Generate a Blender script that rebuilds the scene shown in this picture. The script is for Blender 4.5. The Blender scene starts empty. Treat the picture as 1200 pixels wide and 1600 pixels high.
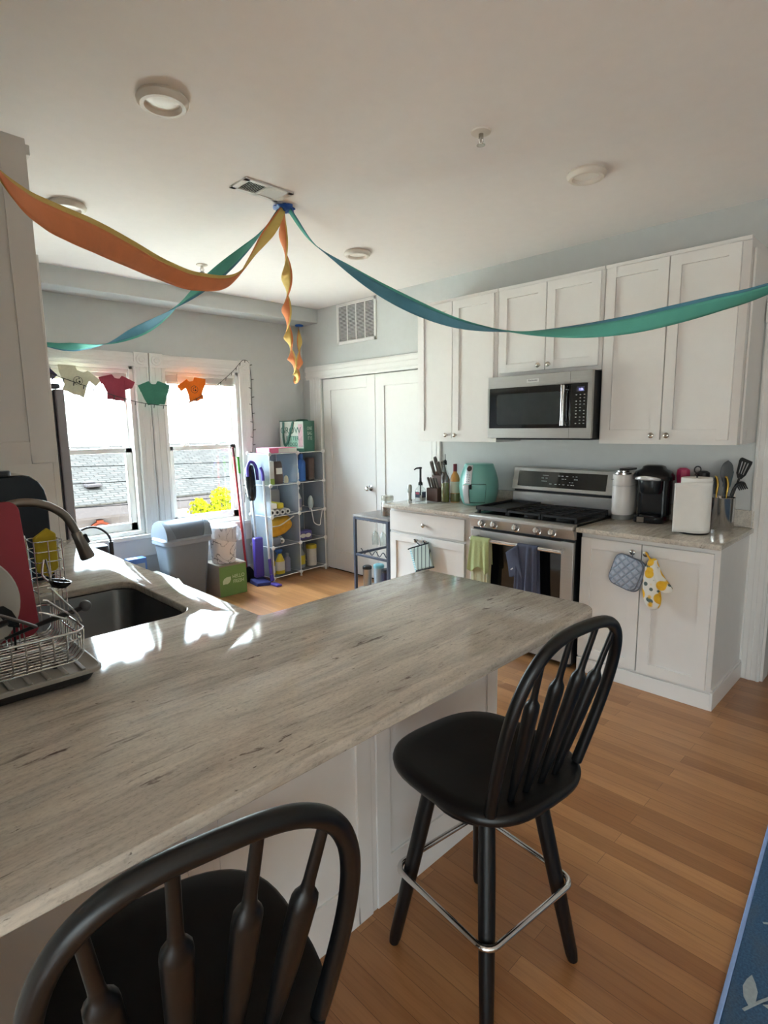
import bpy, bmesh, math, random
from mathutils import Vector, Matrix
C = bpy.context.scene
COL = C.collection
PI = math.pi
random.seed(7)

# ------------------------------------------------------------------ camera, sky, exposure
cam_data = bpy.data.cameras.new('camera')
cam = bpy.data.objects.new('camera', cam_data)
COL.objects.link(cam)
cam_data.sensor_fit = 'VERTICAL'
cam_data.sensor_height = 24.0
cam_data.lens = 884.83 / 1600 * 24.0
cam_data.clip_start = 0.02
cam_data.clip_end = 200
yw, pt, rl = (math.radians(a) for a in (44.687, -8.62, -0.763))
F = Vector((math.sin(yw) * math.cos(pt), math.cos(yw) * math.cos(pt), math.sin(pt)))
r0 = Vector((math.cos(yw), -math.sin(yw), 0))
u0 = r0.cross(F)
RX = r0 * math.cos(rl) + u0 * math.sin(rl)
UY = -r0 * math.sin(rl) + u0 * math.cos(rl)
cam.matrix_world = Matrix(((RX.x, UY.x, -F.x, 0), (RX.y, UY.y, -F.y, 0), (RX.z, UY.z, -F.z, 1.5256), (0, 0, 0, 1)))
C.camera = cam

world = bpy.data.worlds.new('sky')
C.world = world
world.use_nodes = True
wn = world.node_tree.nodes
wn.clear()
w_out = wn.new('ShaderNodeOutputWorld')
w_bg = wn.new('ShaderNodeBackground')
w_tc = wn.new('ShaderNodeTexCoord')
w_sep = wn.new('ShaderNodeSeparateXYZ')
w_ramp = wn.new('ShaderNodeValToRGB')
w_side = wn.new('ShaderNodeMapRange')
# bright hazy sky: the sun stands behind the haze on the window side, so that half of the sky is far brighter
SKY_WINDOW_SIDE, SKY_OTHER_SIDE = 14.5, 7.5
w_side.interpolation_type = 'SMOOTHSTEP'
w_side.inputs['From Min'].default_value = -0.1
w_side.inputs['From Max'].default_value = 0.75
w_side.inputs['To Min'].default_value = SKY_OTHER_SIDE
w_side.inputs['To Max'].default_value = SKY_WINDOW_SIDE
w_ramp.color_ramp.elements[0].position = 0.0
w_ramp.color_ramp.elements[0].color = (0.93, 0.97, 1.0, 1)
w_ramp.color_ramp.elements[1].position = 0.15
w_ramp.color_ramp.elements[1].color = (0.76, 0.88, 1.0, 1)
e = w_ramp.color_ramp.elements.new(1.0)
e.color = (0.66, 0.82, 1.0, 1)
wl = world.node_tree.links
wl.new(w_tc.outputs['Generated'], w_sep.inputs[0])
wl.new(w_sep.outputs['Z'], w_ramp.inputs['Fac'])
wl.new(w_sep.outputs['Y'], w_side.inputs['Value'])
wl.new(w_ramp.outputs['Color'], w_bg.inputs['Color'])
w_elev = wn.new('ShaderNodeMapRange')     # thicker haze near the horizon is dimmer than the sky higher up
w_elev.interpolation_type = 'SMOOTHSTEP'
w_elev.inputs['From Min'].default_value = 0.12
w_elev.inputs['From Max'].default_value = 0.60
w_elev.inputs['To Min'].default_value = 0.36
w_elev.inputs['To Max'].default_value = 1.95
wl.new(w_sep.outputs['Z'], w_elev.inputs['Value'])
w_mul = wn.new('ShaderNodeMath')
w_mul.operation = 'MULTIPLY'
wl.new(w_side.outputs[0], w_mul.inputs[0])
wl.new(w_elev.outputs[0], w_mul.inputs[1])
wl.new(w_mul.outputs[0], w_bg.inputs['Strength'])
wl.new(w_bg.outputs[0], w_out.inputs[0])

C.view_settings.view_transform = 'Standard'
C.view_settings.look = 'None'
C.view_settings.gamma = 1.0
C.view_settings.use_curve_mapping = False
C.view_settings.exposure = 1.82
C.cycles.max_bounces = 10
C.cycles.diffuse_bounces = 6
C.cycles.glossy_bounces = 5
C.cycles.transmission_bounces = 6
C.cycles.transparent_max_bounces = 16
C.cycles.caustics_reflective = False
C.cycles.caustics_refractive = False
C.cycles.use_denoising = True
C.cycles.sample_clamp_indirect = 6.0

def portal(name, loc, rot, sx, sy):
    # sampling guide for the daylight that enters this window opening; it gives off no light itself
    d = bpy.data.lights.new(name, 'AREA')
    d.shape = 'RECTANGLE'
    d.size = sx
    d.size_y = sy
    d.cycles.is_portal = True
    o = bpy.data.objects.new(name, d)
    COL.objects.link(o)
    o.location = loc
    o.rotation_euler = rot
portal('window_portal', (1.605, 5.20, 1.34), (math.radians(-90), 0, 0), 0.80, 1.46)
portal('window_portal', (2.625, 5.20, 1.34), (math.radians(-90), 0, 0), 0.80, 1.46)
portal('window_portal', (-2.62, -1.775, 1.0), (math.radians(90), 0, math.radians(-90)), 3.27, 1.42)

# ------------------------------------------------------------------ materials
def lin(h):
    h = h.lstrip('#')
    v = [int(h[i:i + 2], 16) / 255 for i in (0, 2, 4)]
    return tuple((c / 12.92 if c <= 0.04045 else ((c + 0.055) / 1.055) ** 2.4) for c in v) + (1,)

class N:
    """small helper around a material's node tree"""
    def __init__(s, name):
        s.m = bpy.data.materials.new(name)
        s.m.use_nodes = True
        s.t = s.m.node_tree
        s.t.nodes.clear()
        s.out = s.t.nodes.new('ShaderNodeOutputMaterial')
        s.b = s.t.nodes.new('ShaderNodeBsdfPrincipled')
        s.l(s.b.outputs[0], s.out.inputs[0])
    def l(s, a, b):
        s.t.links.new(a, b)
    def n(s, kind, **kw):
        x = s.t.nodes.new('ShaderNode' + kind)
        for k, v in kw.items():
            if k in x.inputs:
                x.inputs[k].default_value = v
            else:
                setattr(x, k, v)
        return x
    def coord(s, scale=(1, 1, 1), rot=(0, 0, 0), which='Object'):
        tc = s.n('TexCoord')
        mp = s.n('Mapping')
        mp.inputs['Scale'].default_value = scale
        mp.inputs['Rotation'].default_value = rot
        s.l(tc.outputs[which], mp.inputs['Vector'])
        return mp.outputs['Vector']
    def noise(s, vec, scale, detail=4, rough=0.55, dist=0.0):
        x = s.n('TexNoise', Scale=scale, Detail=detail, Roughness=rough, Distortion=dist)
        s.l(vec, x.inputs['Vector'])
        return x.outputs['Fac']
    def ramp(s, fac, stops):
        x = s.n('ValToRGB')
        el = x.color_ramp.elements
        while len(el) < len(stops):
            el.new(0.5)
        for q, (p, c) in zip(el, stops):
            q.position = p
            q.color = c if len(c) == 4 else tuple(c) + (1,)
        s.l(fac, x.inputs['Fac'])
        return x.outputs['Color']
    def mix(s, fac, a, b, mode='MIX'):
        x = s.n('Mix', data_type='RGBA', blend_type=mode)
        for sock, v in ((x.inputs[0], fac), (x.inputs[6], a), (x.inputs[7], b)):
            if hasattr(v, 'links') or hasattr(v, 'is_linked'):
                s.l(v, sock)
            else:
                sock.default_value = v
        return x.outputs[2]
    def bump(s, h, strength, dist=0.002):
        x = s.n('Bump', Strength=strength, Distance=dist)
        s.l(h, x.inputs['Height'])
        s.l(x.outputs[0], s.b.inputs['Normal'])

MATS = {}
def mat(name, hexcol, rough=0.5, metal=0.0, var=0.05, scale=14.0, bump=0.0, bscale=60.0, stretch=(1, 1, 1), spec=None, sheen=0.0, alpha=None, coat=0.0):
    if name in MATS:
        return MATS[name]
    k = N(name)
    c = lin(hexcol)
    v = k.coord(stretch)
    f = k.noise(v, scale)
    lo = tuple(x * (1 - var) for x in c[:3]) + (1,)
    hi = tuple(min(1, x * (1 + var)) for x in c[:3]) + (1,)
    k.l(k.ramp(f, [(0.3, lo), (0.7, hi)]), k.b.inputs['Base Color'])
    k.b.inputs['Roughness'].default_value = rough
    k.b.inputs['Metallic'].default_value = metal
    if spec is not None:
        k.b.inputs['Specular IOR Level'].default_value = spec
    if sheen:
        k.b.inputs['Sheen Weight'].default_value = sheen
    if coat:
        k.b.inputs['Coat Weight'].default_value = coat
    if bump:
        k.bump(k.noise(v, bscale, 3), bump)
    if alpha is not None:
        k.b.inputs['Alpha'].default_value = alpha
    MATS[name] = k.m
    return k.m

def glass(name, tint='#ffffff', gloss=0.08, rough=0.02, extra=0.0):
    # thin clear pane: what lies behind shows through, with a fresnel reflection
    if name in MATS:
        return MATS[name]
    k = N(name)
    tr = k.n('BsdfTransparent', Color=lin(tint))
    gl = k.n('BsdfGlossy', Roughness=rough)
    fr = k.n('LayerWeight', Blend=0.5)
    pw = k.n('Math', operation='POWER')
    pw.inputs[1].default_value = 4.0
    k.l(fr.outputs['Facing'], pw.inputs[0])
    ad = k.n('Math', operation='MULTIPLY_ADD')
    ad.inputs[1].default_value = 0.8
    ad.inputs[2].default_value = 0.04 + extra
    k.l(pw.outputs[0], ad.inputs[0])
    mx = k.n('MixShader')
    k.l(ad.outputs[0], mx.inputs[0])
    k.l(tr.outputs[0], mx.inputs[1])
    k.l(gl.outputs[0], mx.inputs[2])
    k.l(mx.outputs[0], k.out.inputs[0])
    MATS[name] = k.m
    return k.m

def film(name, hexcol, opac, rough=0.35):
    # frosted / milky plastic sheet: part of the light goes straight through
    if name in MATS:
        return MATS[name]
    k = N(name)
    tr = k.n('BsdfTransparent')
    f = k.noise(k.coord(), 9.0)
    k.l(k.ramp(f, [(0.3, lin(hexcol)), (0.7, tuple(min(1, c * 1.08) for c in lin(hexcol)))]), k.b.inputs['Base Color'])
    k.b.inputs['Roughness'].default_value = rough
    tl = k.n('BsdfTranslucent', Color=lin(hexcol))
    m1 = k.n('MixShader')
    m1.inputs[0].default_value = 0.45
    k.l(k.b.outputs[0], m1.inputs[1])
    k.l(tl.outputs[0], m1.inputs[2])
    mx = k.n('MixShader')
    mx.inputs[0].default_value = opac
    k.l(tr.outputs[0], mx.inputs[1])
    k.l(m1.outputs[0], mx.inputs[2])
    k.l(mx.outputs[0], k.out.inputs[0])
    MATS[name] = k.m
    return k.m

def granite(name):
    k = N(name)
    ro = (0, 0, math.radians(-4))
    warp = k.noise(k.coord((0.8, 1.5, 1.5)), 1.8, 3)
    def warped(scale, amt):
        wv = k.n('VectorMath', operation='MULTIPLY_ADD')
        wv.inputs[1].default_value = amt
        k.l(warp, wv.inputs[0])
        k.l(k.coord(scale, ro), wv.inputs[2])
        return wv.outputs[0]
    # broad soft bands, then fine grain drawn out along the slab
    band = k.noise(warped((0.45, 5.5, 5.5), (0.2, 0.9, 0.9)), 2.2, 5, 0.6, 0.1)
    col = k.ramp(band, [(0.25, lin('#aca69d')), (0.42, lin('#c0b9af')), (0.55, lin('#d0c9be')), (0.70, lin('#bdb9b2')), (0.85, lin('#ccc5b9'))])
    fine = k.noise(warped((5.0, 46, 46), (0.5, 3.5, 3.5)), 1.6, 6, 0.72, 0.15)
    col = k.mix(0.85, col, k.ramp(fine, [(0.28, (0.66, 0.64, 0.62)), (0.46, (0.95, 0.94, 0.92)), (0.62, (1.10, 1.09, 1.06)), (0.8, (0.90, 0.90, 0.89))]), 'MULTIPLY')
    grit = k.noise(k.coord((90, 170, 170)), 1.0, 3, 0.7)
    col = k.mix(0.8, col, k.ramp(grit, [(0.30, (0.74, 0.73, 0.72)), (0.48, (1, 1, 1)), (0.70, (1.08, 1.08, 1.07))]), 'MULTIPLY')
    # thin dark streaks gathered in zones
    st = k.noise(warped((6.0, 52, 52), (0.4, 3.5, 3.5)), 1.25, 6, 0.66, 0.3)
    mask = k.ramp(st, [(0.575, (0, 0, 0)), (0.66, (0.75, 0.75, 0.75))])
    where = k.ramp(k.noise(warped((0.7, 5.5, 5.5), (0.3, 2, 2)), 2.0, 3), [(0.47, (0, 0, 0)), (0.60, (1, 1, 1))])
    col = k.mix(k.mix(1.0, mask, where, 'MULTIPLY'), col, lin('#655d57'))
    # burgundy garnet blotches and dark flecks
    bl = k.noise(warped((9, 34, 34), (1, 4, 4)), 1.3, 5, 0.62, 0.4)
    zone = k.ramp(k.noise(k.coord((1.2, 4, 4), ro), 1.7, 2), [(0.48, (0, 0, 0)), (0.60, (1, 1, 1))])
    col = k.mix(k.mix(1.0, k.ramp(bl, [(0.625, (0, 0, 0)), (0.68, (0.85, 0.85, 0.85))]), zone, 'MULTIPLY'), col, lin('#534441'))
    fl = k.noise(k.coord((38, 95, 95), ro), 1.0, 3, 0.6)
    col = k.mix(k.ramp(fl, [(0.68, (0, 0, 0)), (0.74, (0.8, 0.8, 0.8))]), col, lin('#5a514c'))
    k.l(col, k.b.inputs['Base Color'])
    k.l(k.ramp(k.noise(k.coord((1, 1, 1)), 6.0, 6, 0.7), [(0.4, (0.07, 0.07, 0.07)), (0.75, (0.10, 0.10, 0.10))]), k.b.inputs['Roughness'])
    k.b.inputs['Specular IOR Level'].default_value = 0.25
    MATS[name] = k.m
    return k.m

def oak_floor(name):
    k = N(name)
    v = k.coord((1, 1, 1), (0, 0, math.radians(90)))
    br = k.n('TexBrick')
    br.offset = 0.37
    br.offset_frequency = 2
    k.l(v, br.inputs['Vector'])
    br.inputs['Scale'].default_value = 1.0
    br.inputs['Brick Width'].default_value = 1.05
    br.inputs['Row Height'].default_value = 0.070
    br.inputs['Mortar Size'].default_value = 0.0006
    br.inputs['Mortar Smooth'].default_value = 0.1
    br.inputs['Bias'].default_value = 0.0
    br.inputs['Color1'].default_value = lin('#b88658')
    br.inputs['Color2'].default_value = lin('#99683f')
    br.inputs['Mortar'].default_value = lin('#5a3b22')
    grain = k.noise(k.coord((38, 1.6, 1)), 1.6, 6, 0.65, 1.2)
    g = k.ramp(grain, [(0.30, (0.72, 0.66, 0.60)), (0.55, (1, 1, 1)), (0.8, (1.0, 0.97, 0.92))])
    col = k.mix(0.75, br.outputs['Color'], g, 'MULTIPLY')
    big = k.ramp(k.noise(k.coord((9, 0.9, 1)), 1.3, 3), [(0.3, (0.86, 0.80, 0.76)), (0.7, (1.05, 1.04, 1.0))])
    col = k.mix(0.8, col, big, 'MULTIPLY')
    k.l(col, k.b.inputs['Base Color'])
    k.b.inputs['Roughness'].default_value = 0.33
    k.b.inputs['Coat Weight'].default_value = 0.15
    k.b.inputs['Coat Roughness'].default_value = 0.25
    k.bump(br.outputs['Fac'], 0.15, 0.001)
    MATS[name] = k.m
    return k.m

def shingle(name):
    k = N(name)
    v = k.coord()
    br = k.n('TexBrick')
    k.l(v, br.inputs['Vector'])
    br.inputs['Scale'].default_value = 1.0
    br.inputs['Brick Width'].default_value = 0.34
    br.inputs['Row Height'].default_value = 0.15
    br.inputs['Mortar Size'].default_value = 0.018
    br.inputs['Color1'].default_value = lin('#302c29')
    br.inputs['Color2'].default_value = lin('#37332f')
    br.inputs['Mortar'].default_value = lin('#25221f')
    k.l(k.mix(0.5, br.outputs['Color'], k.ramp(k.noise(v, 3.0), [(0.3, (0.8, 0.8, 0.8)), (0.7, (1.1, 1.1, 1.1))]), 'MULTIPLY'), k.b.inputs['Base Color'])
    k.b.inputs['Roughness'].default_value = 1.0
    k.b.inputs['Specular IOR Level'].default_value = 0.0
    MATS[name] = k.m
    return k.m

def striped(name, a, b, scale, axis=0, duty=0.5, rough=0.9):
    k = N(name)
    v = k.coord()
    sp = k.n('SeparateXYZ')
    k.l(v, sp.inputs[0])
    m1 = k.n('Math', operation='MULTIPLY')
    m1.inputs[1].default_value = scale
    k.l(sp.outputs[axis], m1.inputs[0])
    m2 = k.n('Math', operation='FRACT')
    k.l(m1.outputs[0], m2.inputs[0])
    k.l(k.ramp(m2.outputs[0], [(duty, lin(a)), (duty + 0.04, lin(b))]), k.b.inputs['Base Color'])
    k.b.inputs['Roughness'].default_value = rough
    MATS[name] = k.m
    return k.m

def marble(name):
    k = N(name)
    v = k.coord((1, 1, 1), (0.4, 0.3, 0.2))
    f = k.noise(v, 4.5, 4, 0.5, 1.6)
    k.l(k.ramp(f, [(0.0, lin('#f0ecea')), (0.478, lin('#e9e4e2')), (0.497, lin('#2f2b2b')), (0.512, lin('#e9e4e2')), (1.0, lin('#f2efed'))]), k.b.inputs['Base Color'])
    k.b.inputs['Roughness'].default_value = 0.4
    MATS[name] = k.m
    return k.m

def lemon_print(name):
    k = N(name)
    v = k.coord((1, 1, 1))
    vo = k.n('TexVoronoi', feature='F1', Scale=15.0, Randomness=0.55)
    k.l(v, vo.inputs['Vector'])
    lem = k.ramp(vo.outputs['Distance'], [(0.52, (1, 1, 1)), (0.56, (0, 0, 0))])
    v2 = k.n('TexVoronoi', feature='F1', Scale=22.0)
    k.l(k.coord((1, 1, 1), (0.3, 0.8, 0.5)), v2.inputs['Vector'])
    leaf = k.ramp(v2.outputs['Distance'], [(0.26, (1, 1, 1)), (0.31, (0, 0, 0))])
    col = k.mix(leaf, lin('#e7e4da'), lin('#5b6b66'))
    ye = k.ramp(k.noise(v, 30.0), [(0.3, lin('#e0a41f')), (0.7, lin('#f2c53a'))])
    col = k.mix(lem, col, ye)
    k.l(col, k.b.inputs['Base Color'])
    k.b.inputs['Roughness'].default_value = 0.9
    MATS[name] = k.m
    return k.m

def rug_mat(name):
    k = N(name)
    col = k.ramp(k.noise(k.coord((160, 160, 160)), 1.0, 2), [(0.3, lin('#2c4a66')), (0.7, lin('#3e6282'))])
    col = k.mix(k.ramp(k.noise(k.coord((4, 9, 1)), 1.4, 4), [(0.5, (0, 0, 0)), (0.75, (0.5, 0.5, 0.5))]), col, lin('#565c60'))
    k.l(col, k.b.inputs['Base Color'])
    k.b.inputs['Roughness'].default_value = 0.95
    k.bump(k.noise(k.coord((220, 220, 220)), 1.0, 2), 0.5, 0.003)
    MATS[name] = k.m
    return k.m

M_WALL = mat('wall_paint', '#c6c8c6', 0.75, var=0.015, bump=0.05, bscale=220)
M_CEIL = mat('ceiling_paint', '#f0eae6', 0.85, var=0.012)
M_TRIM = mat('trim_paint', '#e4e2de', 0.5, var=0.012)
M_CAB = mat('cabinet_paint', '#e6e3df', 0.38, var=0.012)
M_GRAN = granite('streaked_granite')
M_FLOOR = oak_floor('oak_strips')
M_STEEL = mat('brushed_steel', '#a9a59f', 0.32, 1.0, var=0.06, scale=6, stretch=(60, 1, 60))
M_STEELV = mat('brushed_steel_front', '#b4b2ae', 0.42, 0.82, var=0.04, scale=5, stretch=(40, 1, 60))
M_SINK = mat('sink_steel', '#75787a', 0.35, 1.0, var=0.05)
M_CHROME = mat('chrome', '#d8d8d8', 0.12, 1.0, var=0.02)
M_NICKEL = mat('satin_nickel', '#b9b2a8', 0.25, 1.0, var=0.03)
M_FAUCET = mat('dark_nickel', '#8a837c', 0.3, 1.0, var=0.03)
M_BGLASS = mat('black_glass', '#0c0d0f', 0.06, 0, var=0.05, spec=0.6)
M_BLACK = mat('black_plastic', '#15171a', 0.42, var=0.1)
M_BLACKG = mat('gloss_black_plastic', '#0d0f12', 0.18, var=0.1)
M_IRON = mat('cast_iron', '#1b1c1e', 0.6, var=0.15, bump=0.15, bscale=150)
M_STOOL = mat('black_stool_paint', '#090a0c', 0.36, var=0.3, scale=30, bump=0.06, bscale=40, spec=0.4)
M_WHITE = mat('white_plastic', '#e6e6e4', 0.35, var=0.01)
M_PAPER = mat('paper', '#e9e7e2', 0.95, var=0.02, bump=0.25, bscale=120)
M_PANE = glass('window_glass', '#f4f8f7')
M_CLEAR = glass('clear_glass', '#f7faf9', extra=0.03)
M_DARKGAP = mat('dark_gap', '#171513', 0.9)

# ------------------------------------------------------------------ mesh building
OM = {}     # object name -> world matrix of its frame

class MB:
    def __init__(s):
        s.bm = bmesh.new()
    def _f(s, vs):
        try:
            return s.bm.faces.new(vs)
        except ValueError:
            return None
    def obox(s, c, a, b, d):
        c, a, b, d = Vector(c), Vector(a), Vector(b), Vector(d)
        v = [s.bm.verts.new(c + a * i + b * j + d * k) for i in (-1, 1) for j in (-1, 1) for k in (-1, 1)]
        for q in ((0, 1, 3, 2), (4, 6, 7, 5), (0, 4, 5, 1), (2, 3, 7, 6), (0, 2, 6, 4), (1, 5, 7, 3)):
            s._f([v[i] for i in q])
        return s
    def box(s, x0, x1, y0, y1, z0, z1):
        return s.obox(((x0 + x1) / 2, (y0 + y1) / 2, (z0 + z1) / 2), (abs(x1 - x0) / 2, 0, 0), (0, abs(y1 - y0) / 2, 0), (0, 0, abs(z1 - z0) / 2))
    def tube(s, pts, r, n=10, closed=False, cap=True, flat=1.0, up=None):
        pts = [Vector(p) for p in pts]
        m = len(pts)
        rr = r if isinstance(r, (list, tuple)) else [r] * m
        tang = []
        for i in range(m):
            if closed:
                t = pts[(i + 1) % m] - pts[i - 1]
            else:
                t = pts[min(i + 1, m - 1)] - pts[max(i - 1, 0)]
            tang.append(t.normalized() if t.length > 1e-9 else Vector((0, 0, 1)))
        nrm = Vector(up) if up is not None else (Vector((0, 0, 1)) if abs(tang[0].z) < 0.9 else Vector((1, 0, 0)))
        rings = []
        for i in range(m):
            t = tang[i]
            ref = Vector(up) if up is not None else nrm
            nn = ref - t * ref.dot(t)
            if nn.length < 1e-6:
                nn = t.orthogonal()
            nn.normalize()
            nrm = nn
            bb = t.cross(nn)
            rings.append([s.bm.verts.new(pts[i] + (nn * math.cos(2 * PI * j / n) * flat + bb * math.sin(2 * PI * j / n)) * rr[i]) for j in range(n)])
        for i in range(m if closed else m - 1):
            a, b = rings[i], rings[(i + 1) % m]
            for j in range(n):
                s._f((a[j], a[(j + 1) % n], b[(j + 1) % n], b[j]))
        if cap and not closed:
            s._f(list(reversed(rings[0])))
            s._f(rings[-1])
        return s
    def cyl(s, p0, p1, r0, r1=None, n=20):
        return s.tube([p0, p1], [r0, r0 if r1 is None else r1], n)
    def lathe(s, prof, c=(0, 0, 0), n=28, axis=(0, 0, 1), sx=1.0, sy=1.0, rot=0.0):
        q = Vector((0, 0, 1)).rotation_difference(Vector(axis)).to_matrix()
        c = Vector(c)
        rings = []
        for r, z in prof:
            if r < 1e-6:
                rings.append([s.bm.verts.new(c + q @ Vector((0, 0, z)))])
            else:
                rings.append([s.bm.verts.new(c + q @ Vector((r * sx * math.cos(2 * PI * j / n + rot), r * sy * math.sin(2 * PI * j / n + rot), z))) for j in range(n)])
        for a, b in zip(rings, rings[1:]):
            if len(a) == 1 and len(b) == 1:
                continue
            for j in range(n):
                k = (j + 1) % n
                if len(a) == 1:
                    s._f((a[0], b[k], b[j]))
                elif len(b) == 1:
                    s._f((a[j], a[k], b[0]))
                else:
                    s._f((a[j], a[k], b[k], b[j]))
        return s
    def loft(s, loops, cap0=True, cap1=True):
        rings = [[s.bm.verts.new(Vector(p)) for p in lp] for lp in loops]
        n = len(rings[0])
        for a, b in zip(rings, rings[1:]):
            for j in range(n):
                s._f((a[j], a[(j + 1) % n], b[(j + 1) % n], b[j]))
        if cap0:
            s._f(list(reversed(rings[0])))
        if cap1:
            s._f(rings[-1])
        return s
    def prism(s, poly, O, A, B, D):
        # polygon in the (A, B) plane at O, thickness vector D
        O, A, B, D = Vector(O), Vector(A), Vector(B), Vector(D)
        return s.loft([[O + A * x + B * y for x, y in poly], [O + A * x + B * y + D for x, y in poly]])
    def grid(s, fn, nu, nv, closed_u=False):
        g = [[s.bm.verts.new(Vector(fn(i / (nu if closed_u else nu - 1), j / (nv - 1)))) for j in range(nv)] for i in range(nu)]
        for i in range(nu if closed_u else nu - 1):
            for j in range(nv - 1):
                k = (i + 1) % nu
                s._f((g[i][j], g[k][j], g[k][j + 1], g[i][j + 1]))
        return s
    def ball(s, c, r, sc=(1, 1, 1), nu=16, nv=10):
        c = Vector(c)
        prof = [(math.sin(PI * j / nv), -math.cos(PI * j / nv)) for j in range(nv + 1)]
        rings = []
        for pr, pz in prof:
            if pr < 1e-6:
                rings.append([s.bm.verts.new(c + Vector((0, 0, pz * r * sc[2])))])
            else:
                rings.append([s.bm.verts.new(c + Vector((pr * r * sc[0] * math.cos(2 * PI * i / nu), pr * r * sc[1] * math.sin(2 * PI * i / nu), pz * r * sc[2]))) for i in range(nu)])
        for a, b in zip(rings, rings[1:]):
            for j in range(nu):
                k = (j + 1) % nu
                if len(a) == 1:
                    s._f((a[0], b[k], b[j]))
                elif len(b) == 1:
                    s._f((a[j], a[k], b[0]))
                else:
                    s._f((a[j], a[k], b[k], b[j]))
        return s
    def build(s, name, m, parent=None, bevel=0.0, smooth=True, solid=0.0, local=False, ang=38, subsurf=0, seg=2):
        bmesh.ops.remove_doubles(s.bm, verts=s.bm.verts, dist=1e-6)
        bmesh.ops.recalc_face_normals(s.bm, faces=s.bm.faces)
        if parent is not None:
            mw = OM[parent.name]
            if not local:
                bmesh.ops.transform(s.bm, matrix=mw.inverted(), verts=s.bm.verts)
            frame = mw
            loc = None
        else:
            xs = [v.co for v in s.bm.verts]
            lo = Vector((min(v.x for v in xs), min(v.y for v in xs), min(v.z for v in xs)))
            hi = Vector((max(v.x for v in xs), max(v.y for v in xs), max(v.z for v in xs)))
            loc = Vector(((lo.x + hi.x) / 2, (lo.y + hi.y) / 2, lo.z))
            bmesh.ops.translate(s.bm, vec=-loc, verts=s.bm.verts)
            frame = Matrix.Translation(loc)
        me = bpy.data.meshes.new(name)
        s.bm.to_mesh(me)
        s.bm.free()
        me.polygons.foreach_set('use_smooth', [smooth] * len(me.polygons))
        if smooth:
            me.set_sharp_from_angle(angle=math.radians(ang))
        for x in (m if isinstance(m, (list, tuple)) else [m]):
            me.materials.append(x)
        o = bpy.data.objects.new(name, me)
        COL.objects.link(o)
        if parent is not None:
            o.parent = parent
        else:
            o.location = loc
        OM[o.name] = frame
        if solid:
            md = o.modifiers.new('thickness', 'SOLIDIFY')
            md.thickness = solid
            md.offset = 0
        if bevel:
            md = o.modifiers.new('edges', 'BEVEL')
            md.width = bevel
            md.segments = seg
            md.limit_method = 'ANGLE'
            md.angle_limit = math.radians(40)
        if subsurf:
            md = o.modifiers.new('smooth', 'SUBSURF')
            md.levels = md.render_levels = subsurf
        return o

def tag(o, label, cat, group=None, kind=None):
    if label:
        o['label'] = label
    if cat:
        o['category'] = cat
    if group:
        o['group'] = group
    if kind:
        o['kind'] = kind
    return o

def thing(name, label, cat, loc, rotz=0.0, group=None, kind=None):
    o = bpy.data.objects.new(name, None)
    o.empty_display_size = 0.1
    COL.objects.link(o)
    o.location = loc
    o.rotation_euler = (0, 0, rotz)
    OM[o.name] = Matrix.Translation(Vector(loc)) @ Matrix.Rotation(rotz, 4, 'Z')
    return tag(o, label, cat, group, kind)

def struct(o):
    o['kind'] = 'structure'
    return o

def copy_tree(o, loc=None, rotz=None, label=None, parent=None):
    c = o.copy()
    COL.objects.link(c)
    if parent is not None:
        c.parent = parent
    if loc is not None:
        c.location = loc
    if rotz is not None:
        c.rotation_euler = (0, 0, rotz)
    if label:
        c['label'] = label
    for ch in list(o.children):
        copy_tree(ch, parent=c)
    if parent is None:
        OM[c.name] = Matrix.Translation(Vector(c.location)) @ Matrix.Rotation(c.rotation_euler.z, 4, 'Z')
    return c

def catmull(pts, per=8):
    P = [Vector(p) for p in pts]
    P = [P[0] * 2 - P[1]] + P + [P[-1] * 2 - P[-2]]
    out = []
    for i in range(1, len(P) - 2):
        for k in range(per):
            t = k / per
            a, b, c, d = P[i - 1], P[i], P[i + 1], P[i + 2]
            out.append(0.5 * ((2 * b) + (c - a) * t + (2 * a - 5 * b + 4 * c - d) * t * t + (-a + 3 * b - 3 * c + d) * t * t * t))
    out.append(P[-2])
    return out

def rrect(w, h, r, n=6, cx=0.0, cy=0.0):
    p = []
    for (sx, sy, a0) in ((1, 1, 0), (-1, 1, 90), (-1, -1, 180), (1, -1, 270)):
        for i in range(n + 1):
            a = math.radians(a0 + 90 * i / n)
            p.append((cx + sx * (w / 2 - r) + r * math.cos(a), cy + sy * (h / 2 - r) + r * math.sin(a)))
    return p

def sup(w, h, e=3.0, n=40):
    p = []
    for i in range(n):
        a = 2 * PI * i / n
        c, s_ = math.cos(a), math.sin(a)
        p.append((w * math.copysign(abs(c) ** (2 / e), c), h * math.copysign(abs(s_) ** (2 / e), s_)))
    return p

def lettering(text, m, parent, O, right, up, height, depth=0.0006, align='CENTER', squeeze=1.0, name='lettering'):
    cu = bpy.data.curves.new('tmp_text', 'FONT')
    cu.body = text
    cu.size = 1.0
    cu.align_x = align
    cu.align_y = 'CENTER'
    cu.extrude = 0.02
    t = bpy.data.objects.new('tmp_text', cu)
    COL.objects.link(t)
    dg = bpy.context.evaluated_depsgraph_get()
    me = bpy.data.meshes.new_from_object(t.evaluated_get(dg))
    COL.objects.unlink(t)
    bpy.data.objects.remove(t)
    bpy.data.curves.remove(cu)
    right, up = Vector(right).normalized(), Vector(up).normalized()
    nn = right.cross(up)
    k = height / 0.72
    mb = MB()
    mb.bm.from_mesh(me)
    bpy.data.meshes.remove(me)
    for v in mb.bm.verts:
        x, y, z = v.co
        v.co = Vector(O) + right * (x * k * squeeze) + up * (y * k) + nn * (z / 0.02 * depth)
    return mb.build(name, m, parent, smooth=False)

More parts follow.
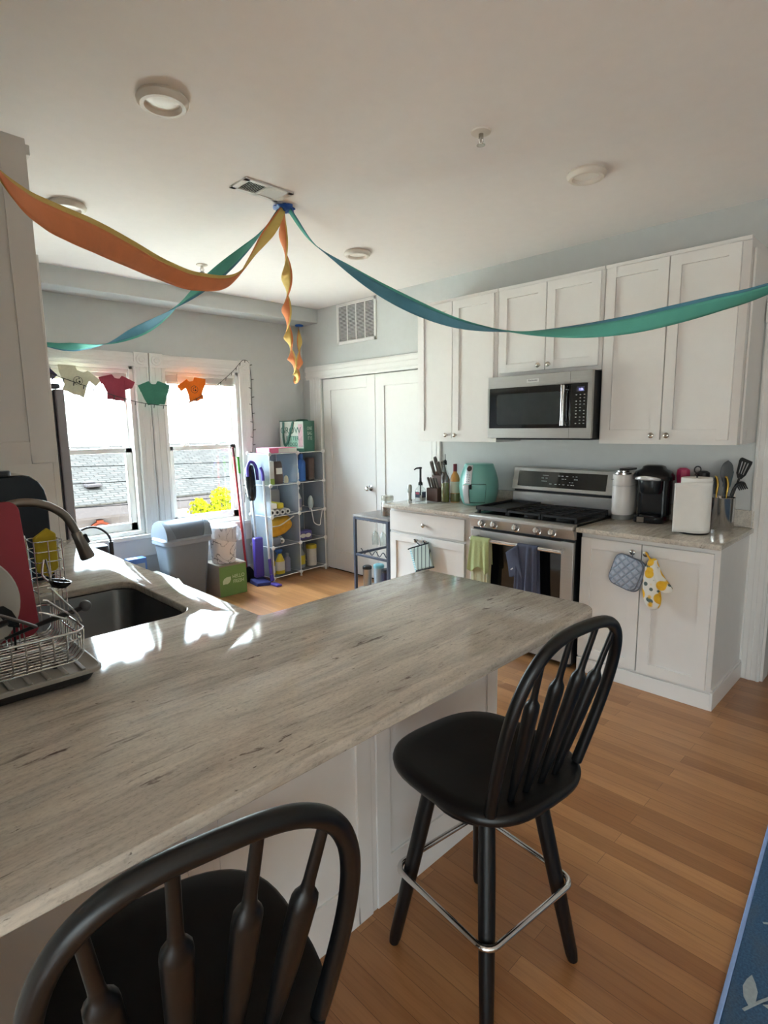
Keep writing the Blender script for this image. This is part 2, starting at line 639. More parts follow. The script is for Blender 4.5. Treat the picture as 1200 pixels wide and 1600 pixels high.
X, Y, Z = Vector((1, 0, 0)), Vector((0, 1, 0)), Vector((0, 0, 1))

# ------------------------------------------------------------------ room shell
CEIL = 2.72
XW, YW, XL = 3.80, 5.06, 0.05
struct(MB().box(-2.6, 6.0, -3.8, 5.3, -0.10, 0.0).build('floor', M_FLOOR))
struct(MB().box(-2.6, 6.0, -3.8, 5.3, CEIL, CEIL + 0.12).build('ceiling', M_CEIL))
# window wall with two openings
W1, W2, WZ0, WZ1 = (1.22, 1.985), (2.245, 3.005), 0.60, 2.065
wb = MB()
wb.box(-0.1, W1[0], YW, YW + 0.16, 0, CEIL).box(W1[1], W2[0], YW, YW + 0.16, 0, CEIL).box(W2[1], XW + 0.15, YW, YW + 0.16, 0, CEIL)
for a, b in (W1, W2):
    wb.box(a, b, YW, YW + 0.16, 0, WZ0).box(a, b, YW, YW + 0.16, WZ1, CEIL)
struct(wb.build('wall_far', M_WALL, smooth=False))
# stove wall with the pantry opening and the doorway at the near end
PY0, PY1, PZ = 3.235, 4.748, 2.02
wb = MB()
wb.box(XW, XW + 0.12, PY1, YW + 0.16, 0, CEIL).box(XW, XW + 0.12, 0.70, PY0, 0, CEIL).box(XW, XW + 0.12, PY0, PY1, PZ, CEIL)
wb.box(XW, XW + 0.12, -0.25, 0.70, 2.08, CEIL).box(XW, XW + 0.12, -3.8, -0.25, 0, CEIL)
struct(wb.build('wall_right', M_WALL, smooth=False))
struct(MB().box(XL - 0.12, XL, 0.80, YW, 0, CEIL).build('wall_left', M_WALL, smooth=False))
struct(MB().box(-2.6, XL - 0.12, 0.80, 0.92, 0, CEIL).build('wall_return', M_WALL, smooth=False))
FILL_WIN = (-3.4, -0.15)
struct(MB().box(-2.6, -2.5, -3.8, FILL_WIN[0], 0, CEIL).box(-2.6, -2.5, FILL_WIN[1], 0.80, 0, CEIL).box(-2.6, -2.5, FILL_WIN[0], FILL_WIN[1], 0, 0.30).box(-2.6, -2.5, FILL_WIN[0], FILL_WIN[1], 1.7, CEIL).build('wall_side', M_WALL, smooth=False))
wb = MB()
wb.box(-2.5, 3.8, -3.8, -3.66, 0, CEIL)
struct(wb.build('wall_behind', M_WALL, smooth=False))
struct(MB().box(5.2, 5.3, -0.6, 1.6, 0, CEIL).box(XW + 0.12, 5.2, 1.5, 1.6, 0, CEIL).box(XW + 0.12, 5.2, -0.6, -0.5, 0, CEIL).build('wall_hall', M_WALL, smooth=False))
struct(MB().box(XL, XW, 4.78, YW, 2.583, CEIL).build('trim_soffit', M_WALL, bevel=0.004))
struct(MB().box(1.0, 1.2, YW - 0.012, YW, 0, 0.13).box(1.2, 3.7, YW - 0.012, YW, 0, 0.13).build('baseboard_far', M_TRIM, bevel=0.003))
struct(MB().box(XW - 0.014, XW, -3.6, -0.36, 0, 0.13).build('baseboard_right', M_TRIM, bevel=0.003))

def rosette(mb, c, n, s):
    # square corner block with two turned rings
    n = Vector(n)
    a = Z.cross(n)
    mb.obox(Vector(c), a * s, Z * s, n * 0.014)
    mb.lathe([(0, 0.016), (s * 0.25, 0.02), (s * 0.38, 0.014), (s * 0.5, 0.02), (s * 0.66, 0.021), (s * 0.74, 0.014)], c, 24, n)

def casing_v(mb, c0, z0, z1, n, w):
    # fluted upright casing board, centre line c0, outward normal n
    n = Vector(n)
    a = Z.cross(n)
    c = Vector((c0[0], c0[1], (z0 + z1) / 2))
    h = (z1 - z0) / 2
    mb.obox(c + n * 0.009, a * (w / 2), Z * h, n * 0.009)
    for o, ww in ((-0.40, 0.10), (0.0, 0.22), (0.40, 0.10)):
        mb.obox(c + n * 0.019 + a * w * o, a * (w * ww / 2), Z * h, n * 0.003)

# window surrounds
def window(idx, x0, x1):
    t = thing('window_%d' % idx, None, None, ((x0 + x1) / 2, YW + 0.08, WZ0), kind='structure')
    j = MB()
    for xa in (x0, x1 - 0.03):
        j.box(xa, xa + 0.03, YW, YW + 0.16, WZ0, WZ1)
    j.box(x0, x1, YW, YW + 0.16, WZ1 - 0.03, WZ1).box(x0, x1, YW, YW + 0.19, WZ0, WZ0 + 0.035)
    j.build('frame', M_TRIM, t, 0.002)
    zm = 1.345
    # upper sash (outer), lower sash (inner)
    for (nm, yy, za, zb, st, tr, br) in (('upper_sash', YW + 0.105, zm - 0.02, WZ1 - 0.03, 0.045, 0.05, 0.042), ('lower_sash', YW + 0.062, WZ0 + 0.035, zm + 0.022, 0.055, 0.042, 0.07)):
        a, b = x0 + 0.03, x1 - 0.03
        s = MB()
        s.box(a, a + st, yy, yy + 0.04, za, zb).box(b - st, b, yy, yy + 0.04, za, zb)
        s.box(a, b, yy, yy + 0.04, zb - tr, zb).box(a, b, yy, yy + 0.04, za, za + br)
        so = s.build(nm, M_TRIM, t, 0.003)
        MB().box(a + st - 0.005, b - st + 0.005, yy + 0.018, yy + 0.022, za + br - 0.005, zb - tr + 0.005).build('pane', M_PANE, so, smooth=False)
    for xx in (x0 + 0.22, x1 - 0.22):
        MB().box(xx - 0.03, xx + 0.03, YW + 0.07, YW + 0.10, zm + 0.022, zm + 0.032).cyl((xx, YW + 0.085, zm + 0.03), (xx, YW + 0.085, zm + 0.045), 0.012).box(xx - 0.005, xx + 0.03, YW + 0.075, YW + 0.09, zm + 0.038, zm + 0.048).build('sash_lock', M_TRIM, t, 0.003)
    return t
window(1, *W1)
window(2, *W2)
tr = MB()
CH = 2.175
for c0 in (1.155, 2.058, 2.188, 3.07):
    casing_v(tr, (c0, YW), 0.60, 2.065, (0, -1, 0), 0.122)
    rosette(tr, (c0, YW - 0.014, 2.12), (0, -1, 0), 0.061)
for a, b in ((1.216, 1.997), (2.249, 3.009)):
    for z0, z1, d in ((2.065, CH, 0.016), (2.085, 2.10, 0.022), (2.13, 2.16, 0.022)):
        tr.box(a, b, YW - d, YW, z0, z1)
struct(tr.build('trim_1', M_TRIM, bevel=0.002))
struct(MB().box(1.03, 3.19, YW - 0.055, YW + 0.06, 0.565, 0.60).box(1.08, 3.14, YW - 0.018, YW, 0.40, 0.565).build('trim_sill', M_TRIM, bevel=0.004))

# pantry doors, casing and head
tr = MB()
casing_v(tr, (XW, (PY1 + 4.985) / 2 - 0.0), 0.0, 2.03, (-1, 0, 0), 0.125)
tr.box(XW - 0.02, XW, PY1, PY1 + 0.06, 0, 2.03)
casing_v(tr, (XW, PY0 - 0.055), 0.0, 2.03, (-1, 0, 0), 0.11)
tr.box(XW - 0.02, XW, PY0 - 0.12, 4.985, 2.02, 2.155).box(XW - 0.03, XW, PY0 - 0.12, 4.985, 2.045, 2.06).box(XW - 0.03, XW, PY0 - 0.12, 4.985, 2.10, 2.14)
struct(tr.build('trim_2', M_TRIM, bevel=0.002))
struct(MB().box(XW + 0.03, XW + 0.12, PY0, PY1, -0.02, 0.012).box(XW + 0.075, XW + 0.115, PY0, PY1, 0.0, PZ).build('trim_threshold', M_DARKGAP))

def panel(mb, O, A, Nn, w, h, t=0.02, fr=0.06, rec=0.012, bot=None, top=None):
    """shaker leaf: lower left corner O, width direction A, outward normal Nn"""
    O, A, Nn = Vector(O), Vector(A).normalized(), Vector(Nn).normalized()
    bot = fr if bot is None else bot
    top = fr if top is None else top
    def bx(a0, a1, z0, z1, n0, n1):
        mb.obox(O + A * ((a0 + a1) / 2) + Z * ((z0 + z1) / 2) + Nn * ((n0 + n1) / 2), A * ((a1 - a0) / 2), Z * ((z1 - z0) / 2), Nn * ((n1 - n0) / 2))
    bx(0, fr, 0, h, 0, t)
    bx(w - fr, w, 0, h, 0, t)
    bx(fr, w - fr, 0, bot, 0, t)
    bx(fr, w - fr, h - top, h, 0, t)
    bx(fr - 0.002, w - fr + 0.002, bot - 0.002, h - top + 0.002, 0, t - rec)
    return mb

def knob(parent, c, n, m=M_NICKEL, s=1.0):
    return MB().lathe([(0.0, 0), (0.007 * s, 0), (0.006 * s, 0.012 * s), (0.010 * s, 0.016 * s), (0.0155 * s, 0.021 * s), (0.016 * s, 0.026 * s), (0.012 * s, 0.030 * s), (0.0, 0.032 * s)], c, 20, n).build('knob', m, parent)

for i, (ya, yb, kn) in enumerate(((3.962, 4.742, 4.035), (3.24, 3.956, None))):
    d = struct(thing('door_%d' % (i + 1), None, None, (XW + 0.03, (ya + yb) / 2, 0.013)))
    mb = MB()
    panel(mb, (XW + 0.05, yb, 0.014), (0, -1, 0), (-1, 0, 0), yb - ya, 2.0, 0.034, 0.115, 0.010, bot=0.20, top=0.115)
    lf = mb.build('door_leaf', M_TRIM, d, 0.003)
    if kn:
        MB().lathe([(0, 0), (0.03, 0), (0.03, 0.006), (0.012, 0.012), (0.011, 0.03), (0.022, 0.038), (0.028, 0.05), (0.027, 0.062), (0.018, 0.072), (0, 0.074)], (XW + 0.016, kn, 0.925), 28, (-1, 0, 0)).build('door_knob', M_CHROME, d)

# doorway casing at the near end of the stove wall
tr = MB()
casing_v(tr, (XW, 0.752), 0.0, 2.06, (-1, 0, 0), 0.115)
rosette(tr, (XW - 0.014, 0.752, 2.12), (-1, 0, 0), 0.060)
casing_v(tr, (XW, -0.305), 0.0, 2.06, (-1, 0, 0), 0.115)
rosette(tr, (XW - 0.014, -0.305, 2.12), (-1, 0, 0), 0.060)
tr.box(XW - 0.018, XW, -0.245, 0.692, 2.065, 2.175)
tr.box(XW, XW + 0.13, 0.68, 0.70, 0, 2.08).box(XW, XW + 0.13, -0.25, -0.23, 0, 2.08)
struct(tr.build('trim_3', M_TRIM, bevel=0.002))
# unseen window added behind the camera to let fill daylight into the room
t = thing('window_3', None, None, (-2.55, sum(FILL_WIN) / 2, 0.30), kind='structure')
mb = MB()
for q in (FILL_WIN[0], FILL_WIN[0] + 0.88, FILL_WIN[1] - 0.94, FILL_WIN[1] - 0.06):
    mb.box(-2.59, -2.51, q, q + 0.06, 0.30, 1.7)
mb.box(-2.59, -2.51, FILL_WIN[0], FILL_WIN[1], 0.30, 0.36).box(-2.59, -2.51, FILL_WIN[0], FILL_WIN[1], 1.64, 1.7)
mb.build('frame', M_TRIM, t, 0.003)
MB().box(-2.552, -2.548, FILL_WIN[0] + 0.03, FILL_WIN[1] - 0.03, 0.33, 1.67).build('pane', M_PANE, t, smooth=False)

# ------------------------------------------------------------------ outside the windows
M_ROOF = shingle('roof_shingles')
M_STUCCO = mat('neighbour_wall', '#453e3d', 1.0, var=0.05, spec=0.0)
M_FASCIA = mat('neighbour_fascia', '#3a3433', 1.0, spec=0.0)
M_BRICKARCH = mat('neighbour_arch_brick', '#5e2d20', 1.0, var=0.1, spec=0.0)
M_LAWN = mat('outside_ground', '#f2e3cc', 0.95, var=0.15, scale=2)
struct(MB().box(-40, 60, 5.6, 70, -3.4, -3.2).build('ground_outside', M_LAWN))
nb = thing('neighbour_house', 'pale neighbouring house with shingled roof seen through both windows', 'house', (8, 19, -3.2))
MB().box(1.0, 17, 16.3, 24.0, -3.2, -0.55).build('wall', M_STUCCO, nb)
mb = MB()
mb.obox((9, 18.1, 0.20), (8.6, 0, 0), (0, 2.25, 0.70), (0, -0.03, 0.10))
mb.build('roof', M_ROOF, nb)
mb = MB()
mb.obox((9, 22.3, 0.20), (8.6, 0, 0), (0, 2.1, -0.66), (0, 0.03, 0.10))
mb.build('roof', M_ROOF, nb)
MB().box(0.4, 17.6, 15.80, 15.86, -0.74, -0.46).build('fascia', M_FASCIA, nb)
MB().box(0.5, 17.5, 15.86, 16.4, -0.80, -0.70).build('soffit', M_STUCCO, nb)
# arched window with a brick surround
mb = MB()
arc = [(0.34 * math.cos(a), 0.34 * math.sin(a)) for a in [PI * i / 16 for i in range(17)]]
arc = [(0.34, -0.9)] + arc + [(-0.34, -0.9)]
mb.prism(arc, (5.20, 16.30, -1.28), X, Z, (0, -0.07, 0))
mb.box(5.12, 5.28, 16.22, 16.30, -0.98, -0.90)
ao = mb.build('arched_surround', M_BRICKARCH, nb)
arc = [(0.27 * math.cos(a), 0.27 * math.sin(a)) for a in [PI * i / 16 for i in range(17)]]
MB().prism([(0.27, -0.85)] + arc + [(-0.27, -0.85)], (5.20, 16.24, -1.28), X, Z, (0, -0.06, 0)).build('arched_panel', M_STUCCO, nb)
MB().box(4.98, 5.42, 16.14, 16.20, -1.62, -1.30).box(5.02, 5.38, 16.13, 16.16, -1.58, -1.34).build('arched_window', M_WHITE, nb, 0.01)
MB().lathe([(0, 0.0), (0.19, 0.0), (0.22, 0.05), (0.17, 0.06), (0, 0.05)], (7.5, 16.30, -0.98), 28, (0, -1, 0), 1.25, 0.8).build('oval_window', M_WHITE, nb)
mb = MB()
mb.box(5.12, 5.38, 16.9, 17.15, -0.12, 0.10).obox((5.3, 16.85, 0.0), (0.2, 0, 0), (0, 0.15, 0), (0, 0, 0.04))
mb.build('roof_vent', M_FASCIA, nb, 0.02)

M_LEAF = mat('spring_leaves', '#66660a', 0.9, var=0.35, scale=5, spec=0.0)
M_BARK = mat('bark', '#4b4036', 0.9, var=0.2)
tree = thing('leafy_tree', 'bright yellow-green leafy tree outside the right window', 'tree', (5.42, 10.0, -3.2))
mb = MB()
mb.tube(catmull([(5.42, 10, -3.2), (5.4, 10, -2.2), (5.46, 10.05, -1.0), (5.42, 10, 0.15)]), [0.12 - 0.0036 * i for i in range(25)], 8)
for ang, hh in ((0.3, -1.1), (2.2, -0.9), (3.6, -0.7), (5.3, -1.0), (1.2, -0.5)):
    mb.tube(catmull([(5.43, 10.02, hh), (5.43 + 0.25 * math.cos(ang), 10 + 0.25 * math.sin(ang), hh + 0.35), (5.43 + 0.45 * math.cos(ang), 10 + 0.5 * math.sin(ang), hh + 0.6)], 4), 0.025, 6)
mb.build('trunk', M_BARK, tree)
rnd = random.Random(3)
mb = MB()
for (cx, cy, cz, r, n) in ((5.44, 10, 0.20, 0.20, 260), (5.56, 10.1, -0.02, 0.25, 330), (5.30, 10, -0.06, 0.22, 300), (4.92, 9.9, 0.10, 0.15, 150), (4.84, 9.9, -0.12, 0.20, 220), (5.05, 10, -0.45, 0.35, 380), (5.45, 10, -0.45, 0.45, 560), (5.75, 10.2, -0.40, 0.30, 280)):
    for _ in range(n):
        d = Vector((rnd.gauss(0, 1), rnd.gauss(0, 1), rnd.gauss(0, 1))).normalized() * r * rnd.random() ** 0.4
        p = Vector((cx, cy, cz)) + d
        a = Vector((rnd.gauss(0, 1), rnd.gauss(0, 1), rnd.gauss(0, 1))).normalized()
        b = a.orthogonal().normalized()
        s = rnd.uniform(0.022, 0.042)
        vs = [mb.bm.verts.new(p + q) for q in (a * s * 1.5, b * s * 0.7 + a * s * 0.2, -a * s * 1.2, -b * s * 0.7 + a * s * 0.2)]
        mb._f(vs)
fo = mb.build('foliage', M_LEAF, tree, smooth=False)
fo['kind'] = 'stuff'
for i, (z, sag, wh) in enumerate(((0.72, 0.10, 'topmost'), (0.38, 0.12, 'second highest'), (-0.12, 0.14, 'third highest'), (-0.62, 0.10, 'lowest'))):
    mb = MB()
    mb.tube([(-4 + 1.2 * k, 13.0, z + 0.32 - 0.032 * k * 1.2 * 0.75 - sag * math.sin(PI * k / 20)) for k in range(21)], 0.008, 6)
    tag(mb.build('power_cable', mat('cable_black', '#050505', 1.0, spec=0.0)), '%s of the thin dark power cables crossing outside the windows' % wh, 'cable', 'power cables outside the windows')

# ------------------------------------------------------------------ worktops
def slab(name, polys, z0, z1, m, edge=0.006):
    cu = bpy.data.curves.new('tmp_slab', 'CURVE')
    cu.dimensions = '2D'
    cu.fill_mode = 'BOTH'
    cu.extrude = (z1 - z0) / 2 - edge
    cu.bevel_depth = edge
    cu.bevel_resolution = 2
    cu.offset = -edge
    for pl in polys:
        sp = cu.splines.new('POLY')
        sp.points.add(len(pl) - 1)
        for q, (x, y) in zip(sp.points, pl):
            q.co = (x, y, 0, 1)
        sp.use_cyclic_u = True
    t = bpy.data.objects.new('tmp_slab', cu)
    COL.objects.link(t)
    dg = bpy.context.evaluated_depsgraph_get()
    me = bpy.data.meshes.new_from_object(t.evaluated_get(dg))
    bpy.data.objects.remove(t)
    bpy.data.curves.remove(cu)
    mb = MB()
    mb.bm.from_mesh(me)
    bpy.data.meshes.remove(me)
    for v in mb.bm.verts:
        v.co.z += (z0 + z1) / 2
    return mb.build(name, m, ang=30)

def fillet(poly, radii, n=8):
    out = []
    m = len(poly)
    for i in range(m):
        p, a, b = Vector(poly[i]), Vector(poly[i - 1]), Vector(poly[(i + 1) % m])
        r = radii[i]
        if r <= 0:
            out.append(tuple(p))
            continue
        da, db = (a - p).normalized(), (b - p).normalized()
        half = da.angle(db) / 2
        d = r / math.tan(half)
        c = p + (da + db).normalized() * (r / math.sin(half))
        s, e_ = p + da * d - c, p + db * d - c
        ang = s.angle(e_)
        cr = s.x * e_.y - s.y * e_.x
        sg = 1 if cr > 0 else -1
        for k in range(n + 1):
            t = sg * ang * k / n
            out.append((c.x + s.x * math.cos(t) - s.y * math.sin(t), c.y + s.x * math.sin(t) + s.y * math.cos(t)))
    return out

CT, CB = 0.914, 0.884
outer = fillet([(XL, 0.80), (1.812, 0.80), (1.795, 1.568), (0.972, 1.566), (0.972, 3.50), (XL, 3.50)], [0, 0.07, 0.02, 0.015, 0.01, 0])
SX0, SX1, SY0, SY1 = 0.38, 0.842, 1.775, 2.36
hole = rrect(SX1 - SX0, SY1 - SY0, 0.075, 8, (SX0 + SX1) / 2, (SY0 + SY1) / 2)
pen = slab('peninsula_worktop', [outer, list(reversed(hole))], CB, CT, M_GRAN)
tag(pen, 'large L-shaped grey streaked granite worktop with the sink cut out', 'countertop')
rw = slab('granite_worktop', [fillet([(3.148, 0.785), (XW, 0.785), (XW, 1.558), (3.148, 1.558)], [0.012, 0, 0, 0])], CB, CT, M_GRAN)
tag(rw, 'short granite worktop right of the stove under the coffee maker', 'countertop')
lw = slab('granite_worktop', [fillet([(3.148, 2.338), (XW, 2.338), (XW, 3.195), (3.148, 3.195)], [0, 0, 0, 0.012])], CB, CT, M_GRAN)
tag(lw, 'short granite worktop left of the stove under the knife block', 'countertop')
tag(MB().box(XW - 0.022, XW, 0.79, 1.555, CT, CT + 0.10).build('granite_backsplash', M_GRAN, bevel=0.003), 'low granite upstand against the wall behind the coffee maker', 'backsplash')
tag(MB().box(XW - 0.022, XW, 2.34, 3.10, CT, CT + 0.10).build('granite_backsplash', M_GRAN, bevel=0.003), 'low granite upstand against the wall behind the knife block', 'backsplash')

# undermount sink
sk = thing('kitchen_sink', 'dark stainless undermount sink set in the grey worktop', 'sink', ((SX0 + SX1) / 2, (SY0 + SY1) / 2, 0.69))
def sk_loop(d, z, r):
    return [(x, y, z) for x, y in rrect(SX1 - SX0 - 2 * d, SY1 - SY0 - 2 * d, r, 8, (SX0 + SX1) / 2, (SY0 + SY1) / 2)]
MB().loft([sk_loop(-0.03, 0.881, 0.09), sk_loop(-0.004, 0.881, 0.078), sk_loop(-0.002, 0.875, 0.077), sk_loop(0.006, 0.72, 0.07), sk_loop(0.02, 0.70, 0.06), sk_loop(0.05, 0.695, 0.05)], cap0=False).build('basin', M_SINK, sk, ang=60)
MB().lathe([(0, 0.001), (0.03, 0.001), (0.042, 0.006), (0.055, 0.004), (0.056, 0)], ((SX0 + SX1) / 2, (SY0 + SY1) / 2, 0.6955), 28).build('drain', M_CHROME, sk)

# ------------------------------------------------------------------ cabinets
def shaker_door(parent, x, y_hi, y_lo, z0, z1, kn=None, kz=None, name='door', fr=0.058, n=(-1, 0, 0)):
    mb = MB()
    panel(mb, (x + 0.02, y_hi, z0), (0, -1, 0), n, y_hi - y_lo, z1 - z0, 0.02, fr)
    d = mb.build(name, M_CAB, parent, 0.0015)
    if kn is not None:
        knob(d, (x + 0.0005, kn, kz), (-1, 0, 0))
    return d

# wall units over the stove wall
UX = 3.475
def upper(y0, y1, z0, z1, label, doors, kz, end=False):
    t = thing('wall_cabinet', label, 'cabinet', ((UX + XW) / 2, (y0 + y1) / 2, z0), group='white wall cabinets over the stove wall')
    mb = MB()
    mb.box(UX, XW - 0.001, y0 + 0.0008, y1 - 0.0008, z0, z1)
    mb.build('body', M_CAB, t, 0.0015)
    MB().box(UX - 0.006, UX + 0.02, y0 + 0.001, y1 - 0.001, z1 - 0.018, z1 + 0.004).build('top_moulding', M_CAB, t, 0.002)
    if end:
        MB().box(UX + 0.045, XW - 0.001, y0 - 0.012, y0 - 0.0006, z0 + 0.006, z1 - 0.05).build('end_panel', M_CAB, t, 0.002)
        MB().box(UX + 0.12, XW - 0.05, y0 - 0.0145, y0 - 0.0125, z0 + 0.03, z0 + 0.09).build('cover_plate', M_CAB, t, 0.001)
    for a, b, kn in doors:
        shaker_door(t, UX - 0.0205, a, b, (z0 + 0.027), z1 - 0.022, kn, kz)
    return t
upper(2.352, 3.108, 1.40, 2.455, 'white two-door wall cabinet left of the microwave', ((3.085, 2.746, 2.790), (2.740, 2.376, 2.702)), 1.452)
upper(1.592, 2.350, 1.853, 2.455, 'short white two-door wall cabinet directly above the microwave', ((2.327, 1.972, 2.008), (1.966, 1.610, 1.935)), 1.912)
upper(0.832, 1.590, 1.40, 2.455, 'white two-door wall cabinet right of the microwave, above the paper towels', ((1.576, 1.222, 1.262), (1.216, 0.872, 1.178)), 1.452, True)

# base units of the stove wall
BX = 3.222
def base(y0, y1, label, parts):
    t = thing('base_cabinet', label, 'cabinet', ((BX + XW) / 2, (y0 + y1) / 2, 0), group='white base cabinets along the stove wall')
    mb = MB()
    mb.box(BX, XW - 0.001, y0, y1, 0.0, CB - 0.001)
    mb.build('body', M_CAB, t, 0.0015)
    for p in parts:
        if p[0] == 'door':
            shaker_door(t, BX - 0.0205, p[1], p[2], p[3], p[4], p[5], p[6], fr=0.062)
        else:
            d = MB().box(BX - 0.0205, BX - 0.0005, p[2], p[1], p[3], p[4]).build('drawer', M_CAB, t, 0.002)
            knob(d, (BX - 0.020, p[5], p[6]), (-1, 0, 0))
    return t
b1 = base(0.802, 1.552, 'white two-door base cabinet right of the stove with hanging oven mitt', (('door', 1.546, 1.193, 0.105, 0.850, 1.232, 0.806), ('door', 1.187, 0.828, 0.105, 0.850, 1.158, 0.806)))
MB().box(BX - 0.014, BX, 0.802, 1.552, 0, 0.090).box(BX - 0.014, XW - 0.02, 0.788, 0.802, 0, 0.10).build('plinth', M_CAB, b1, 0.002)
MB().box(BX + 0.0, XW - 0.02, 0.792, 0.802, 0.10, 0.115).build('plinth_cap', M_CAB, b1, 0.002)
b2 = base(2.345, 3.182, 'white base cabinet left of the stove with one drawer over two doors', (('drawer', 3.170, 2.425, 0.700, 0.858, 2.80, 0.775), ('door', 3.170, 2.832, 0.105, 0.682, 2.872, 0.650), ('door', 2.826, 2.425, 0.105, 0.682, 2.782, 0.650)))
MB().box(BX - 0.012, BX, 2.345, 3.182, 0, 0.09).build('plinth', M_CAB, b2, 0.002)

# peninsula carcass: flat panelled back under the overhang, end gable
pc = thing('peninsula_cabinet', 'white panelled cabinet carcass under the big granite worktop behind the stools', 'cabinet', (0.95, 1.35, 0))
MB().box(XL + 0.005, 1.740, 1.178, 1.54, 0.0, CB - 0.001).build('body', M_CAB, pc, 0.002)
MB().box(XL + 0.005, 0.945, 1.545, 1.62, 0.0, CB - 0.001).build('corner_filler', M_CAB, pc, 0.002)
x0 = XL + 0.008
for xa, xb in ((XL + 0.008, 0.555), (0.575, 1.078), (1.100, 1.742)):
    mb = MB()
    panel(mb, (xa, 1.1775, 0.0), (1, 0, 0), (0, -1, 0), xb - xa, CB - 0.006, 0.018, 0.058, 0.008, bot=0.16, top=0.05)
    mb.build('back_panel', M_CAB, pc, 0.002)
for xa in (0.555, 1.078):
    MB().box(xa, xa + 0.021, 1.164, 1.1775, 0, CB - 0.006).build('batten', M_CAB, pc, 0.002)
MB().box(1.741, 1.758, 1.165, 1.54, 0, CB - 0.002).build('end_panel', M_CAB, pc, 0.002)
sc = thing('sink_cabinet', 'white base cabinet run under the sink worktop', 'cabinet', (0.5, 2.5, 0))
mb = MB()
mb.box(XL + 0.005, 0.34, 1.64, 3.49, 0.0, CB - 0.003).box(0.34, 0.93, 1.64, 1.73, 0, CB - 0.003).box(0.34, 0.93, 2.41, 3.49, 0, CB - 0.003).box(0.34, 0.93, 1.73, 2.41, 0, 0.66).box(0.885, 0.93, 1.73, 2.41, 0.66, CB - 0.003)
mb.build('body', M_CAB, sc, smooth=False)
for a, b in ((1.70, 2.06), (2.07, 2.44), (2.46, 2.95), (2.96, 3.46)):
    mb = MB()
    panel(mb, (0.9305, a, 0.11), (0, 1, 0), (1, 0, 0), b - a, 0.74, 0.018, 0.058)
    d = mb.build('door', M_CAB, sc, 0.0015)
    knob(d, (0.9485, b - 0.035, 0.80), (1, 0, 0))

# wall unit above the sink, and the tall panel beside the fridge
t = thing('wall_cabinet', 'grey-lit wall cabinet end on the left above the sink side', 'cabinet', (0.31, 2.85, 1.41), group='wall cabinets on the sink side')
MB().box(XL + 0.001, 0.565, 2.238, 3.47, 1.425, 2.43).build('body', M_CAB, t, 0.002)
mb = MB()
panel(mb, (XL + 0.002, 2.2378, 1.415), (1, 0, 0), (0, -1, 0), 0.535, 1.045, 0.016, 0.075, 0.008)
mb.build('end_panel', M_CAB, t, 0.002)
for a, b in ((2.245, 2.64), (2.65, 3.05), (3.06, 3.465)):
    mb = MB()
    panel(mb, (0.5655, a, 1.43), (0, 1, 0), (1, 0, 0), b - a, 0.98, 0.02, 0.058)
    mb.build('door', M_CAB, t, 0.0015)
MB().box(0.5655, 0.60, 2.225, 3.47, 2.412, 2.445).build('top_moulding', M_CAB, t, 0.003)
t = thing('fridge_surround', 'tall white cabinet panel standing between worktop and fridge', 'panel', (0.5, 3.51, 0))
MB().box(XL + 0.001, 0.905, 3.502, 3.528, 0, 2.44).build('side_panel', M_CAB, t, 0.002)
MB().box(0.9055, 0.935, 3.502, 3.528, 0.0, 2.44).build('front_stile', M_CAB, t, 0.003)
tag(MB().box(XL + 0.001, 0.90, 3.530, 4.42, 1.90, 2.40).build('fridge_top_cabinet', M_CAB, bevel=0.002), 'white cabinet box over the refrigerator behind the tall panel', 'cabinet')

M_FRIDGE = mat('fridge_grey', '#a3a3aa', 0.45, 0.0, var=0.03)
M_FRIDGED = mat('fridge_dark', '#4a4c54', 0.5, var=0.05)
t = thing('refrigerator', 'tall grey refrigerator seen edge-on in front of the left window', 'refrigerator', (0.5, 3.98, 0))
MB().box(XL + 0.01, 0.895, 3.535, 4.41, 0.02, 1.755).build('body', M_FRIDGED, t, 0.006)
MB().box(0.90, 0.955, 3.545, 4.40, 0.06, 1.745).build('gasket', M_FRIDGED, t, 0.004)
MB().box(0.957, 1.005, 3.53, 3.97, 0.05, 1.752).build('door', M_FRIDGE, t, 0.008, seg=3)
MB().box(0.957, 1.005, 3.975, 4.415, 0.05, 1.752).build('door', M_FRIDGE, t, 0.008, seg=3)
MB().box(0.86, 0.99, 3.545, 3.62, 1.756, 1.782).build('hinge_cover', M_FRIDGED, t, 0.006)

# ------------------------------------------------------------------ stove
RX0, RY0, RY1 = 3.125, 1.566, 2.330
st = thing('gas_stove', 'stainless steel gas stove with black griddle and two towels', 'stove', ((RX0 + XW) / 2, (RY0 + RY1) / 2, 0))
MB().box(RX0 + 0.05, XW - 0.02, RY0 + 0.004, RY1 - 0.004, 0.03, 0.905).build('body', M_BLACK, st, 0.003)
for yy in (RY0 + 0.05, RY1 - 0.05):
    for xx in (RX0 + 0.10, XW - 0.08):
        MB().cyl((xx, yy, 0.0), (xx, yy, 0.03), 0.018).build('foot', M_BLACK, st)
mb = MB()
mb.loft([[(RX0 + 0.030, y, 0.832), (RX0 + 0.055, y, 0.832), (RX0 + 0.055, y, 0.892), (RX0 + 0.008, y, 0.892)] for y in (RY0, RY1)])
mb.build('control_panel', M_STEELV, st, 0.002)
mb = MB()
mb.loft([[(RX0 - 0.002, y, 0.893), (RX0 + 0.06, y, 0.893), (RX0 + 0.06, y, 0.925), (RX0 + 0.012, y, 0.925), (RX0 - 0.002, y, 0.915)] for y in (RY0, RY1)])
mb.build('front_rail', M_STEELV, st, 0.004)
kn_n = Vector((-1, 0, 0.36)).normalized()
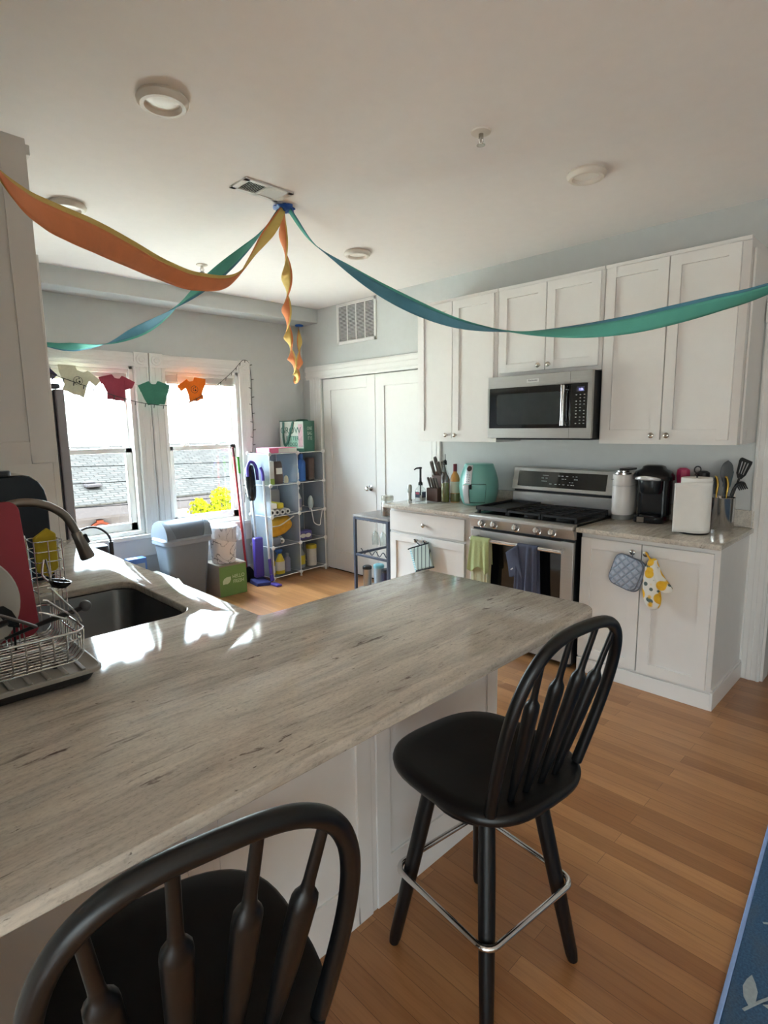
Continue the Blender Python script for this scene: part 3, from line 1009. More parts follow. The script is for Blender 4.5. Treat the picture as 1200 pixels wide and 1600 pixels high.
for yy in (2.228, 2.130, 1.964, 1.808, 1.706):
    o = Vector((RX0 + 0.0195, yy, 0.860))
    k_ = MB().lathe([(0, 0), (0.026, 0), (0.026, 0.004), (0.021, 0.008), (0.020, 0.028), (0.017, 0.033), (0, 0.034)], o, 24, kn_n).build('control_knob', M_CHROME, st)
    mb = MB()
    up_ = Vector((0.36, 0, 1)).normalized()
    mb.obox(o + kn_n * 0.036, up_ * 0.018, Y * 0.0055, kn_n * 0.006)
    mb.build('grip', M_CHROME, k_, 0.002)
dr = MB()
panel(dr, (RX0 + 0.050, RY1 - 0.004, 0.235), (0, -1, 0), (-1, 0, 0), RY1 - RY0 - 0.008, 0.580, 0.025, 0.075, 0.004, bot=0.14, top=0.078)
od = dr.build('oven_door', M_STEELV, st, 0.003)
MB().box(RX0 + 0.026, RX0 + 0.030, RY0 + 0.078, RY1 - 0.078, 0.374, 0.738).build('oven_window', M_BGLASS, od, 0.001)
mb = MB()
mb.cyl((RX0 - 0.038, RY0 + 0.045, 0.763), (RX0 - 0.038, RY1 - 0.045, 0.763), 0.0135)
for yy in (RY0 + 0.065, RY1 - 0.065):
    mb.cyl((RX0 - 0.038, yy, 0.763), (RX0 + 0.024, yy, 0.770), 0.010)
mb.build('handle', M_CHROME, od)
MB().box(RX0 + 0.028, RX0 + 0.050, RY0 + 0.004, RY1 - 0.004, 0.045, 0.225).build('bottom_drawer', M_STEELV, st, 0.003)
MB().box(RX0 + 0.06, 3.66, RY0 + 0.002, RY1 - 0.002, 0.900, 0.926).build('cooktop', M_BLACKG, st, 0.003)
# burners
for bx_, by_ in ((3.27, 1.70), (3.52, 1.70), (3.27, 1.93), (3.52, 1.93)):
    MB().lathe([(0, 0.022), (0.03, 0.022), (0.034, 0.016), (0.045, 0.012), (0.048, 0.0)], (bx_, by_, 0.926), 24).build('burner', M_IRON, st)
def grate(ya, yb):
    mb = MB()
    xa, xb, z0, z1 = 3.195, 3.635, 0.948, 0.962
    for xx in (xa, xb - 0.014):
        mb.box(xx, xx + 0.014, ya, yb, z0, z1)
    for yy in (ya, yb - 0.014):
        mb.box(xa, xb, yy, yy + 0.014, z0, z1)
    mid = (ya + yb) / 2
    mb.box(xa, xb, mid - 0.006, mid + 0.006, z0 + 0.001, z1)
    for k in range(1, 6):
        xx = xa + (xb - xa) * k / 6
        mb.box(xx - 0.006, xx + 0.006, ya, yb, z0 + 0.001, z1)
    for xx in (xa, xb - 0.014):
        for yy in (ya, yb - 0.014):
            mb.box(xx, xx + 0.014, yy, yy + 0.014, 0.926, z0)
    return mb.build('grate', M_IRON, st, 0.002)
grate(RY0 + 0.012, RY0 + 0.252)
grate(RY0 + 0.258, RY0 + 0.498)
mb = MB()
ya, yb = RY0 + 0.506, RY1 - 0.010
mb.box(3.195, 3.635, ya, yb, 0.945, 0.955)
for xx in (3.195, 3.623):
    mb.box(xx, xx + 0.012, ya, yb, 0.955, 0.972)
for yy in (ya, yb - 0.012):
    mb.box(3.195, 3.635, yy, yy + 0.012, 0.955, 0.972)
for xx in (3.21, 3.60):
    mb.box(xx, xx + 0.02, ya, ya + 0.02, 0.926, 0.945).box(xx, xx + 0.02, yb - 0.02, yb, 0.926, 0.945)
mb.build('griddle', M_IRON, st, 0.003)
# back console
mb = MB()
mb.box(3.665, XW - 0.02, RY0 + 0.006, RY1 - 0.006, 0.926, 1.035)
mb.build('back_riser', M_STEELV, st, 0.003)
MB().box(3.690, XW - 0.03, RY0 + 0.006, RY1 - 0.006, 1.035, 1.052).build('vent_slot', M_BLACK, st)
mb = MB()
mb.loft([[(3.655, y, 1.052), (XW - 0.02, y, 1.052), (XW - 0.02, y, 1.212), (3.690, y, 1.212)] for y in (RY0, RY1)])
cons = mb.build('console', M_STEELV, st, 0.004)
cn = Vector((-0.16, 0, 0.035)).normalized()
cu_ = Vector((0.035, 0, 0.16)).normalized()
cc = Vector((3.6725, (RY0 + RY1) / 2, 1.132))
gl_ = MB().obox(cc + cn * 0.001, Y * 0.335, cu_ * 0.056, cn * 0.0015).build('display_glass', M_BGLASS, cons, 0.001)
M_GLYPH = mat('pale_print', '#b9bcc0', 0.6, var=0.02)
mb = MB()
rg = random.Random(5)
for row, us in ((0.030, (-0.07, -0.055, -0.04, 0.05, 0.075, 0.11, 0.155, 0.18)), (0.010, (-0.075, -0.045, 0.08, 0.10, 0.17, 0.185)), (-0.012, (-0.075, -0.06, -0.045, 0.135, 0.155)), (-0.030, (-0.01, 0.03, 0.06, 0.09, 0.125, 0.15, 0.165))):
    for q in us:
        mb.obox(cc + cn * 0.0027 + cu_ * row - Y * (q - 0.06), Y * rg.uniform(0.004, 0.009), cu_ * 0.0022, cn * 0.0002)
mb.build('touch_marks', M_GLYPH, gl_, smooth=False)

# ------------------------------------------------------------------ microwave
MX, MY0, MY1, MZ0, MZ1 = 3.362, 1.594, 2.348, 1.432, 1.848
mw = thing('microwave', 'stainless over-the-range microwave with black glass door', 'microwave', ((MX + XW) / 2, (MY0 + MY1) / 2, MZ0))
MB().box(MX + 0.03, XW - 0.001, MY0 + 0.002, MY1 - 0.002, MZ0, MZ1).build('body', M_BLACK, mw, 0.003)
ff = MB()
ff.box(MX, MX + 0.0295, MY0, MY1, MZ1 - 0.075, MZ1).box(MX, MX + 0.0295, MY0, MY1, MZ0 + 0.002, MZ0 + 0.066).box(MX, MX + 0.0295, MY0, MY0 + 0.028, MZ0 + 0.066, MZ1 - 0.075).box(MX, MX + 0.0295, MY1 - 0.010, MY1, MZ0 + 0.066, MZ1 - 0.075)
fr_ = ff.build('front_frame', M_STEELV, mw, 0.002)
MB().box(MX - 0.0005, MX + 0.0012, MY0 + 0.142, MY0 + 0.1432, MZ0 + 0.004, MZ0 + 0.064).box(MX - 0.0005, MX + 0.0012, MY0 + 0.142, MY0 + 0.1432, MZ1 - 0.073, MZ1 - 0.002).build('door_gap', M_BLACK, fr_, smooth=False)
dg_ = MB().box(MX + 0.003, MX + 0.028, MY0 + 0.145, MY1 - 0.011, MZ0 + 0.067, MZ1 - 0.076).build('glass_door', M_BGLASS, mw, 0.003)
M_MWIN = mat('microwave_window', '#34393a', 0.12, var=0.08)
MB().prism(rrect(0.475, 0.205, 0.02), (MX + 0.0028, MY0 + 0.445, MZ0 + 0.195), -Y, Z, (-0.001, 0, 0)).build('window', M_MWIN, dg_)
mb = MB()
hx, hy = MX - 0.036, MY0 + 0.172
mb.cyl((hx, hy, MZ0 + 0.085), (hx, hy, MZ1 - 0.095), 0.0125)
for zz in (MZ0 + 0.10, MZ1 - 0.11):
    mb.cyl((hx, hy, zz), (MX + 0.004, hy, zz), 0.008)
for zz in (MZ0 + 0.083, MZ1 - 0.112):
    mb.cyl((hx, hy, zz), (hx, hy, zz + 0.028), 0.0145)
mb.build('handle', M_CHROME, dg_)
cp = MB().box(MX + 0.003, MX + 0.028, MY0 + 0.029, MY0 + 0.1435, MZ0 + 0.067, MZ1 - 0.076).build('control_panel', M_BGLASS, mw, 0.003)
K = N('clock_glow')
K.b.inputs['Base Color'].default_value = (0.02, 0.02, 0.03, 1)
K.b.inputs['Emission Color'].default_value = (0.42, 0.42, 1.0, 1)
K.b.inputs['Emission Strength'].default_value = 0.8
M_GLOW = K.m
M_LCD = mat('display_window', '#4a4a63', 0.3, var=0.02)
MB().box(MX + 0.0015, MX + 0.003, MY0 + 0.050, MY0 + 0.098, 1.722, 1.752).build('display', M_LCD, cp)
lettering('1:06', M_GLOW, cp, (MX + 0.0014, MY0 + 0.072, 1.734), (0, -1, 0), Z, 0.016, squeeze=0.8, name='clock_digits')
mb = MB()
for r_ in range(10):
    for c_ in range(3):
        if (r_ * 3 + c_) % 7 != 5:
            mb.box(MX + 0.0022, MX + 0.003, MY0 + 0.044 + c_ * 0.026, MY0 + 0.053 + c_ * 0.026, 1.700 - r_ * 0.0195, 1.704 - r_ * 0.0195)
mb.build('key_marks', M_GLYPH, cp, smooth=False)
MB().box(MX - 0.003, MX, MY1 - 0.395, MY1 - 0.305, MZ1 - 0.052, MZ1 - 0.028).build('badge', mat('badge_plate', '#d6d4d0', 0.4, 0.2), mw, 0.001)
lettering('KitchenAid', M_BLACK, mw, (MX - 0.0032, MY1 - 0.350, MZ1 - 0.040), (0, -1, 0), Z, 0.011, squeeze=0.95)
mb = MB()
mb.box(MX + 0.06, XW - 0.06, MY0 + 0.03, MY1 - 0.03, MZ0 - 0.010, MZ0)
mb.build('bottom_grille', M_BLACK, mw, 0.002)

# ------------------------------------------------------------------ bar stools
stool = thing('bar_stool', 'black spindle-back bar stool with chrome footrest at the open end of the worktop', 'stool', (1.212, 0.842, 0), -0.12, group='black bar stools at the peninsula')
ST = 0.62
def seat_loop(k, z):
    return [(x, y, z) for x, y in sup(0.226 * k, 0.231 * k, 3.0, 48)]
mb = MB()
mb.loft([seat_loop(0.80, 0.578), seat_loop(0.93, 0.582), seat_loop(0.99, 0.594), seat_loop(1.0, 0.606), seat_loop(0.985, 0.616), seat_loop(0.95, 0.620), seat_loop(0.80, 0.617), seat_loop(0.55, 0.609), seat_loop(0.25, 0.606)])
mb.build('seat', M_STOOL, stool, local=True, ang=50)
MB().cyl((0, 0, 0.535), (0, 0, 0.579), 0.135, n=32).cyl((0, 0, 0.515), (0, 0, 0.536), 0.155, n=32).build('swivel_plate', M_STOOL, stool, local=True, bevel=0.003)
for sx, sy in ((-1, 1), (1, 1), (1, -1), (-1, -1)):
    a = Vector((sx * 0.100, sy * 0.100, 0.545))
    b = Vector((sx * 0.183, sy * 0.183, 0.0))
    d = b - a
    lg = MB().tube([a, a + d * 0.25, a + d * 0.55, a + d * 0.96, b], [0.0215, 0.0225, 0.0215, 0.0175, 0.0145], 16).build('leg', M_STOOL, stool, local=True)
ring = [(x, y, 0.252) for x, y in rrect(0.358, 0.358, 0.036, 6)]
MB().tube(ring, 0.0085, 10, closed=True).build('footrest', M_CHROME, stool, local=True)
# bent bow and arrow spindles
BW, BH, BL, BN, BT, BY_ = 0.236, 0.462, 0.122, 3.0, 0.27, 0.172
def bow(th):
    c, s_ = math.cos(th), math.sin(th)
    zz = BH * abs(s_) ** (2 / BN)
    return Vector((BW * math.copysign(abs(c) ** (2 / BN), c) * (1 - BT * (1 - zz / BH)), -BY_ - BL * zz / BH, 0.612 + zz))
pts = [bow(PI * (0.001 + 0.998 * i / 64)) for i in range(65)]
mb = MB()
mb.tube(pts, 0.0145, 14, flat=1.0)
mb.build('bow', M_STOOL, stool, local=True)
def bow_z(x):
    best = None
    for i in range(20, 181):
        p = bow(PI * i / 200)
        if best is None or abs(p.x - x) < best[0]:
            best = (abs(p.x - x), p)
    return best[1]
for xb, xt in ((-0.088, -0.140), (-0.030, -0.048), (0.030, 0.048), (0.088, 0.140)):
    top = bow_z(xt)
    bot = Vector((xb, -0.165, 0.612))
    d = top - bot
    mb = MB()
    ks = [(0, 0.010), (0.06, 0.011), (0.20, 0.0150), (0.40, 0.0190), (0.665, 0.0205), (0.695, 0.0195), (0.715, 0.0140), (0.73, 0.0105), (0.76, 0.0092), (1.0, 0.0082)]
    mb.tube([bot + d * k for k, r in ks], [r for k, r in ks], 14, flat=0.80, up=(0, 1, 0.25))
    mb.build('spindle', M_STOOL, stool, local=True)
copy_tree(stool, (0.316, 0.822, 0), -0.185, 'black spindle-back bar stool nearest the camera, its bow cut by the picture edge')

# ------------------------------------------------------------------ rug
M_RUG = rug_mat('blue_rug')
M_RUGL = mat('rug_leaf', '#9aa3a6', 0.95, var=0.1, scale=80)
M_RUGE = mat('rug_binding', '#8fa9d6', 0.9, var=0.06, scale=60)
rg_ = thing('area_rug', 'blue area rug with pale grey leaf sprigs on the oak floor', 'rug', (2.6, -0.65, 0), math.radians(4.4))
mb = MB()
mb.box(-1.45, 1.55, -1.3, 1.02, 0.0, 0.012)
mb.build('pile', M_RUG, rg_, local=True, bevel=0.004)
MB().box(-1.45, 1.55, 1.02, 1.032, 0.0, 0.012).build('binding', M_RUGE, rg_, local=True, bevel=0.003)
mb = MB()
rr = random.Random(11)
for i in range(9):
    for j in range(6):
        cx, cy = -1.33 + i * 0.34 + (j % 2) * 0.15, 0.98 - j * 0.34
        a0 = rr.uniform(-0.35, 0.35) - 1.0
        stem = [(cx + t * 0.2 * math.cos(a0) + 0.02 * math.sin(t * 3), cy + t * 0.2 * math.sin(a0), 0.0128) for t in (0, 0.25, 0.5, 0.75, 1)]
        mb.tube(stem, 0.004, 5, flat=0.15, up=(0, 0, 1))
        for t, sd in ((0.1, 1), (0.3, -1), (0.5, 1), (0.7, -1), (1.0, 0)):
            p = Vector((cx + t * 0.2 * math.cos(a0), cy + t * 0.2 * math.sin(a0), 0.0125))
            aa = a0 + sd * 0.75
            u = Vector((math.cos(aa), math.sin(aa), 0))
            w = Vector((-u.y, u.x, 0))
            L = rr.uniform(0.07, 0.11)
            mb.prism([(0, 0), (0.25, 0.14), (0.55, 0.17), (0.8, 0.10), (1, 0), (0.8, -0.08), (0.55, -0.14), (0.25, -0.11)], p, u * L, w * L, (0, 0, 0.0012))
lv = mb.build('leaf_pattern', M_RUGL, rg_, local=True, smooth=False)
lv['kind'] = 'stuff'

# ------------------------------------------------------------------ ceiling fittings
M_LAMP = mat('lamp_lens', '#efe9df', 0.35, var=0.01)
M_LRING = mat('lamp_ring', '#ddd4c8', 0.45, var=0.01)
def disc_light(x, y, label):
    t = thing('ceiling_light', label, 'ceiling light', (x, y, CEIL - 0.03), group='round flush ceiling lights')
    MB().lathe([(0.078, 0.0), (0.085, -0.0), (0.092, -0.012), (0.090, -0.022), (0.080, -0.032), (0.066, -0.032), (0.060, -0.022), (0.060, 0)], (x, y, CEIL), 40).build('trim_ring', M_LRING, t)
    MB().lathe([(0.060, -0.016), (0.03, -0.021), (0, -0.022)], (x, y, CEIL), 40).build('lens', M_LAMP, t)
    return t
disc_light(1.035, 2.165, 'round white flush ceiling light nearest the camera, above the faucet')
disc_light(1.09, 3.47, 'round flush ceiling light partly behind the orange streamer at far left')
disc_light(2.80, 3.06, 'round flush ceiling light above the pantry side, behind the teal streamer')
disc_light(2.77, 1.385, 'round flush ceiling light in front of the wall cabinets on the right')
def sprinkler(x, y, label):
    t = thing('sprinkler_head', label, 'sprinkler', (x, y, CEIL - 0.06), group='fire sprinkler heads')
    MB().lathe([(0, 0), (0.042, 0), (0.040, -0.006), (0.022, -0.010), (0, -0.010)], (x, y, CEIL), 28).build('escutcheon', M_LRING, t)
    mb = MB()
    mb.cyl((x, y, CEIL - 0.010), (x, y, CEIL - 0.026), 0.010)
    for s_ in (-1, 1):
        mb.tube([(x + s_ * 0.009, y, CEIL - 0.022), (x + s_ * 0.015, y, CEIL - 0.034), (x + s_ * 0.004, y, CEIL - 0.052)], 0.0025, 6)
    mb.cyl((x, y, CEIL - 0.026), (x, y, CEIL - 0.052), 0.003)
    mb.build('frame', M_NICKEL, t)
    MB().lathe([(0, -0.054), (0.017, -0.054), (0.018, -0.052), (0, -0.051)], (x, y, CEIL), 16).build('deflector', M_NICKEL, t)
sprinkler(2.085, 1.51, 'fire sprinkler head on the ceiling nearer the camera, right of centre')
sprinkler(2.16, 4.06, 'small fire sprinkler head far back on the ceiling near the windows')

def grid_vent(name, label, cat, O, A, B, Nn, w, h, cols, pitch, fr):
    """louvred grille: corner O, width A, height B, outward normal Nn"""
    O, A, B, Nn = Vector(O), Vector(A), Vector(B), Vector(Nn)
    t = thing(name, label, cat, O + A * w / 2 + B * h / 2)
    def bx(mb, a0, a1, b0, b1, n0, n1):
        mb.obox(O + A * (a0 + a1) / 2 + B * (b0 + b1) / 2 + Nn * (n0 + n1) / 2, A * (a1 - a0) / 2, B * (b1 - b0) / 2, Nn * (n1 - n0) / 2)
    mb = MB()
    bx(mb, 0, w, 0, fr, 0, 0.010); bx(mb, 0, w, h - fr, h, 0, 0.010); bx(mb, 0, fr, 0, h, 0, 0.010); bx(mb, w - fr, w, 0, h, 0, 0.010)
    for c_ in range(1, cols):
        q = fr + (w - 2 * fr) * c_ / cols
        bx(mb, q - 0.005, q + 0.005, fr, h - fr, 0, 0.009)
    mb.build('frame', M_TRIM, t, 0.001)
    mb = MB()
    bx(mb, fr, w - fr, fr, h - fr, 0.0002, 0.001)
    mb.build('backing', M_DARKGAP, t, smooth=False)
    mb = MB()
    k = int((h - 2 * fr) / pitch)
    for i in range(k):
        b_ = fr + (i + 0.5) * pitch
        mb.obox(O + A * w / 2 + B * b_ + Nn * 0.0045, A * (w / 2 - fr), (B * 0.55 + Nn * 0.83) * pitch * 0.26, (Nn * 0.55 - B * 0.83) * 0.0006)
    mb.build('louvres', M_TRIM, t, smooth=False)
    return t
grid_vent('return_air_grille', 'large white louvred return air grille high on the stove wall', 'air grille', (XW, 4.465, 2.328), (0, -1, 0), (0, 0, 1), (-1, 0, 0), 0.56, 0.385, 4, 0.0125, 0.028)
# ceiling register: two banks of slats
t = thing('ceiling_vent', 'white rectangular ceiling vent beside the blue tape blob', 'ceiling vent', (1.745, 2.61, CEIL - 0.012))
va, vb, vc, vd = 1.605, 1.885, 2.535, 2.690
mb = MB()
for q in ((va, vb, vc, vc + 0.025), (va, vb, vd - 0.025, vd), (va, va + 0.03, vc, vd), (vb - 0.03, vb, vc, vd), (1.738, 1.752, vc, vd)):
    mb.box(q[0], q[1], q[2], q[3], CEIL - 0.008, CEIL - 0.0001)
mb.build('frame', M_TRIM, t, 0.0015)
MB().box(va + 0.02, vb - 0.02, vc + 0.02, vd - 0.02, CEIL - 0.0016, CEIL - 0.0004).build('backing', M_DARKGAP, t, smooth=False)
for x0_, x1_, s_ in ((va + 0.03, 1.738, 1), (1.752, vb - 0.03, -1)):
    mb = MB()
    for i in range(10):
        xx = x0_ + (i + 0.5) * (x1_ - x0_) / 10
        mb.obox((xx, (vc + vd) / 2, CEIL - 0.0052), (0.0028, 0, s_ * 0.0028), (0, (vd - vc) / 2 - 0.022, 0), (0.0004, 0, -s_ * 0.0004))
    mb.build('slats', M_TRIM, t, smooth=False)

# ------------------------------------------------------------------ party streamers
M_TAPE = mat('blue_tape', '#2458a8', 0.35, var=0.12, scale=30)
def tape_blob(c, s, label):
    mb = MB()
    rn = random.Random(int(c[0] * 100))
    mb.ball((c[0], c[1], c[2]), s, (1.15, 1.0, 0.42), 22, 12)
    for v in mb.bm.verts:
        d = v.co - Vector(c)
        f = 1 + 0.18 * math.sin(d.x * 160 + 1) * math.cos(d.y * 140) + 0.12 * math.sin(d.z * 220 + d.x * 90)
        v.co = Vector(c) + d * f
    return tag(mb.build('tape_blob', M_TAPE, ang=60), label, 'tape')
tape_blob((1.955, 2.715, CEIL - 0.012), 0.050, 'crumpled blob of blue tape holding the streamers beside the ceiling vent')
tape_blob((3.70, 4.965, 2.574), 0.036, 'small blob of blue tape under the soffit near the corner')
M_ORG = mat('orange_crepe', '#dc8450', 0.85, var=0.05, bump=0.3, bscale=200)
M_YEL = mat('yellow_crepe', '#d6b765', 0.85, var=0.05, bump=0.3, bscale=200)
M_TEAL = mat('teal_crepe', '#58a898', 0.85, var=0.05, bump=0.3, bscale=200)
M_BLUE = mat('slate_blue_crepe', '#4f8599', 0.85, var=0.05, bump=0.3, bscale=200)
def ribbon(pts, w, turns, phase, side, off, wid_fn=None, shift=0.0):
    P = catmull(pts, 14)
    m = len(P)
    mb = MB()
    rows = []
    L = [0]
    for a, b in zip(P, P[1:]):
        L.append(L[-1] + (b - a).length)
    for i, p in enumerate(P):
        t = (P[min(i + 1, m - 1)] - P[max(i - 1, 0)]).normalized()
        s = L[i] / L[-1]
        upv = Z - t * t.z
        if upv.length < 0.05:
            upv = X - t * t.x
        upv.normalize()
        sd = t.cross(upv)
        a = phase(s) if callable(phase) else phase + turns * 2 * PI * s
        wv = upv * math.cos(a) + sd * math.sin(a)
        nv = t.cross(wv)
        hw = (w / 2) * (wid_fn(s) if wid_fn else 1.0)
        row = []
        for k in range(6):
            q = (k / 5 * 2 - 1)
            row.append(mb.bm.verts.new(p + wv * (q * hw + shift * hw) + nv * (off * side + 0.10 * hw * (1 - q * q))))
        rows.append(row)
    for a, b in zip(rows, rows[1:]):
        for k in range(5):
            mb._f((a[k], a[k + 1], b[k + 1], b[k]))
    return mb
def streamer(label, pts, mats, w, turns, phase, wid_fn=None, names=('outer_strip', 'inner_strip'), shift=0.42):
    t = thing('paper_streamer', label, 'streamer', pts[0], group='twisted crepe paper streamers')
    ribbon(pts, w, turns, phase, 1, 0.0012, wid_fn, -shift / 2).build(names[0], mats[0], t, solid=0.0006, ang=80)
    ribbon(pts, w, turns, phase, -1, 0.0012, wid_fn, shift / 2).build(names[1], mats[1], t, solid=0.0006, ang=80)
    return t
S0 = Vector((1.935, 2.700, CEIL - 0.022))
def pinch(s):
    return 0.45 + 0.55 * min(1, s * 9, (1 - s) * 9)
streamer('wide orange and yellow streamer swooping from the tape blob to the near left', [S0, (1.807, 2.62, 2.56), (1.60, 2.49, 2.353), (1.372, 2.318, 2.168), (1.10, 2.114, 2.082), (0.88, 1.925, 2.050), (0.69, 1.718, 2.022), (0.538, 1.529, 1.990), (0.42, 1.375, 1.958), (0.335, 1.26, 1.938), (0.255, 1.13, 1.935), (0.16, 0.97, 2.0), (0.062, 0.86, 2.12)], (M_ORG, M_YEL), 0.062, 1.0, lambda s: 0.35 + 2 * PI * (0.95 * min(s, 0.42) + 0.09 * math.sin(min(s, 0.9) * 9)) + 0.35 * max(0, s - 0.42), pinch, shift=-0.42)
streamer('teal streamer running from the tape blob back to the left window', [S0 + Vector((-0.02, 0, 0)), (1.86, 2.85, 2.575), (1.77, 3.10, 2.43), (1.70, 3.45, 2.305), (1.66, 3.83, 2.215), (1.62, 4.13, 2.175), (1.56, 4.45, 2.145), (1.47, 4.72, 2.145), (1.40, 4.88, 2.155), (1.32, 5.03, 2.185)], (M_TEAL, M_BLUE), 0.058, 1.5, 0.5, pinch)
streamer('narrow orange streamer hanging from the tape blob and up to the far corner', [S0 + Vector((0.01, 0.01, 0)), (2.02, 2.83, 2.62), (2.18, 3.03, 2.49), (2.36, 3.30, 2.355), (2.58, 3.60, 2.20), (2.80, 3.87, 2.075), (3.02, 4.12, 1.985), (3.20, 4.36, 1.955), (3.34, 4.52, 2.02), (3.48, 4.68, 2.17), (3.60, 4.83, 2.36), (3.69, 4.955, 2.565)], (M_ORG, M_YEL), 0.058, 4.5, 0.2, pinch)
streamer('teal streamer crossing in front of the wall cabinets to the right edge', [S0 + Vector((0.03, -0.01, 0)), (2.045, 2.60, 2.53), (2.125, 2.45, 2.40), (2.215, 2.26, 2.255), (2.29, 2.05, 2.13), (2.335, 1.85, 2.04), (2.362, 1.66, 1.985), (2.375, 1.45, 1.943), (2.368, 1.20, 1.918), (2.345, 0.98, 1.912), (2.322, 0.80, 1.922), (2.318, 0.65, 1.940), (2.322, 0.50, 1.965), (2.36, 0.2, 2.06), (2.45, -0.3, 2.32), (2.55, -0.8, 2.69)], (M_TEAL, M_BLUE), 0.060, 1.7, 0.9, pinch)

# ------------------------------------------------------------------ blinds, shirts, string lights
M_BLIND = mat('blind_slats', '#d2cfc9', 0.6, var=0.02)
def blind(x0, x1, label):
    t = thing('window_blind', label, 'blind', ((x0 + x1) / 2, YW + 0.03, 1.95), group='raised blinds')
    MB().box(x0 + 0.035, x1 - 0.035, YW + 0.012, YW + 0.050, 2.005, 2.034).build('head_rail', M_BLIND, t, 0.002)
    mb = MB()
    for i in range(11):
        mb.box(x0 + 0.04, x1 - 0.04, YW + 0.010, YW + 0.052, 1.948 + i * 0.005, 1.9508 + i * 0.005)
    mb.build('slat_stack', M_BLIND, t, smooth=False)
    MB().box(x0 + 0.04, x1 - 0.04, YW + 0.012, YW + 0.05, 1.930, 1.945).build('bottom_rail', M_BLIND, t, 0.002)
    MB().tube([(x0 + 0.14, YW + 0.004, 2.02), (x0 + 0.145, YW + 0.0, 1.80), (x0 + 0.16, YW - 0.002, 1.50)], 0.004, 8).build('wand', mat('blind_wand', '#b9b6b0', 0.3), t)
blind(W1[0], W1[1], 'raised white blind at the top of the left window')
blind(W2[0], W2[1], 'raised white blind at the top of the right window')

tw = [(1.06, YW - 0.066, 2.03), (1.30, YW - 0.072, 1.985), (1.66, YW - 0.078, 1.957), (1.985, YW - 0.082, 1.905), (2.26, YW - 0.082, 1.905), (2.58, YW - 0.078, 1.962), (2.86, YW - 0.07, 2.04), (3.075, YW - 0.03, 2.135)]
tag(MB().tube(catmull(tw, 8), 0.0014, 6).build('garland_twine', mat('pale_twine', '#cfcac0', 0.9)), 'thin pale twine holding the row of little shirts across the windows', 'twine')
M_PRINT = mat('shirt_print', '#2b2c2e', 0.9)
def shirt(x, z, yy, ang, m, label, logo, k=1.0, squash=1.0):
    t = thing('mini_t_shirt', label, 'shirt', (x, yy, z - 0.11), group='little felt shirts on the garland')
    half = [(0.0, -0.035), (0.022, -0.033), (0.035, -0.022), (0.042, -0.008), (0.060, -0.012), (0.155, -0.045), (0.135, -0.098), (0.078, -0.080), (0.072, -0.12), (0.078, -0.215), (0.04, -0.210), (0.0, -0.218)]
    poly = [(a * k * squash, b * k) for a, b in half] + [(-a * k * squash, b * k) for a, b in reversed(half[1:-1])]
    ca, sa = math.cos(ang), math.sin(ang)
    poly = [(a * ca - b * sa, a * sa + b * ca) for a, b in poly]
    mb = MB()
    mb.prism(poly, (x, yy, z), X, Z, (0, 0.004, 0))
    bmesh.ops.triangulate(mb.bm, faces=mb.bm.faces[:])
    bmesh.ops.subdivide_edges(mb.bm, edges=mb.bm.edges[:], cuts=2, use_grid_fill=True)
    rn = x * 7
    for v in mb.bm.verts:
        v.co.y += 0.006 * math.sin(v.co.x * 55 + rn) * (z - v.co.z) / 0.2 + 0.004 * math.sin(v.co.z * 45 + rn)
    b = mb.build('cloth', m, t, ang=60)
    if logo:
        c = Vector((x, yy - 0.0125, z)) + X * (0.11 * k * sa) - Z * (0.11 * k * ca)
        lg = MB()
        lg.lathe([(0.031, 0), (0.034, 0), (0.034, 0.001), (0.031, 0.001), (0.031, 0)], c, 28, (0, -1, 0))
        lg.prism([(0.016 * math.cos(q), 0.016 * math.sin(q)) for q in [PI * 0.5 + PI * i / 10 for i in range(11)]] + [(0.007 * math.cos(q) - 0.004, 0.011 * math.sin(q)) for q in [PI * 1.5 - PI * i / 10 for i in range(11)]], c, X, Z, (0, -0.001, 0))
        lg.prism([(0.004, 0.020), (0.010, 0.028), (0.013, 0.018), (0.009, 0.012)], c, X, Z, (0, -0.001, 0))
        lg.prism([(0.002, -0.012), (0.016, -0.016), (0.018, -0.006), (0.010, 0.004), (0.005, -0.002)], c, X, Z, (0, -0.001, 0))
        lg.build('printed_emblem', M_PRINT, t, smooth=False)
    return t
felt = lambda n, c: mat(n, c, 0.95, var=0.05, scale=60, bump=0.1, bscale=300)
YS = YW - 0.10
shirt(1.265, 2.045, YS, -0.42, felt('purple_felt', '#4d4a68'), 'small purple shirt half hidden at the left end of the garland', False, 0.9)
shirt(1.555, 2.020, YS, -0.36, felt('cream_felt', '#cfcbb2'), 'small cream shirt with a dark round print on the garland', True, 1.05)
shirt(1.822, 1.980, YS, -0.10, felt('maroon_felt', '#963a4b'), 'small maroon shirt hanging in the middle of the left window', False, 1.0, 0.93)
shirt(2.122, 1.945, YS, 0.05, felt('green_felt', '#3d7a66'), 'small green shirt hanging in front of the post between the windows', False, 0.98, 0.93)
shirt(2.460, 1.985, YS, 0.26, felt('orange_felt', '#f4781b'), 'small orange shirt with a dark print over the right window', True, 1.0, 0.90)
M_WIRE = mat('dark_green_wire', '#20241f', 0.6)
M_BULB = mat('mini_bulb', '#3a3d36', 0.3)
sl = thing('string_lights', 'dark string of small unlit lights draped over the windows and down the casing', 'string lights', (2.2, YW - 0.07, 1.85))
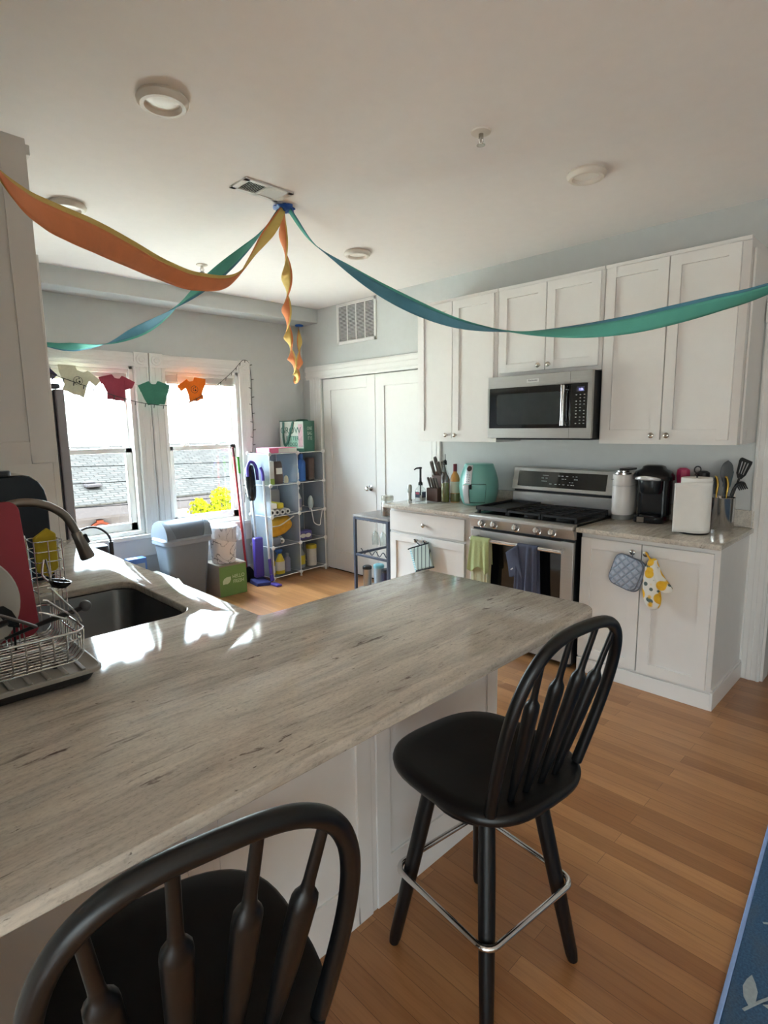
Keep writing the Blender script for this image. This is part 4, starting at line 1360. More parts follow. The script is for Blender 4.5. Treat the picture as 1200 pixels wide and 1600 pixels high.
path = [(1.20, YW - 0.115, 2.01), (1.33, YW - 0.118, 1.955), (1.50, YW - 0.12, 1.895), (1.68, YW - 0.12, 1.835), (1.88, YW - 0.12, 1.775), (2.05, YW - 0.118, 1.742), (2.25, YW - 0.118, 1.732), (2.45, YW - 0.116, 1.775), (2.62, YW - 0.112, 1.86), (2.78, YW - 0.10, 1.97), (2.92, YW - 0.075, 2.075), (3.00, YW - 0.05, 2.145), (3.06, YW - 0.032, 2.185), (3.12, YW - 0.026, 2.165), (3.138, YW - 0.024, 2.06), (3.142, YW - 0.02, 1.90), (3.138, YW - 0.02, 1.72), (3.142, YW - 0.02, 1.55), (3.132, YW - 0.02, 1.40), (3.11, YW - 0.02, 1.25), (3.06, YW - 0.02, 1.12), (3.02, YW - 0.02, 0.95), (3.00, YW - 0.02, 0.78)]
P = catmull(path, 10)
MB().tube(P, 0.0028, 6).build('wire', M_WIRE, sl)
acc, nb_ = 0, 0
for a, b in zip(P, P[1:]):
    acc += (b - a).length
    if acc > 0.072:
        acc = 0
        nb_ += 1
        vertical = abs((b - a).normalized().z) > 0.8
        d = Vector((0.03 if nb_ % 2 else -0.03, 0, 0.006)) if vertical else Vector((-0.006, 0, -0.03))
        MB().tube([a, a + d * 0.5, a + d], [0.0035, 0.0042, 0.003], 6).build('bulb', M_BULB, sl)

# ------------------------------------------------------------------ bins and cleaning corner
M_BIN = mat('bin_grey', '#6d757f', 0.42, var=0.03)
M_BINF = mat('bin_flap', '#555c66', 0.4, var=0.03)
bn = thing('swing_top_bin', 'large grey swing-top bin standing below the right window', 'bin', (2.190, 4.76, 0), 0.04)
def bl(w, d, r, z):
    return [(x, y, z) for x, y in rrect(w, d, r, 8)]
mb = MB()
mb.loft([bl(0.30, 0.21, 0.05, 0.0), bl(0.31, 0.22, 0.05, 0.01), bl(0.405, 0.285, 0.06, 0.53), bl(0.405, 0.285, 0.06, 0.545)], cap1=False)
mb.build('body', M_BIN, bn, local=True)
mb = MB()
mb.loft([bl(0.445, 0.325, 0.075, 0.540), bl(0.452, 0.332, 0.078, 0.553), bl(0.445, 0.325, 0.075, 0.566), bl(0.452, 0.332, 0.078, 0.578), bl(0.44, 0.32, 0.07, 0.590), bl(0.425, 0.305, 0.065, 0.597)])
mb.build('rim', mat('bin_rim', '#868d97', 0.42, var=0.02), bn, local=True)
# barrel lid: end cheeks and curved swinging flap
arch = [(0.150 * math.cos(a), 0.596 + 0.150 * math.sin(a) ** 0.8) for a in [PI * i / 24 for i in range(25)]]
for sd in (-1, 1):
    MB().loft([[(sd * 0.208, y, z - 0.006) for y, z in arch], [(sd * 0.19, y, z) for y, z in arch], [(sd * (0.125 + 0.05 * (z - 0.6) / 0.15), y, z) for y, z in arch]]).build('lid_cheek', M_BIN, bn, local=True)
arch2 = [(0.146 * math.cos(a), 0.597 + 0.146 * math.sin(a) ** 0.8) for a in [PI * i / 24 for i in range(25)]]
mb = MB()
mb.loft([[(-0.124 - 0.05 * (z - 0.6) / 0.15, y, z) for y, z in arch2], [(0.124 + 0.05 * (z - 0.6) / 0.15, y, z) for y, z in arch2]])
mb.build('flap', M_BINF, bn, local=True)

M_KRAFT = mat('kraft_card', '#8d7f72', 0.9, var=0.05)
M_GBOX = mat('green_card', '#6b8a4c', 0.8, var=0.03)
M_LPRINT = mat('pale_print_green', '#c9d6b4', 0.8)
cb = thing('cardboard_box', 'green printed cardboard box on the floor carrying the marbled basket', 'box', (2.57, 4.735, 0))
MB().box(2.435, 2.715, 4.59, 4.88, 0, 0.292).build('carton', M_KRAFT, cb, 0.003)
MB().box(2.437, 2.713, 4.5885, 4.5895, 0.002, 0.280).build('green_front', M_GBOX, cb, smooth=False)
MB().box(2.436, 2.714, 4.60, 4.735, 0.2925, 0.295).box(2.436, 2.714, 4.737, 4.87, 0.2925, 0.295).build('flaps', M_KRAFT, cb, 0.001)
lettering('HELLO\nFRESH', M_LPRINT, cb, (2.628, 4.5884, 0.150), X, Z, 0.034, squeeze=0.88)
mb = MB()
mb.prism([(-0.04, -0.03), (-0.042, 0.0), (-0.025, 0.024), (0.0, 0.034), (0.04, 0.036), (0.042, 0.008), (0.028, -0.018), (0.006, -0.030), (-0.02, -0.028)], (2.508, 4.5886, 0.145), X, Z, (0, -0.0008, 0))
mb.build('leaf_emblem', M_LPRINT, cb, smooth=False)

M_MARB = marble('marble_print')
M_BAG = film('bin_liner', '#d9dadf', 0.30, 0.25)
wbk = thing('waste_basket', 'white marbled waste basket with a clear liner on the green box', 'waste basket', (2.570, 4.735, 0.2955))
MB().lathe([(0, 0.0), (0.105, 0.0), (0.108, 0.01), (0.128, 0.325), (0.132, 0.33), (0.130, 0.337), (0.122, 0.33), (0.104, 0.02), (0, 0.015)], (2.570, 4.735, 0.2955), 40).build('basket', M_MARB, wbk)
mb = MB()
def liner(u, v):
    a = 2 * PI * u
    rf = 0.004 * math.sin(a * 9) + 0.006 * math.sin(a * 14 + 1) + 0.004 * math.sin(a * 23)
    if v < 0.25:
        k = v / 0.25
        r, z = 0.112 + 0.014 * k, 0.16 + 0.18 * k
        rf *= 0.4
    else:
        k = (v - 0.25) / 0.75
        r = 0.128 + 0.034 * math.sin(PI * k * 0.8)
        z = 0.347 - 0.105 * k - 0.05 * max(0, math.sin(a * 1.0 + 2.4)) * k
        rf *= 0.5 + k
    return (2.570 + (r + rf) * math.cos(a), 4.735 + (r + rf) * math.sin(a), 0.2955 + z)
mb.grid(liner, 90, 16, closed_u=True)
mb.build('liner', M_BAG, wbk, ang=180)

# brooms and mops leaning in the corner beside the shelf
def pole(mb, a, b, r):
    mb.tube([a, b], r, 12)
    return mb
M_REDP = mat('red_handle', '#a4242a', 0.4)
M_GRNP = mat('green_handle', '#4fae3c', 0.4)
M_SILV = mat('silver_pole', '#b8bcc4', 0.3, 0.6)
M_PURP = mat('purple_plastic', '#4a3a94', 0.4)
M_NAVY = mat('navy_mop_pad', '#2b2f68', 0.8)
t = thing('broom', 'red-handled broom leaning against the right window frame', 'broom', (2.90, 4.90, 0))
pole(MB(), (2.872, 4.985, 1.26), (2.900, 4.90, 0.13), 0.0115).build('handle', M_REDP, t)
MB().tube([(2.869, 4.990, 1.345), (2.872, 4.985, 1.25)], [0.012, 0.015], 12).build('grip', mat('dark_red_grip', '#5b1f2b', 0.5), t)
mb = MB()
mb.loft([[(2.80 + x, 4.875 + y, 0.0) for x, y in ((0, 0), (0.21, 0), (0.21, 0.05), (0, 0.05))], [(2.835 + x, 4.88 + y, 0.11) for x, y in ((0, 0), (0.13, 0), (0.13, 0.04), (0, 0.04))], [(2.865 + x, 4.885 + y, 0.15) for x, y in ((0, 0), (0.07, 0), (0.07, 0.03), (0, 0.03))]])
mb.build('bristles', M_BLACK, t)
t = thing('dust_mop', 'silver mop pole with a green grip beside the red broom', 'mop', (2.99, 4.93, 0))
pole(MB(), (2.934, 5.0, 1.10), (2.952, 4.96, 0.05), 0.009).build('pole', M_SILV, t)
MB().tube([(2.930, 5.008, 1.245), (2.934, 5.0, 1.08)], [0.013, 0.0145], 12).build('grip', M_GRNP, t)
MB().box(2.90, 3.02, 4.94, 5.0, 0.0, 0.05).build('head', M_BLACK, t, 0.01)
t = thing('steam_mop', 'black and purple upright steam mop standing beside the cube shelf', 'steam mop', (3.0, 4.78, 0))
mb = MB()
mb.tube(catmull([(2.955, 4.82, 0.82), (2.952, 4.825, 0.89), (2.948, 4.835, 1.02), (2.950, 4.84, 1.12), (2.965, 4.84, 1.17)], 4), [0.024, 0.034, 0.042, 0.045, 0.048, 0.052, 0.054, 0.054, 0.054, 0.053, 0.051, 0.047, 0.045, 0.042, 0.038, 0.034, 0.022], 18)
mb.build('motor_body', M_BLACKG, t)
mb = MB()
mb.tube(catmull([(2.915, 4.81, 1.06), (2.918, 4.82, 1.14), (2.95, 4.83, 1.195), (2.99, 4.82, 1.185), (3.012, 4.81, 1.12), (3.012, 4.80, 1.02)], 6), 0.016, 10)
mb.build('handle_loop', M_PURP, t)
pole(MB(), (2.955, 4.82, 0.84), (2.960, 4.79, 0.40), 0.014).build('pole', M_SILV, t)
MB().box(2.915, 3.01, 4.74, 4.80, 0.06, 0.46).build('water_tank', M_PURP, t, 0.015, seg=3)
mb = MB()
mb.loft([[(2.86, 4.655, 0.0), (3.00, 4.60, 0.0), (3.03, 4.79, 0.0), (2.88, 4.83, 0.0)], [(2.87, 4.665, 0.035), (2.995, 4.61, 0.035), (3.02, 4.78, 0.05), (2.89, 4.82, 0.05)]])
mb.build('mop_head', M_NAVY, t, 0.008)
t = thing('flat_mop', 'silver-poled flat mop with purple grip next to the shelf side', 'mop', (3.03, 4.72, 0))
MB().tube(catmull([(3.012, 4.70, 1.02), (3.010, 4.705, 1.10), (2.995, 4.715, 1.15)], 5), 0.015, 10).build('grip', M_PURP, t)
pole(MB(), (3.012, 4.70, 1.04), (3.020, 4.665, 0.24), 0.0115).build('pole', mat('white_pole', '#d4d6dc', 0.35), t)
MB().tube([(3.020, 4.664, 0.25), (3.024, 4.65, 0.10)], [0.016, 0.018], 10).build('joint', M_PURP, t)
MB().box(2.985, 3.045, 4.50, 4.63, 0.0, 0.02).obox((3.023, 4.64, 0.06), (0.012, 0, 0), (0, 0.012, 0.03), (0, 0.02, -0.01)).build('mop_plate', M_PURP, t, 0.005)

# ------------------------------------------------------------------ cube shelf
M_FILM = film('milky_panel', '#b9c6d4', 0.38, 0.3)
SW, SD, SH = 0.355, 0.33, 0.307
cs = thing('cube_shelf', 'milky plastic cube shelving unit two cubes wide and four high', 'shelf', (3.06, 4.655, 0), math.radians(5))
zs = [0.045 + SH * i for i in range(5)]
xs_ = [0, SW, 2 * SW]
for z in zs:
    for i in range(2):
        MB().box(xs_[i] + 0.006, xs_[i + 1] - 0.006, 0.006, SD - 0.006, z - 0.0025, z + 0.0025).build('shelf_panel', M_FILM, cs, local=True, smooth=False)
for i in range(4):
    for x in xs_:
        MB().box(x - 0.002, x + 0.002, 0.006, SD - 0.006, zs[i] + 0.006, zs[i + 1] - 0.006).build('side_panel', M_FILM, cs, local=True, smooth=False)
    for k in range(2):
        MB().box(xs_[k] + 0.006, xs_[k + 1] - 0.006, SD - 0.003, SD + 0.001, zs[i] + 0.006, zs[i + 1] - 0.006).build('back_panel', M_FILM, cs, local=True, smooth=False)
mb = MB()
for z in zs:
    for y in (0, SD):
        mb.tube([(0, y, z), (2 * SW, y, z)], 0.0035, 6)
    for x in xs_:
        mb.tube([(x, 0, z), (x, SD, z)], 0.0035, 6)
for x in xs_:
    for y in (0, SD):
        mb.tube([(x, y, zs[0]), (x, y, zs[-1])], 0.0035, 6)
mb.build('wire_frame', M_WHITE, cs, local=True)
for z in zs[1:]:
    for x in xs_:
        for y in (0, SD):
            MB().ball((x, y - (0.006 if y == 0 else 0), z), 0.021, (1, 0.75, 1), 12, 8).build('connector', M_WHITE, cs, local=True)
for x in xs_:
    for y in (0, SD):
        MB().lathe([(0, 0), (0.012, 0), (0.013, 0.008), (0.009, 0.012), (0.008, 0.03), (0.016, 0.034), (0.017, 0.055), (0, 0.06)], (x, y, 0), 14).build('foot', M_WHITE, cs, local=True)
CSM = OM[cs.name]
def onshelf(cx, row, fx, fy):
    """world point on the board of cube (cx, row), fx and fy from 0 to 1 across it"""
    p = CSM @ Vector((xs_[cx] + SW * fx, SD * fy, zs[row] + 0.0028 if row < 4 else zs[4] + 0.0038))
    return p
def bottle(name, label, cat, p, r, h, body, cap, shape='round', lab=None, trig=None, group=None):
    t = thing(name, label, cat, p, group=group)
    if shape == 'round':
        prof = [(0, 0), (r, 0.002), (r, h * 0.68), (r * 0.85, h * 0.75), (r * 0.42, h * 0.82), (r * 0.40, h * 0.86), (0, h * 0.86)]
    elif shape == 'tub':
        prof = [(0, 0), (r * 0.96, 0.002), (r, h * 0.84), (0, h * 0.84)]
    else:
        prof = [(0, 0), (r, 0.003), (r, h * 0.5), (r * 0.75, h * 0.62), (r * 0.4, h * 0.78), (r * 0.36, h * 0.84), (0, h * 0.84)]
    MB().lathe(prof, p, 22, sx=1.0, sy=0.75 if shape != 'tub' else 1.0).build('bottle_body' if shape != 'tub' else 'tub_body', body, t)
    if trig:
        x, y, z = p
        mb = MB()
        mb.cyl((x, y, z + h * 0.83), (x, y, z + h * 0.90), r * 0.4)
        mb.box(x - r * 0.9, x + r * 0.5, y - r * 0.3, y + r * 0.3, z + h * 0.90, z + h)
        mb.tube([(x - r * 0.5, y, z + h * 0.9), (x - r * 0.75, y, z + h * 0.78)], r * 0.14, 6)
        mb.build('spray_head', cap, t, 0.004)
    else:
        cr = r * 0.48 if shape != 'tub' else r * 1.06
        MB().cyl((p[0], p[1], p[2] + h * 0.83), (p[0], p[1], p[2] + h), cr, cr * 0.95, 18).build('cap', cap, t, 0.002)
    if lab:
        MB().lathe([(r * 1.01, h * 0.15), (r * 1.015, h * 0.16), (r * 1.015, h * 0.5), (r * 1.01, h * 0.51)], p, 22, sx=1.0, sy=0.75 if shape != 'tub' else 1.0).build('label', lab, t)
    return t
pm = lambda n, c, r=0.45: mat(n, c, r, var=0.04)
M_YELL = pm('yellow_plastic', '#c9b52a'); M_BLU = pm('blue_plastic', '#2f62a8'); M_LBLU = pm('light_blue_plastic', '#8fb9d8'); M_OFF = pm('offwhite_plastic', '#cfcdc6')
M_REDC = pm('red_plastic', '#b23a2e'); M_GREY = pm('grey_plastic', '#82858c'); M_LILAC = pm('lilac_plastic', '#8d8aa0'); M_LIME = pm('lime_plastic', '#9bb34a')
M_BROWN = pm('brown_pouch', '#5a4c48', 0.6); M_ORNG = pm('orange_plastic', '#d2682a')
# bottom row
bottle('spray_bottle', 'yellow bottle with a dark cap at the front left of the bottom cube', 'bottle', onshelf(0, 0, 0.14, 0.28), 0.036, 0.20, M_YELL, M_ORNG, 'round', M_OFF)
bottle('spray_bottle', 'yellow spray bottle with a blue trigger in the bottom left cube', 'bottle', onshelf(0, 0, 0.44, 0.28), 0.050, 0.255, M_YELL, M_BLU, 'taper', M_OFF, True)
bottle('cleaner_bottle', 'lilac grey bottle right in the bottom left cube', 'bottle', onshelf(0, 0, 0.76, 0.35), 0.036, 0.19, M_LILAC, M_GREY, 'round')
bottle('spray_bottle', 'clear bottle with yellow label in the bottom right cube', 'bottle', onshelf(1, 0, 0.26, 0.35), 0.058, 0.27, pm('clear_grey_plastic', '#8f9498', 0.2), M_GREY, 'taper', M_YELL)
bottle('wipes_tub', 'tall white wipes tub with yellow lid in the bottom right cube', 'tub', onshelf(1, 0, 0.72, 0.35), 0.055, 0.225, M_OFF, M_YELL, 'tub')
# second row: sponge bag, rolled paper, purple pack, orange tin
t = thing('sponge_bag', 'clear bag of orange-yellow sponges slumped in the second cube up on the left', 'bag', onshelf(0, 1, 0.5, 0.4))
mb = MB()
p = onshelf(0, 1, 0.50, 0.38)
def spg(u, v):
    a, b = 2 * PI * u, PI * (v - 0.5)
    w = 1 + 0.06 * math.sin(6 * a + 3 * b)
    x, y, z = 0.15 * math.cos(b) ** 0.6 * math.cos(a) * w, 0.095 * math.cos(b) ** 0.6 * math.sin(a) * w, 0.085 * math.sin(b)
    return (p.x + x - 0.2 * z, p.y + y, p.z + 0.178 + z + x * 0.28)
mb.grid(spg, 40, 16, closed_u=True)
mb.build('sponges', mat('orange_sponge', '#cf9a2c', 0.95, var=0.15, scale=20, bump=0.5, bscale=90), t, ang=80)
mb = MB()
mb.tube(catmull([p + Vector((-0.14, -0.09, 0.20)), p + Vector((-0.05, -0.105, 0.205)), p + Vector((0.05, -0.10, 0.245)), p + Vector((0.14, -0.08, 0.275))], 6), 0.012, 8, flat=0.4)
mb.build('tied_band', pm('bag_white', '#d8cdbd', 0.4), t)
tag(MB().box(p.x - 0.15, p.x - 0.02, p.y - 0.08, p.y + 0.1, p.z, p.z + 0.075).build('folded_cloth', mat('grey_cloth', '#737680', 0.95, var=0.08), bevel=0.02, seg=3), 'grey folded cloth under the bag of sponges', 'cloth')
for k, (fx, fz) in enumerate(((0.34, 0.03), (0.60, 0.028))):
    q = onshelf(0, 1, fx, 0.22)
    tag(MB().lathe([(0.012, 0), (0.026, 0), (0.026, 0.17), (0.012, 0.17), (0.012, 0)], q + Vector((-0.02, 0.02, 0.0275)), 18, (0.45, 0.89, 0.0)).build('paper_roll', M_PAPER), ('small white paper roll lying %s on the second board of the shelf' % ('left' if k == 0 else 'right')), 'paper roll', 'small paper rolls on the second board')
bottle('orange_tin', 'small orange-capped tin in the second cube up on the right', 'tin', onshelf(1, 1, 0.14, 0.4), 0.034, 0.16, pm('brown_tin', '#6d6058'), M_ORNG, 'tub')
p = onshelf(1, 1, 0.36, 0.30)
t = thing('sponge_pack', 'purple and white pack of pads in the second cube up on the right', 'pack', p)
MB().box(p.x - 0.085, p.x + 0.085, p.y - 0.05, p.y + 0.05, p.z, p.z + 0.095).build('wrapper', mat('purple_wrapper', '#4a4180', 0.4, var=0.1), t, 0.015, seg=3)
mb = MB()
for dx in (-0.035, 0.03):
    mb.lathe([(0, 0), (0.028, 0), (0.028, 0.001), (0, 0.001)], (p.x + dx, p.y - 0.0515, p.z + 0.045), 18, (0, -1, 0), 1.3, 0.8)
mb.build('printed_ovals', M_OFF, t, smooth=False)
# third row: foil and film rolls, pale box, spray, cable
rolls = ((0.10, 0.034), (0.28, 0.030), (0.47, 0.028), (0.66, 0.028))
for k, (fx, r) in enumerate(rolls):
    q = onshelf(0, 2, fx, 0.10)
    t = thing('wrap_roll', ('pale cardboard tube in the third cube, %s from the left' % ('first', 'second', 'third', 'fourth')[k]), 'roll', q, group='rolls in the third cube')
    MB().lathe([(r * 0.45, 0), (r, 0), (r, 0.25), (r * 0.45, 0.25), (r * 0.45, 0)], q + Vector((0, 0, r)), 20, (0.08, 1, 0)).build('wrap', M_OFF if k != 0 else M_WHITE, t)
    MB().lathe([(r * 0.25, -0.002), (r * 0.47, -0.002), (r * 0.47, 0.02), (r * 0.25, 0.02), (r * 0.25, -0.002)], q + Vector((0, 0, r)), 16, (0.08, 1, 0)).build('core', M_BLACK, t)
for k, (fx, zz, m) in enumerate(((0.18, 0.062, M_WHITE), (0.42, 0.058, M_YELL))):
    q = onshelf(0, 2, fx, 0.12)
    tag(MB().box(q.x - 0.035, q.x + 0.035, q.y - 0.01, q.y + 0.22, q.z + zz + 0.006, q.z + zz + 0.062).build('wrap_box', m, bevel=0.012, seg=3), ('%s carton lying on the rolls in the third cube' % ('white', 'yellow')[k]), 'carton', 'cartons on the rolls')
q = onshelf(0, 2, 0.72, 0.86)
tag(MB().box(q.x - 0.07, q.x + 0.07, q.y - 0.03, q.y + 0.03, q.z, q.z + 0.23).build('bread_bag', mat('beige_pack', '#a9a09a', 0.6, var=0.05), bevel=0.02, seg=3), 'pale beige pack standing at the back of the third cube', 'pack')
bottle('spray_bottle', 'white spray bottle in the third cube up on the right', 'bottle', onshelf(1, 2, 0.22, 0.35), 0.052, 0.25, M_OFF, M_WHITE, 'taper', M_LILAC, True)
q = onshelf(1, 2, 0.64, 0.22)
t = thing('charger', 'small white and grey device with its cable hanging over the board', 'device', q)
MB().ball(q + Vector((0, 0, 0.075)), 0.075, (0.45, 0.3, 1.0), 18, 12).build('shell', mat('device_shell', '#a9b4b6', 0.3), t)
MB().tube(catmull([q + Vector((-0.03, -0.02, 0.008)), q + Vector((-0.05, -0.075, 0.012)), q + Vector((-0.05, -0.095, -0.06)), q + Vector((-0.03, -0.095, -0.13)), q + Vector((0.04, -0.095, -0.16)), q + Vector((0.06, -0.09, -0.10)), q + Vector((0.09, -0.085, 0.004))], 8), 0.0045, 8).build('cable', M_WHITE, t)
# top row: tall cartons, pouch, blue bottles
q = onshelf(0, 3, 0.16, 0.25)
t = thing('tall_carton', 'tall white and green carton in the top left cube', 'carton', q)
MB().box(q.x - 0.04, q.x + 0.04, q.y - 0.03, q.y + 0.03, q.z, q.z + 0.23).build('carton', M_OFF, t, 0.003)
MB().box(q.x - 0.0405, q.x + 0.0405, q.y - 0.0305, q.y + 0.0305, q.z + 0.001, q.z + 0.06).build('green_band', M_LIME, t, smooth=False)
q = onshelf(0, 3, 0.46, 0.3)
t = thing('coffee_pouch', 'dark brown pouch with pale label in the top left cube', 'pouch', q)
mb = MB()
mb.loft([[(q.x + a * w, q.y + b * d, q.z + z) for a, b in ((-1, -1), (0, -1.25), (1, -1), (1, 1), (0, 1.2), (-1, 1))] for w, d, z in ((0.05, 0.03, 0), (0.055, 0.035, 0.08), (0.052, 0.02, 0.2), (0.05, 0.004, 0.225))])
mb.build('pouch', M_BROWN, t, 0.003)
MB().box(q.x - 0.035, q.x + 0.035, q.y - 0.049, q.y - 0.043, q.z + 0.10, q.z + 0.16).build('label', M_OFF, t, smooth=False)
q = onshelf(0, 3, 0.80, 0.3)
tag(MB().lathe([(0, 0), (0.02, 0), (0.024, 0.03), (0.02, 0.06), (0.008, 0.075), (0, 0.076)], q, 18).build('air_freshener', pm('cream_plastic', '#c9c0a0')), 'small cream plug of air freshener in the top left cube', 'air freshener')
bottle('cleaner_bottle', 'tall dark blue bottle in the top right cube', 'bottle', onshelf(1, 3, 0.42, 0.35), 0.050, 0.28, M_BLU, M_BLU, 'round')
bottle('cleaner_bottle', 'short light blue bottle with white cap in the top right cube', 'bottle', onshelf(1, 3, 0.15, 0.3), 0.040, 0.185, M_LBLU, M_WHITE, 'round', M_WHITE)
q = onshelf(1, 3, 0.80, 0.4)
tag(MB().box(q.x - 0.04, q.x + 0.04, q.y - 0.04, q.y + 0.04, q.z, q.z + 0.24).build('snack_bag', mat('brown_bag', '#6b5a52', 0.6, var=0.2, scale=12), bevel=0.015, seg=3), 'brown speckled bag at the right in the top right cube', 'bag')
# on top: pink box and shopping bag
p = onshelf(0, 4, 0.55, 0.36)
t = thing('pink_box', 'flat pink and white box lying on top of the cube shelf', 'box', p, math.radians(5))
MB().box(-0.175, 0.175, -0.10, 0.10, 0.002, 0.052).build('carton', mat('pink_card', '#d9698a', 0.6, var=0.06), t, 0.003, local=True)
MB().box(-0.06, 0.172, -0.1012, -0.1004, 0.004, 0.047).build('white_side', M_OFF, t, smooth=False, local=True)
MB().box(-0.16, 0.12, -0.06, 0.05, 0.0522, 0.0530).build('lid_print', mat('pale_pink_print', '#e6c6cf', 0.6), t, smooth=False, local=True)
p = onshelf(1, 4, 0.44, 0.50)
BA = math.radians(-72)
t = thing('shopping_bag', 'green and white lettered reusable shopping bag on top of the cube shelf', 'bag', p, BA)
M_BAGG = mat('bag_green', '#3d6a5a', 0.7, var=0.12, scale=10)
M_BAGW = mat('bag_print_white', '#c3cdbf', 0.7, var=0.08, scale=20)
M_BAGM = mat('bag_print_mint', '#8fbfa6', 0.7, var=0.15, scale=30)
M_BAGP = mat('bag_print_pink', '#c9a9ad', 0.7, var=0.15, scale=30)
mb = MB()
W_, D_, H_ = 0.150, 0.095, 0.315
def bagl(k, z, d=1.0):
    return [(-W_ * k, -D_ * d, z), (-W_ * 0.3, -D_ * d, z), (W_ * 0.3, -D_ * d, z), (W_ * k, -D_ * d, z), (W_ * k * 0.985, 0, z), (W_ * k, D_ * d, z), (0, D_ * d, z), (-W_ * k, D_ * d, z)]
mb.loft([bagl(0.97, 0.0), bagl(1.0, 0.1), bagl(1.0, 0.2), bagl(1.0, H_)], cap1=False)
mb.build('bag_body', M_BAGG, t, local=True, solid=0.002)
MB().box(-W_ * 0.98, W_ * 0.96, -D_ - 0.0025, -D_ - 0.0015, 0.035, H_ - 0.008).build('front_print', M_BAGW, t, local=True, smooth=False)
MB().box(-W_ * 0.35, W_ * 0.50, -D_ - 0.0035, -D_ - 0.0028, 0.045, 0.16).build('mint_patch', M_BAGM, t, local=True, smooth=False)
MB().box(W_ * 0.55, W_ * 0.92, -D_ - 0.0035, -D_ - 0.0028, 0.05, 0.28).build('pink_patch', M_BAGP, t, local=True, smooth=False)
tw_ = OM[t.name]
R_, S_ = tw_.to_3x3() @ X, tw_.to_3x3() @ Y
lettering('GROW', M_BAGG, t, tw_ @ Vector((-0.010, -D_ - 0.004, 0.215)), R_, Z, 0.068, squeeze=0.85)
lettering('BETTER', M_BAGG, t, tw_ @ Vector((0.010, -D_ - 0.004, 0.135)), R_, Z, 0.046, squeeze=0.75)
lettering('FOOD', M_BAGG, t, tw_ @ Vector((0.012, -D_ - 0.004, 0.075)), R_, Z, 0.036, squeeze=0.85)
lettering('ONE\nBAG\nIT IS', M_BAGW, t, tw_ @ Vector((W_ + 0.003, 0.005, 0.185)), S_, Z, 0.036, squeeze=0.85)
for y_ in (-D_ - 0.008, D_ - 0.004):
    mb = MB()
    if y_ < 0:
        mb.tube(catmull([(-0.095, y_, H_ - 0.01), (-0.100, y_ - 0.003, 0.17), (-0.088, y_ - 0.004, 0.08), (-0.062, y_ - 0.004, 0.075), (-0.02, y_ - 0.003, 0.17), (0.025, y_, H_ - 0.01)], 8), 0.014, 8, flat=0.18, up=(0, 1, 0))
    else:
        mb.tube(catmull([(-0.07, y_, H_ - 0.01), (-0.06, y_, H_ + 0.004), (0.06, y_, H_ + 0.004), (0.07, y_, H_ - 0.01)], 8), 0.010, 8, flat=0.2, up=(0, 1, 0))
    mb.build('handle', M_BAGG, t, local=True)

# low things at the window wall behind the worktop edge
t = thing('storage_carton', 'pale open cardboard carton on the floor beside the grey bin', 'carton', (1.83, 4.655, 0))
M_PALEC = mat('pale_card', '#c2bcae', 0.85)
MB().box(1.65, 1.985, 4.47, 4.85, 0, 0.298).build('carton', M_PALEC, t, 0.004)
MB().obox((1.83, 4.42, 0.275), (0.172, 0, 0), (0, 0.05, 0.020), (0, -0.0008, 0.002)).build('open_flap', M_PALEC, t)
t = thing('snack_box', 'small blue and white box standing on the pale carton under the window', 'box', (1.79, 4.80, 0.2985))
MB().box(1.715, 1.865, 4.755, 4.845, 0.2985, 0.452).build('carton', mat('blue_card', '#3f62a0', 0.5, var=0.1), t, 0.002)
MB().box(1.73, 1.80, 4.77, 4.83, 0.4522, 0.4528).build('top_print', M_OFF, t, smooth=False)
MB().box(1.735, 1.85, 4.7540, 4.7546, 0.32, 0.41).build('front_print', M_GREY, t, smooth=False)
t = thing('hose_appliance', 'black appliance with a thin arched hose behind the far worktop edge', 'appliance', (1.44, 4.62, 0))
MB().loft([[(1.44 + x, 4.62 + y, z) for x, y in rrect(0.17 * k, 0.17 * k, 0.05 * k)] for z, k in ((0, 0.95), (0.02, 1), (0.60, 0.92), (0.64, 0.8), (0.65, 0.6))]).build('housing', mat('plum_black_plastic', '#1d1a24', 0.3), t)
MB().tube(catmull([(1.30, 4.60, 0.66), (1.31, 4.60, 0.755), (1.37, 4.60, 0.790), (1.45, 4.60, 0.782), (1.52, 4.60, 0.72), (1.54, 4.60, 0.63), (1.54, 4.61, 0.40)], 8), 0.0085, 10).build('hose', M_BLACK, t)
MB().tube([(1.539, 4.60, 0.66), (1.541, 4.605, 0.52)], 0.016, 12).build('hose_grip', M_BLACK, t)

# ------------------------------------------------------------------ sink side of the worktop
fc = thing('kitchen_faucet', 'arched brushed nickel pull-down faucet over the sink', 'faucet', (0.30, 2.08, CT + 0.0005))
z0 = CT + 0.0005
MB().lathe([(0, 0), (0.030, 0), (0.031, 0.008), (0.024, 0.014), (0.022, 0.10), (0.020, 0.12), (0.0145, 0.13), (0, 0.13)], (0.30, 2.08, z0), 28).build('base', M_FAUCET, fc)
P = catmull([(0.30, 2.08, z0 + 0.12), (0.30, 2.08, 1.15), (0.318, 2.08, 1.225), (0.365, 2.08, 1.280), (0.43, 2.08, 1.300), (0.50, 2.08, 1.287), (0.555, 2.08, 1.247), (0.582, 2.08, 1.195), (0.588, 2.08, 1.178)], 8)
MB().tube(P, 0.0135, 18).build('spout', M_FAUCET, fc)
hd = MB()
d = Vector((0.032, 0, -0.10)).normalized()
a = Vector((0.586, 2.08, 1.185))
hd.tube([a, a + d * 0.004, a + d * 0.03, a + d * 0.095, a + d * 0.10], [0.014, 0.0165, 0.0175, 0.024, 0.022], 22)
ho = hd.build('spray_head', M_FAUCET, fc)
b_ = a + d * 0.035 + Vector((0.022, 0, 0.006))
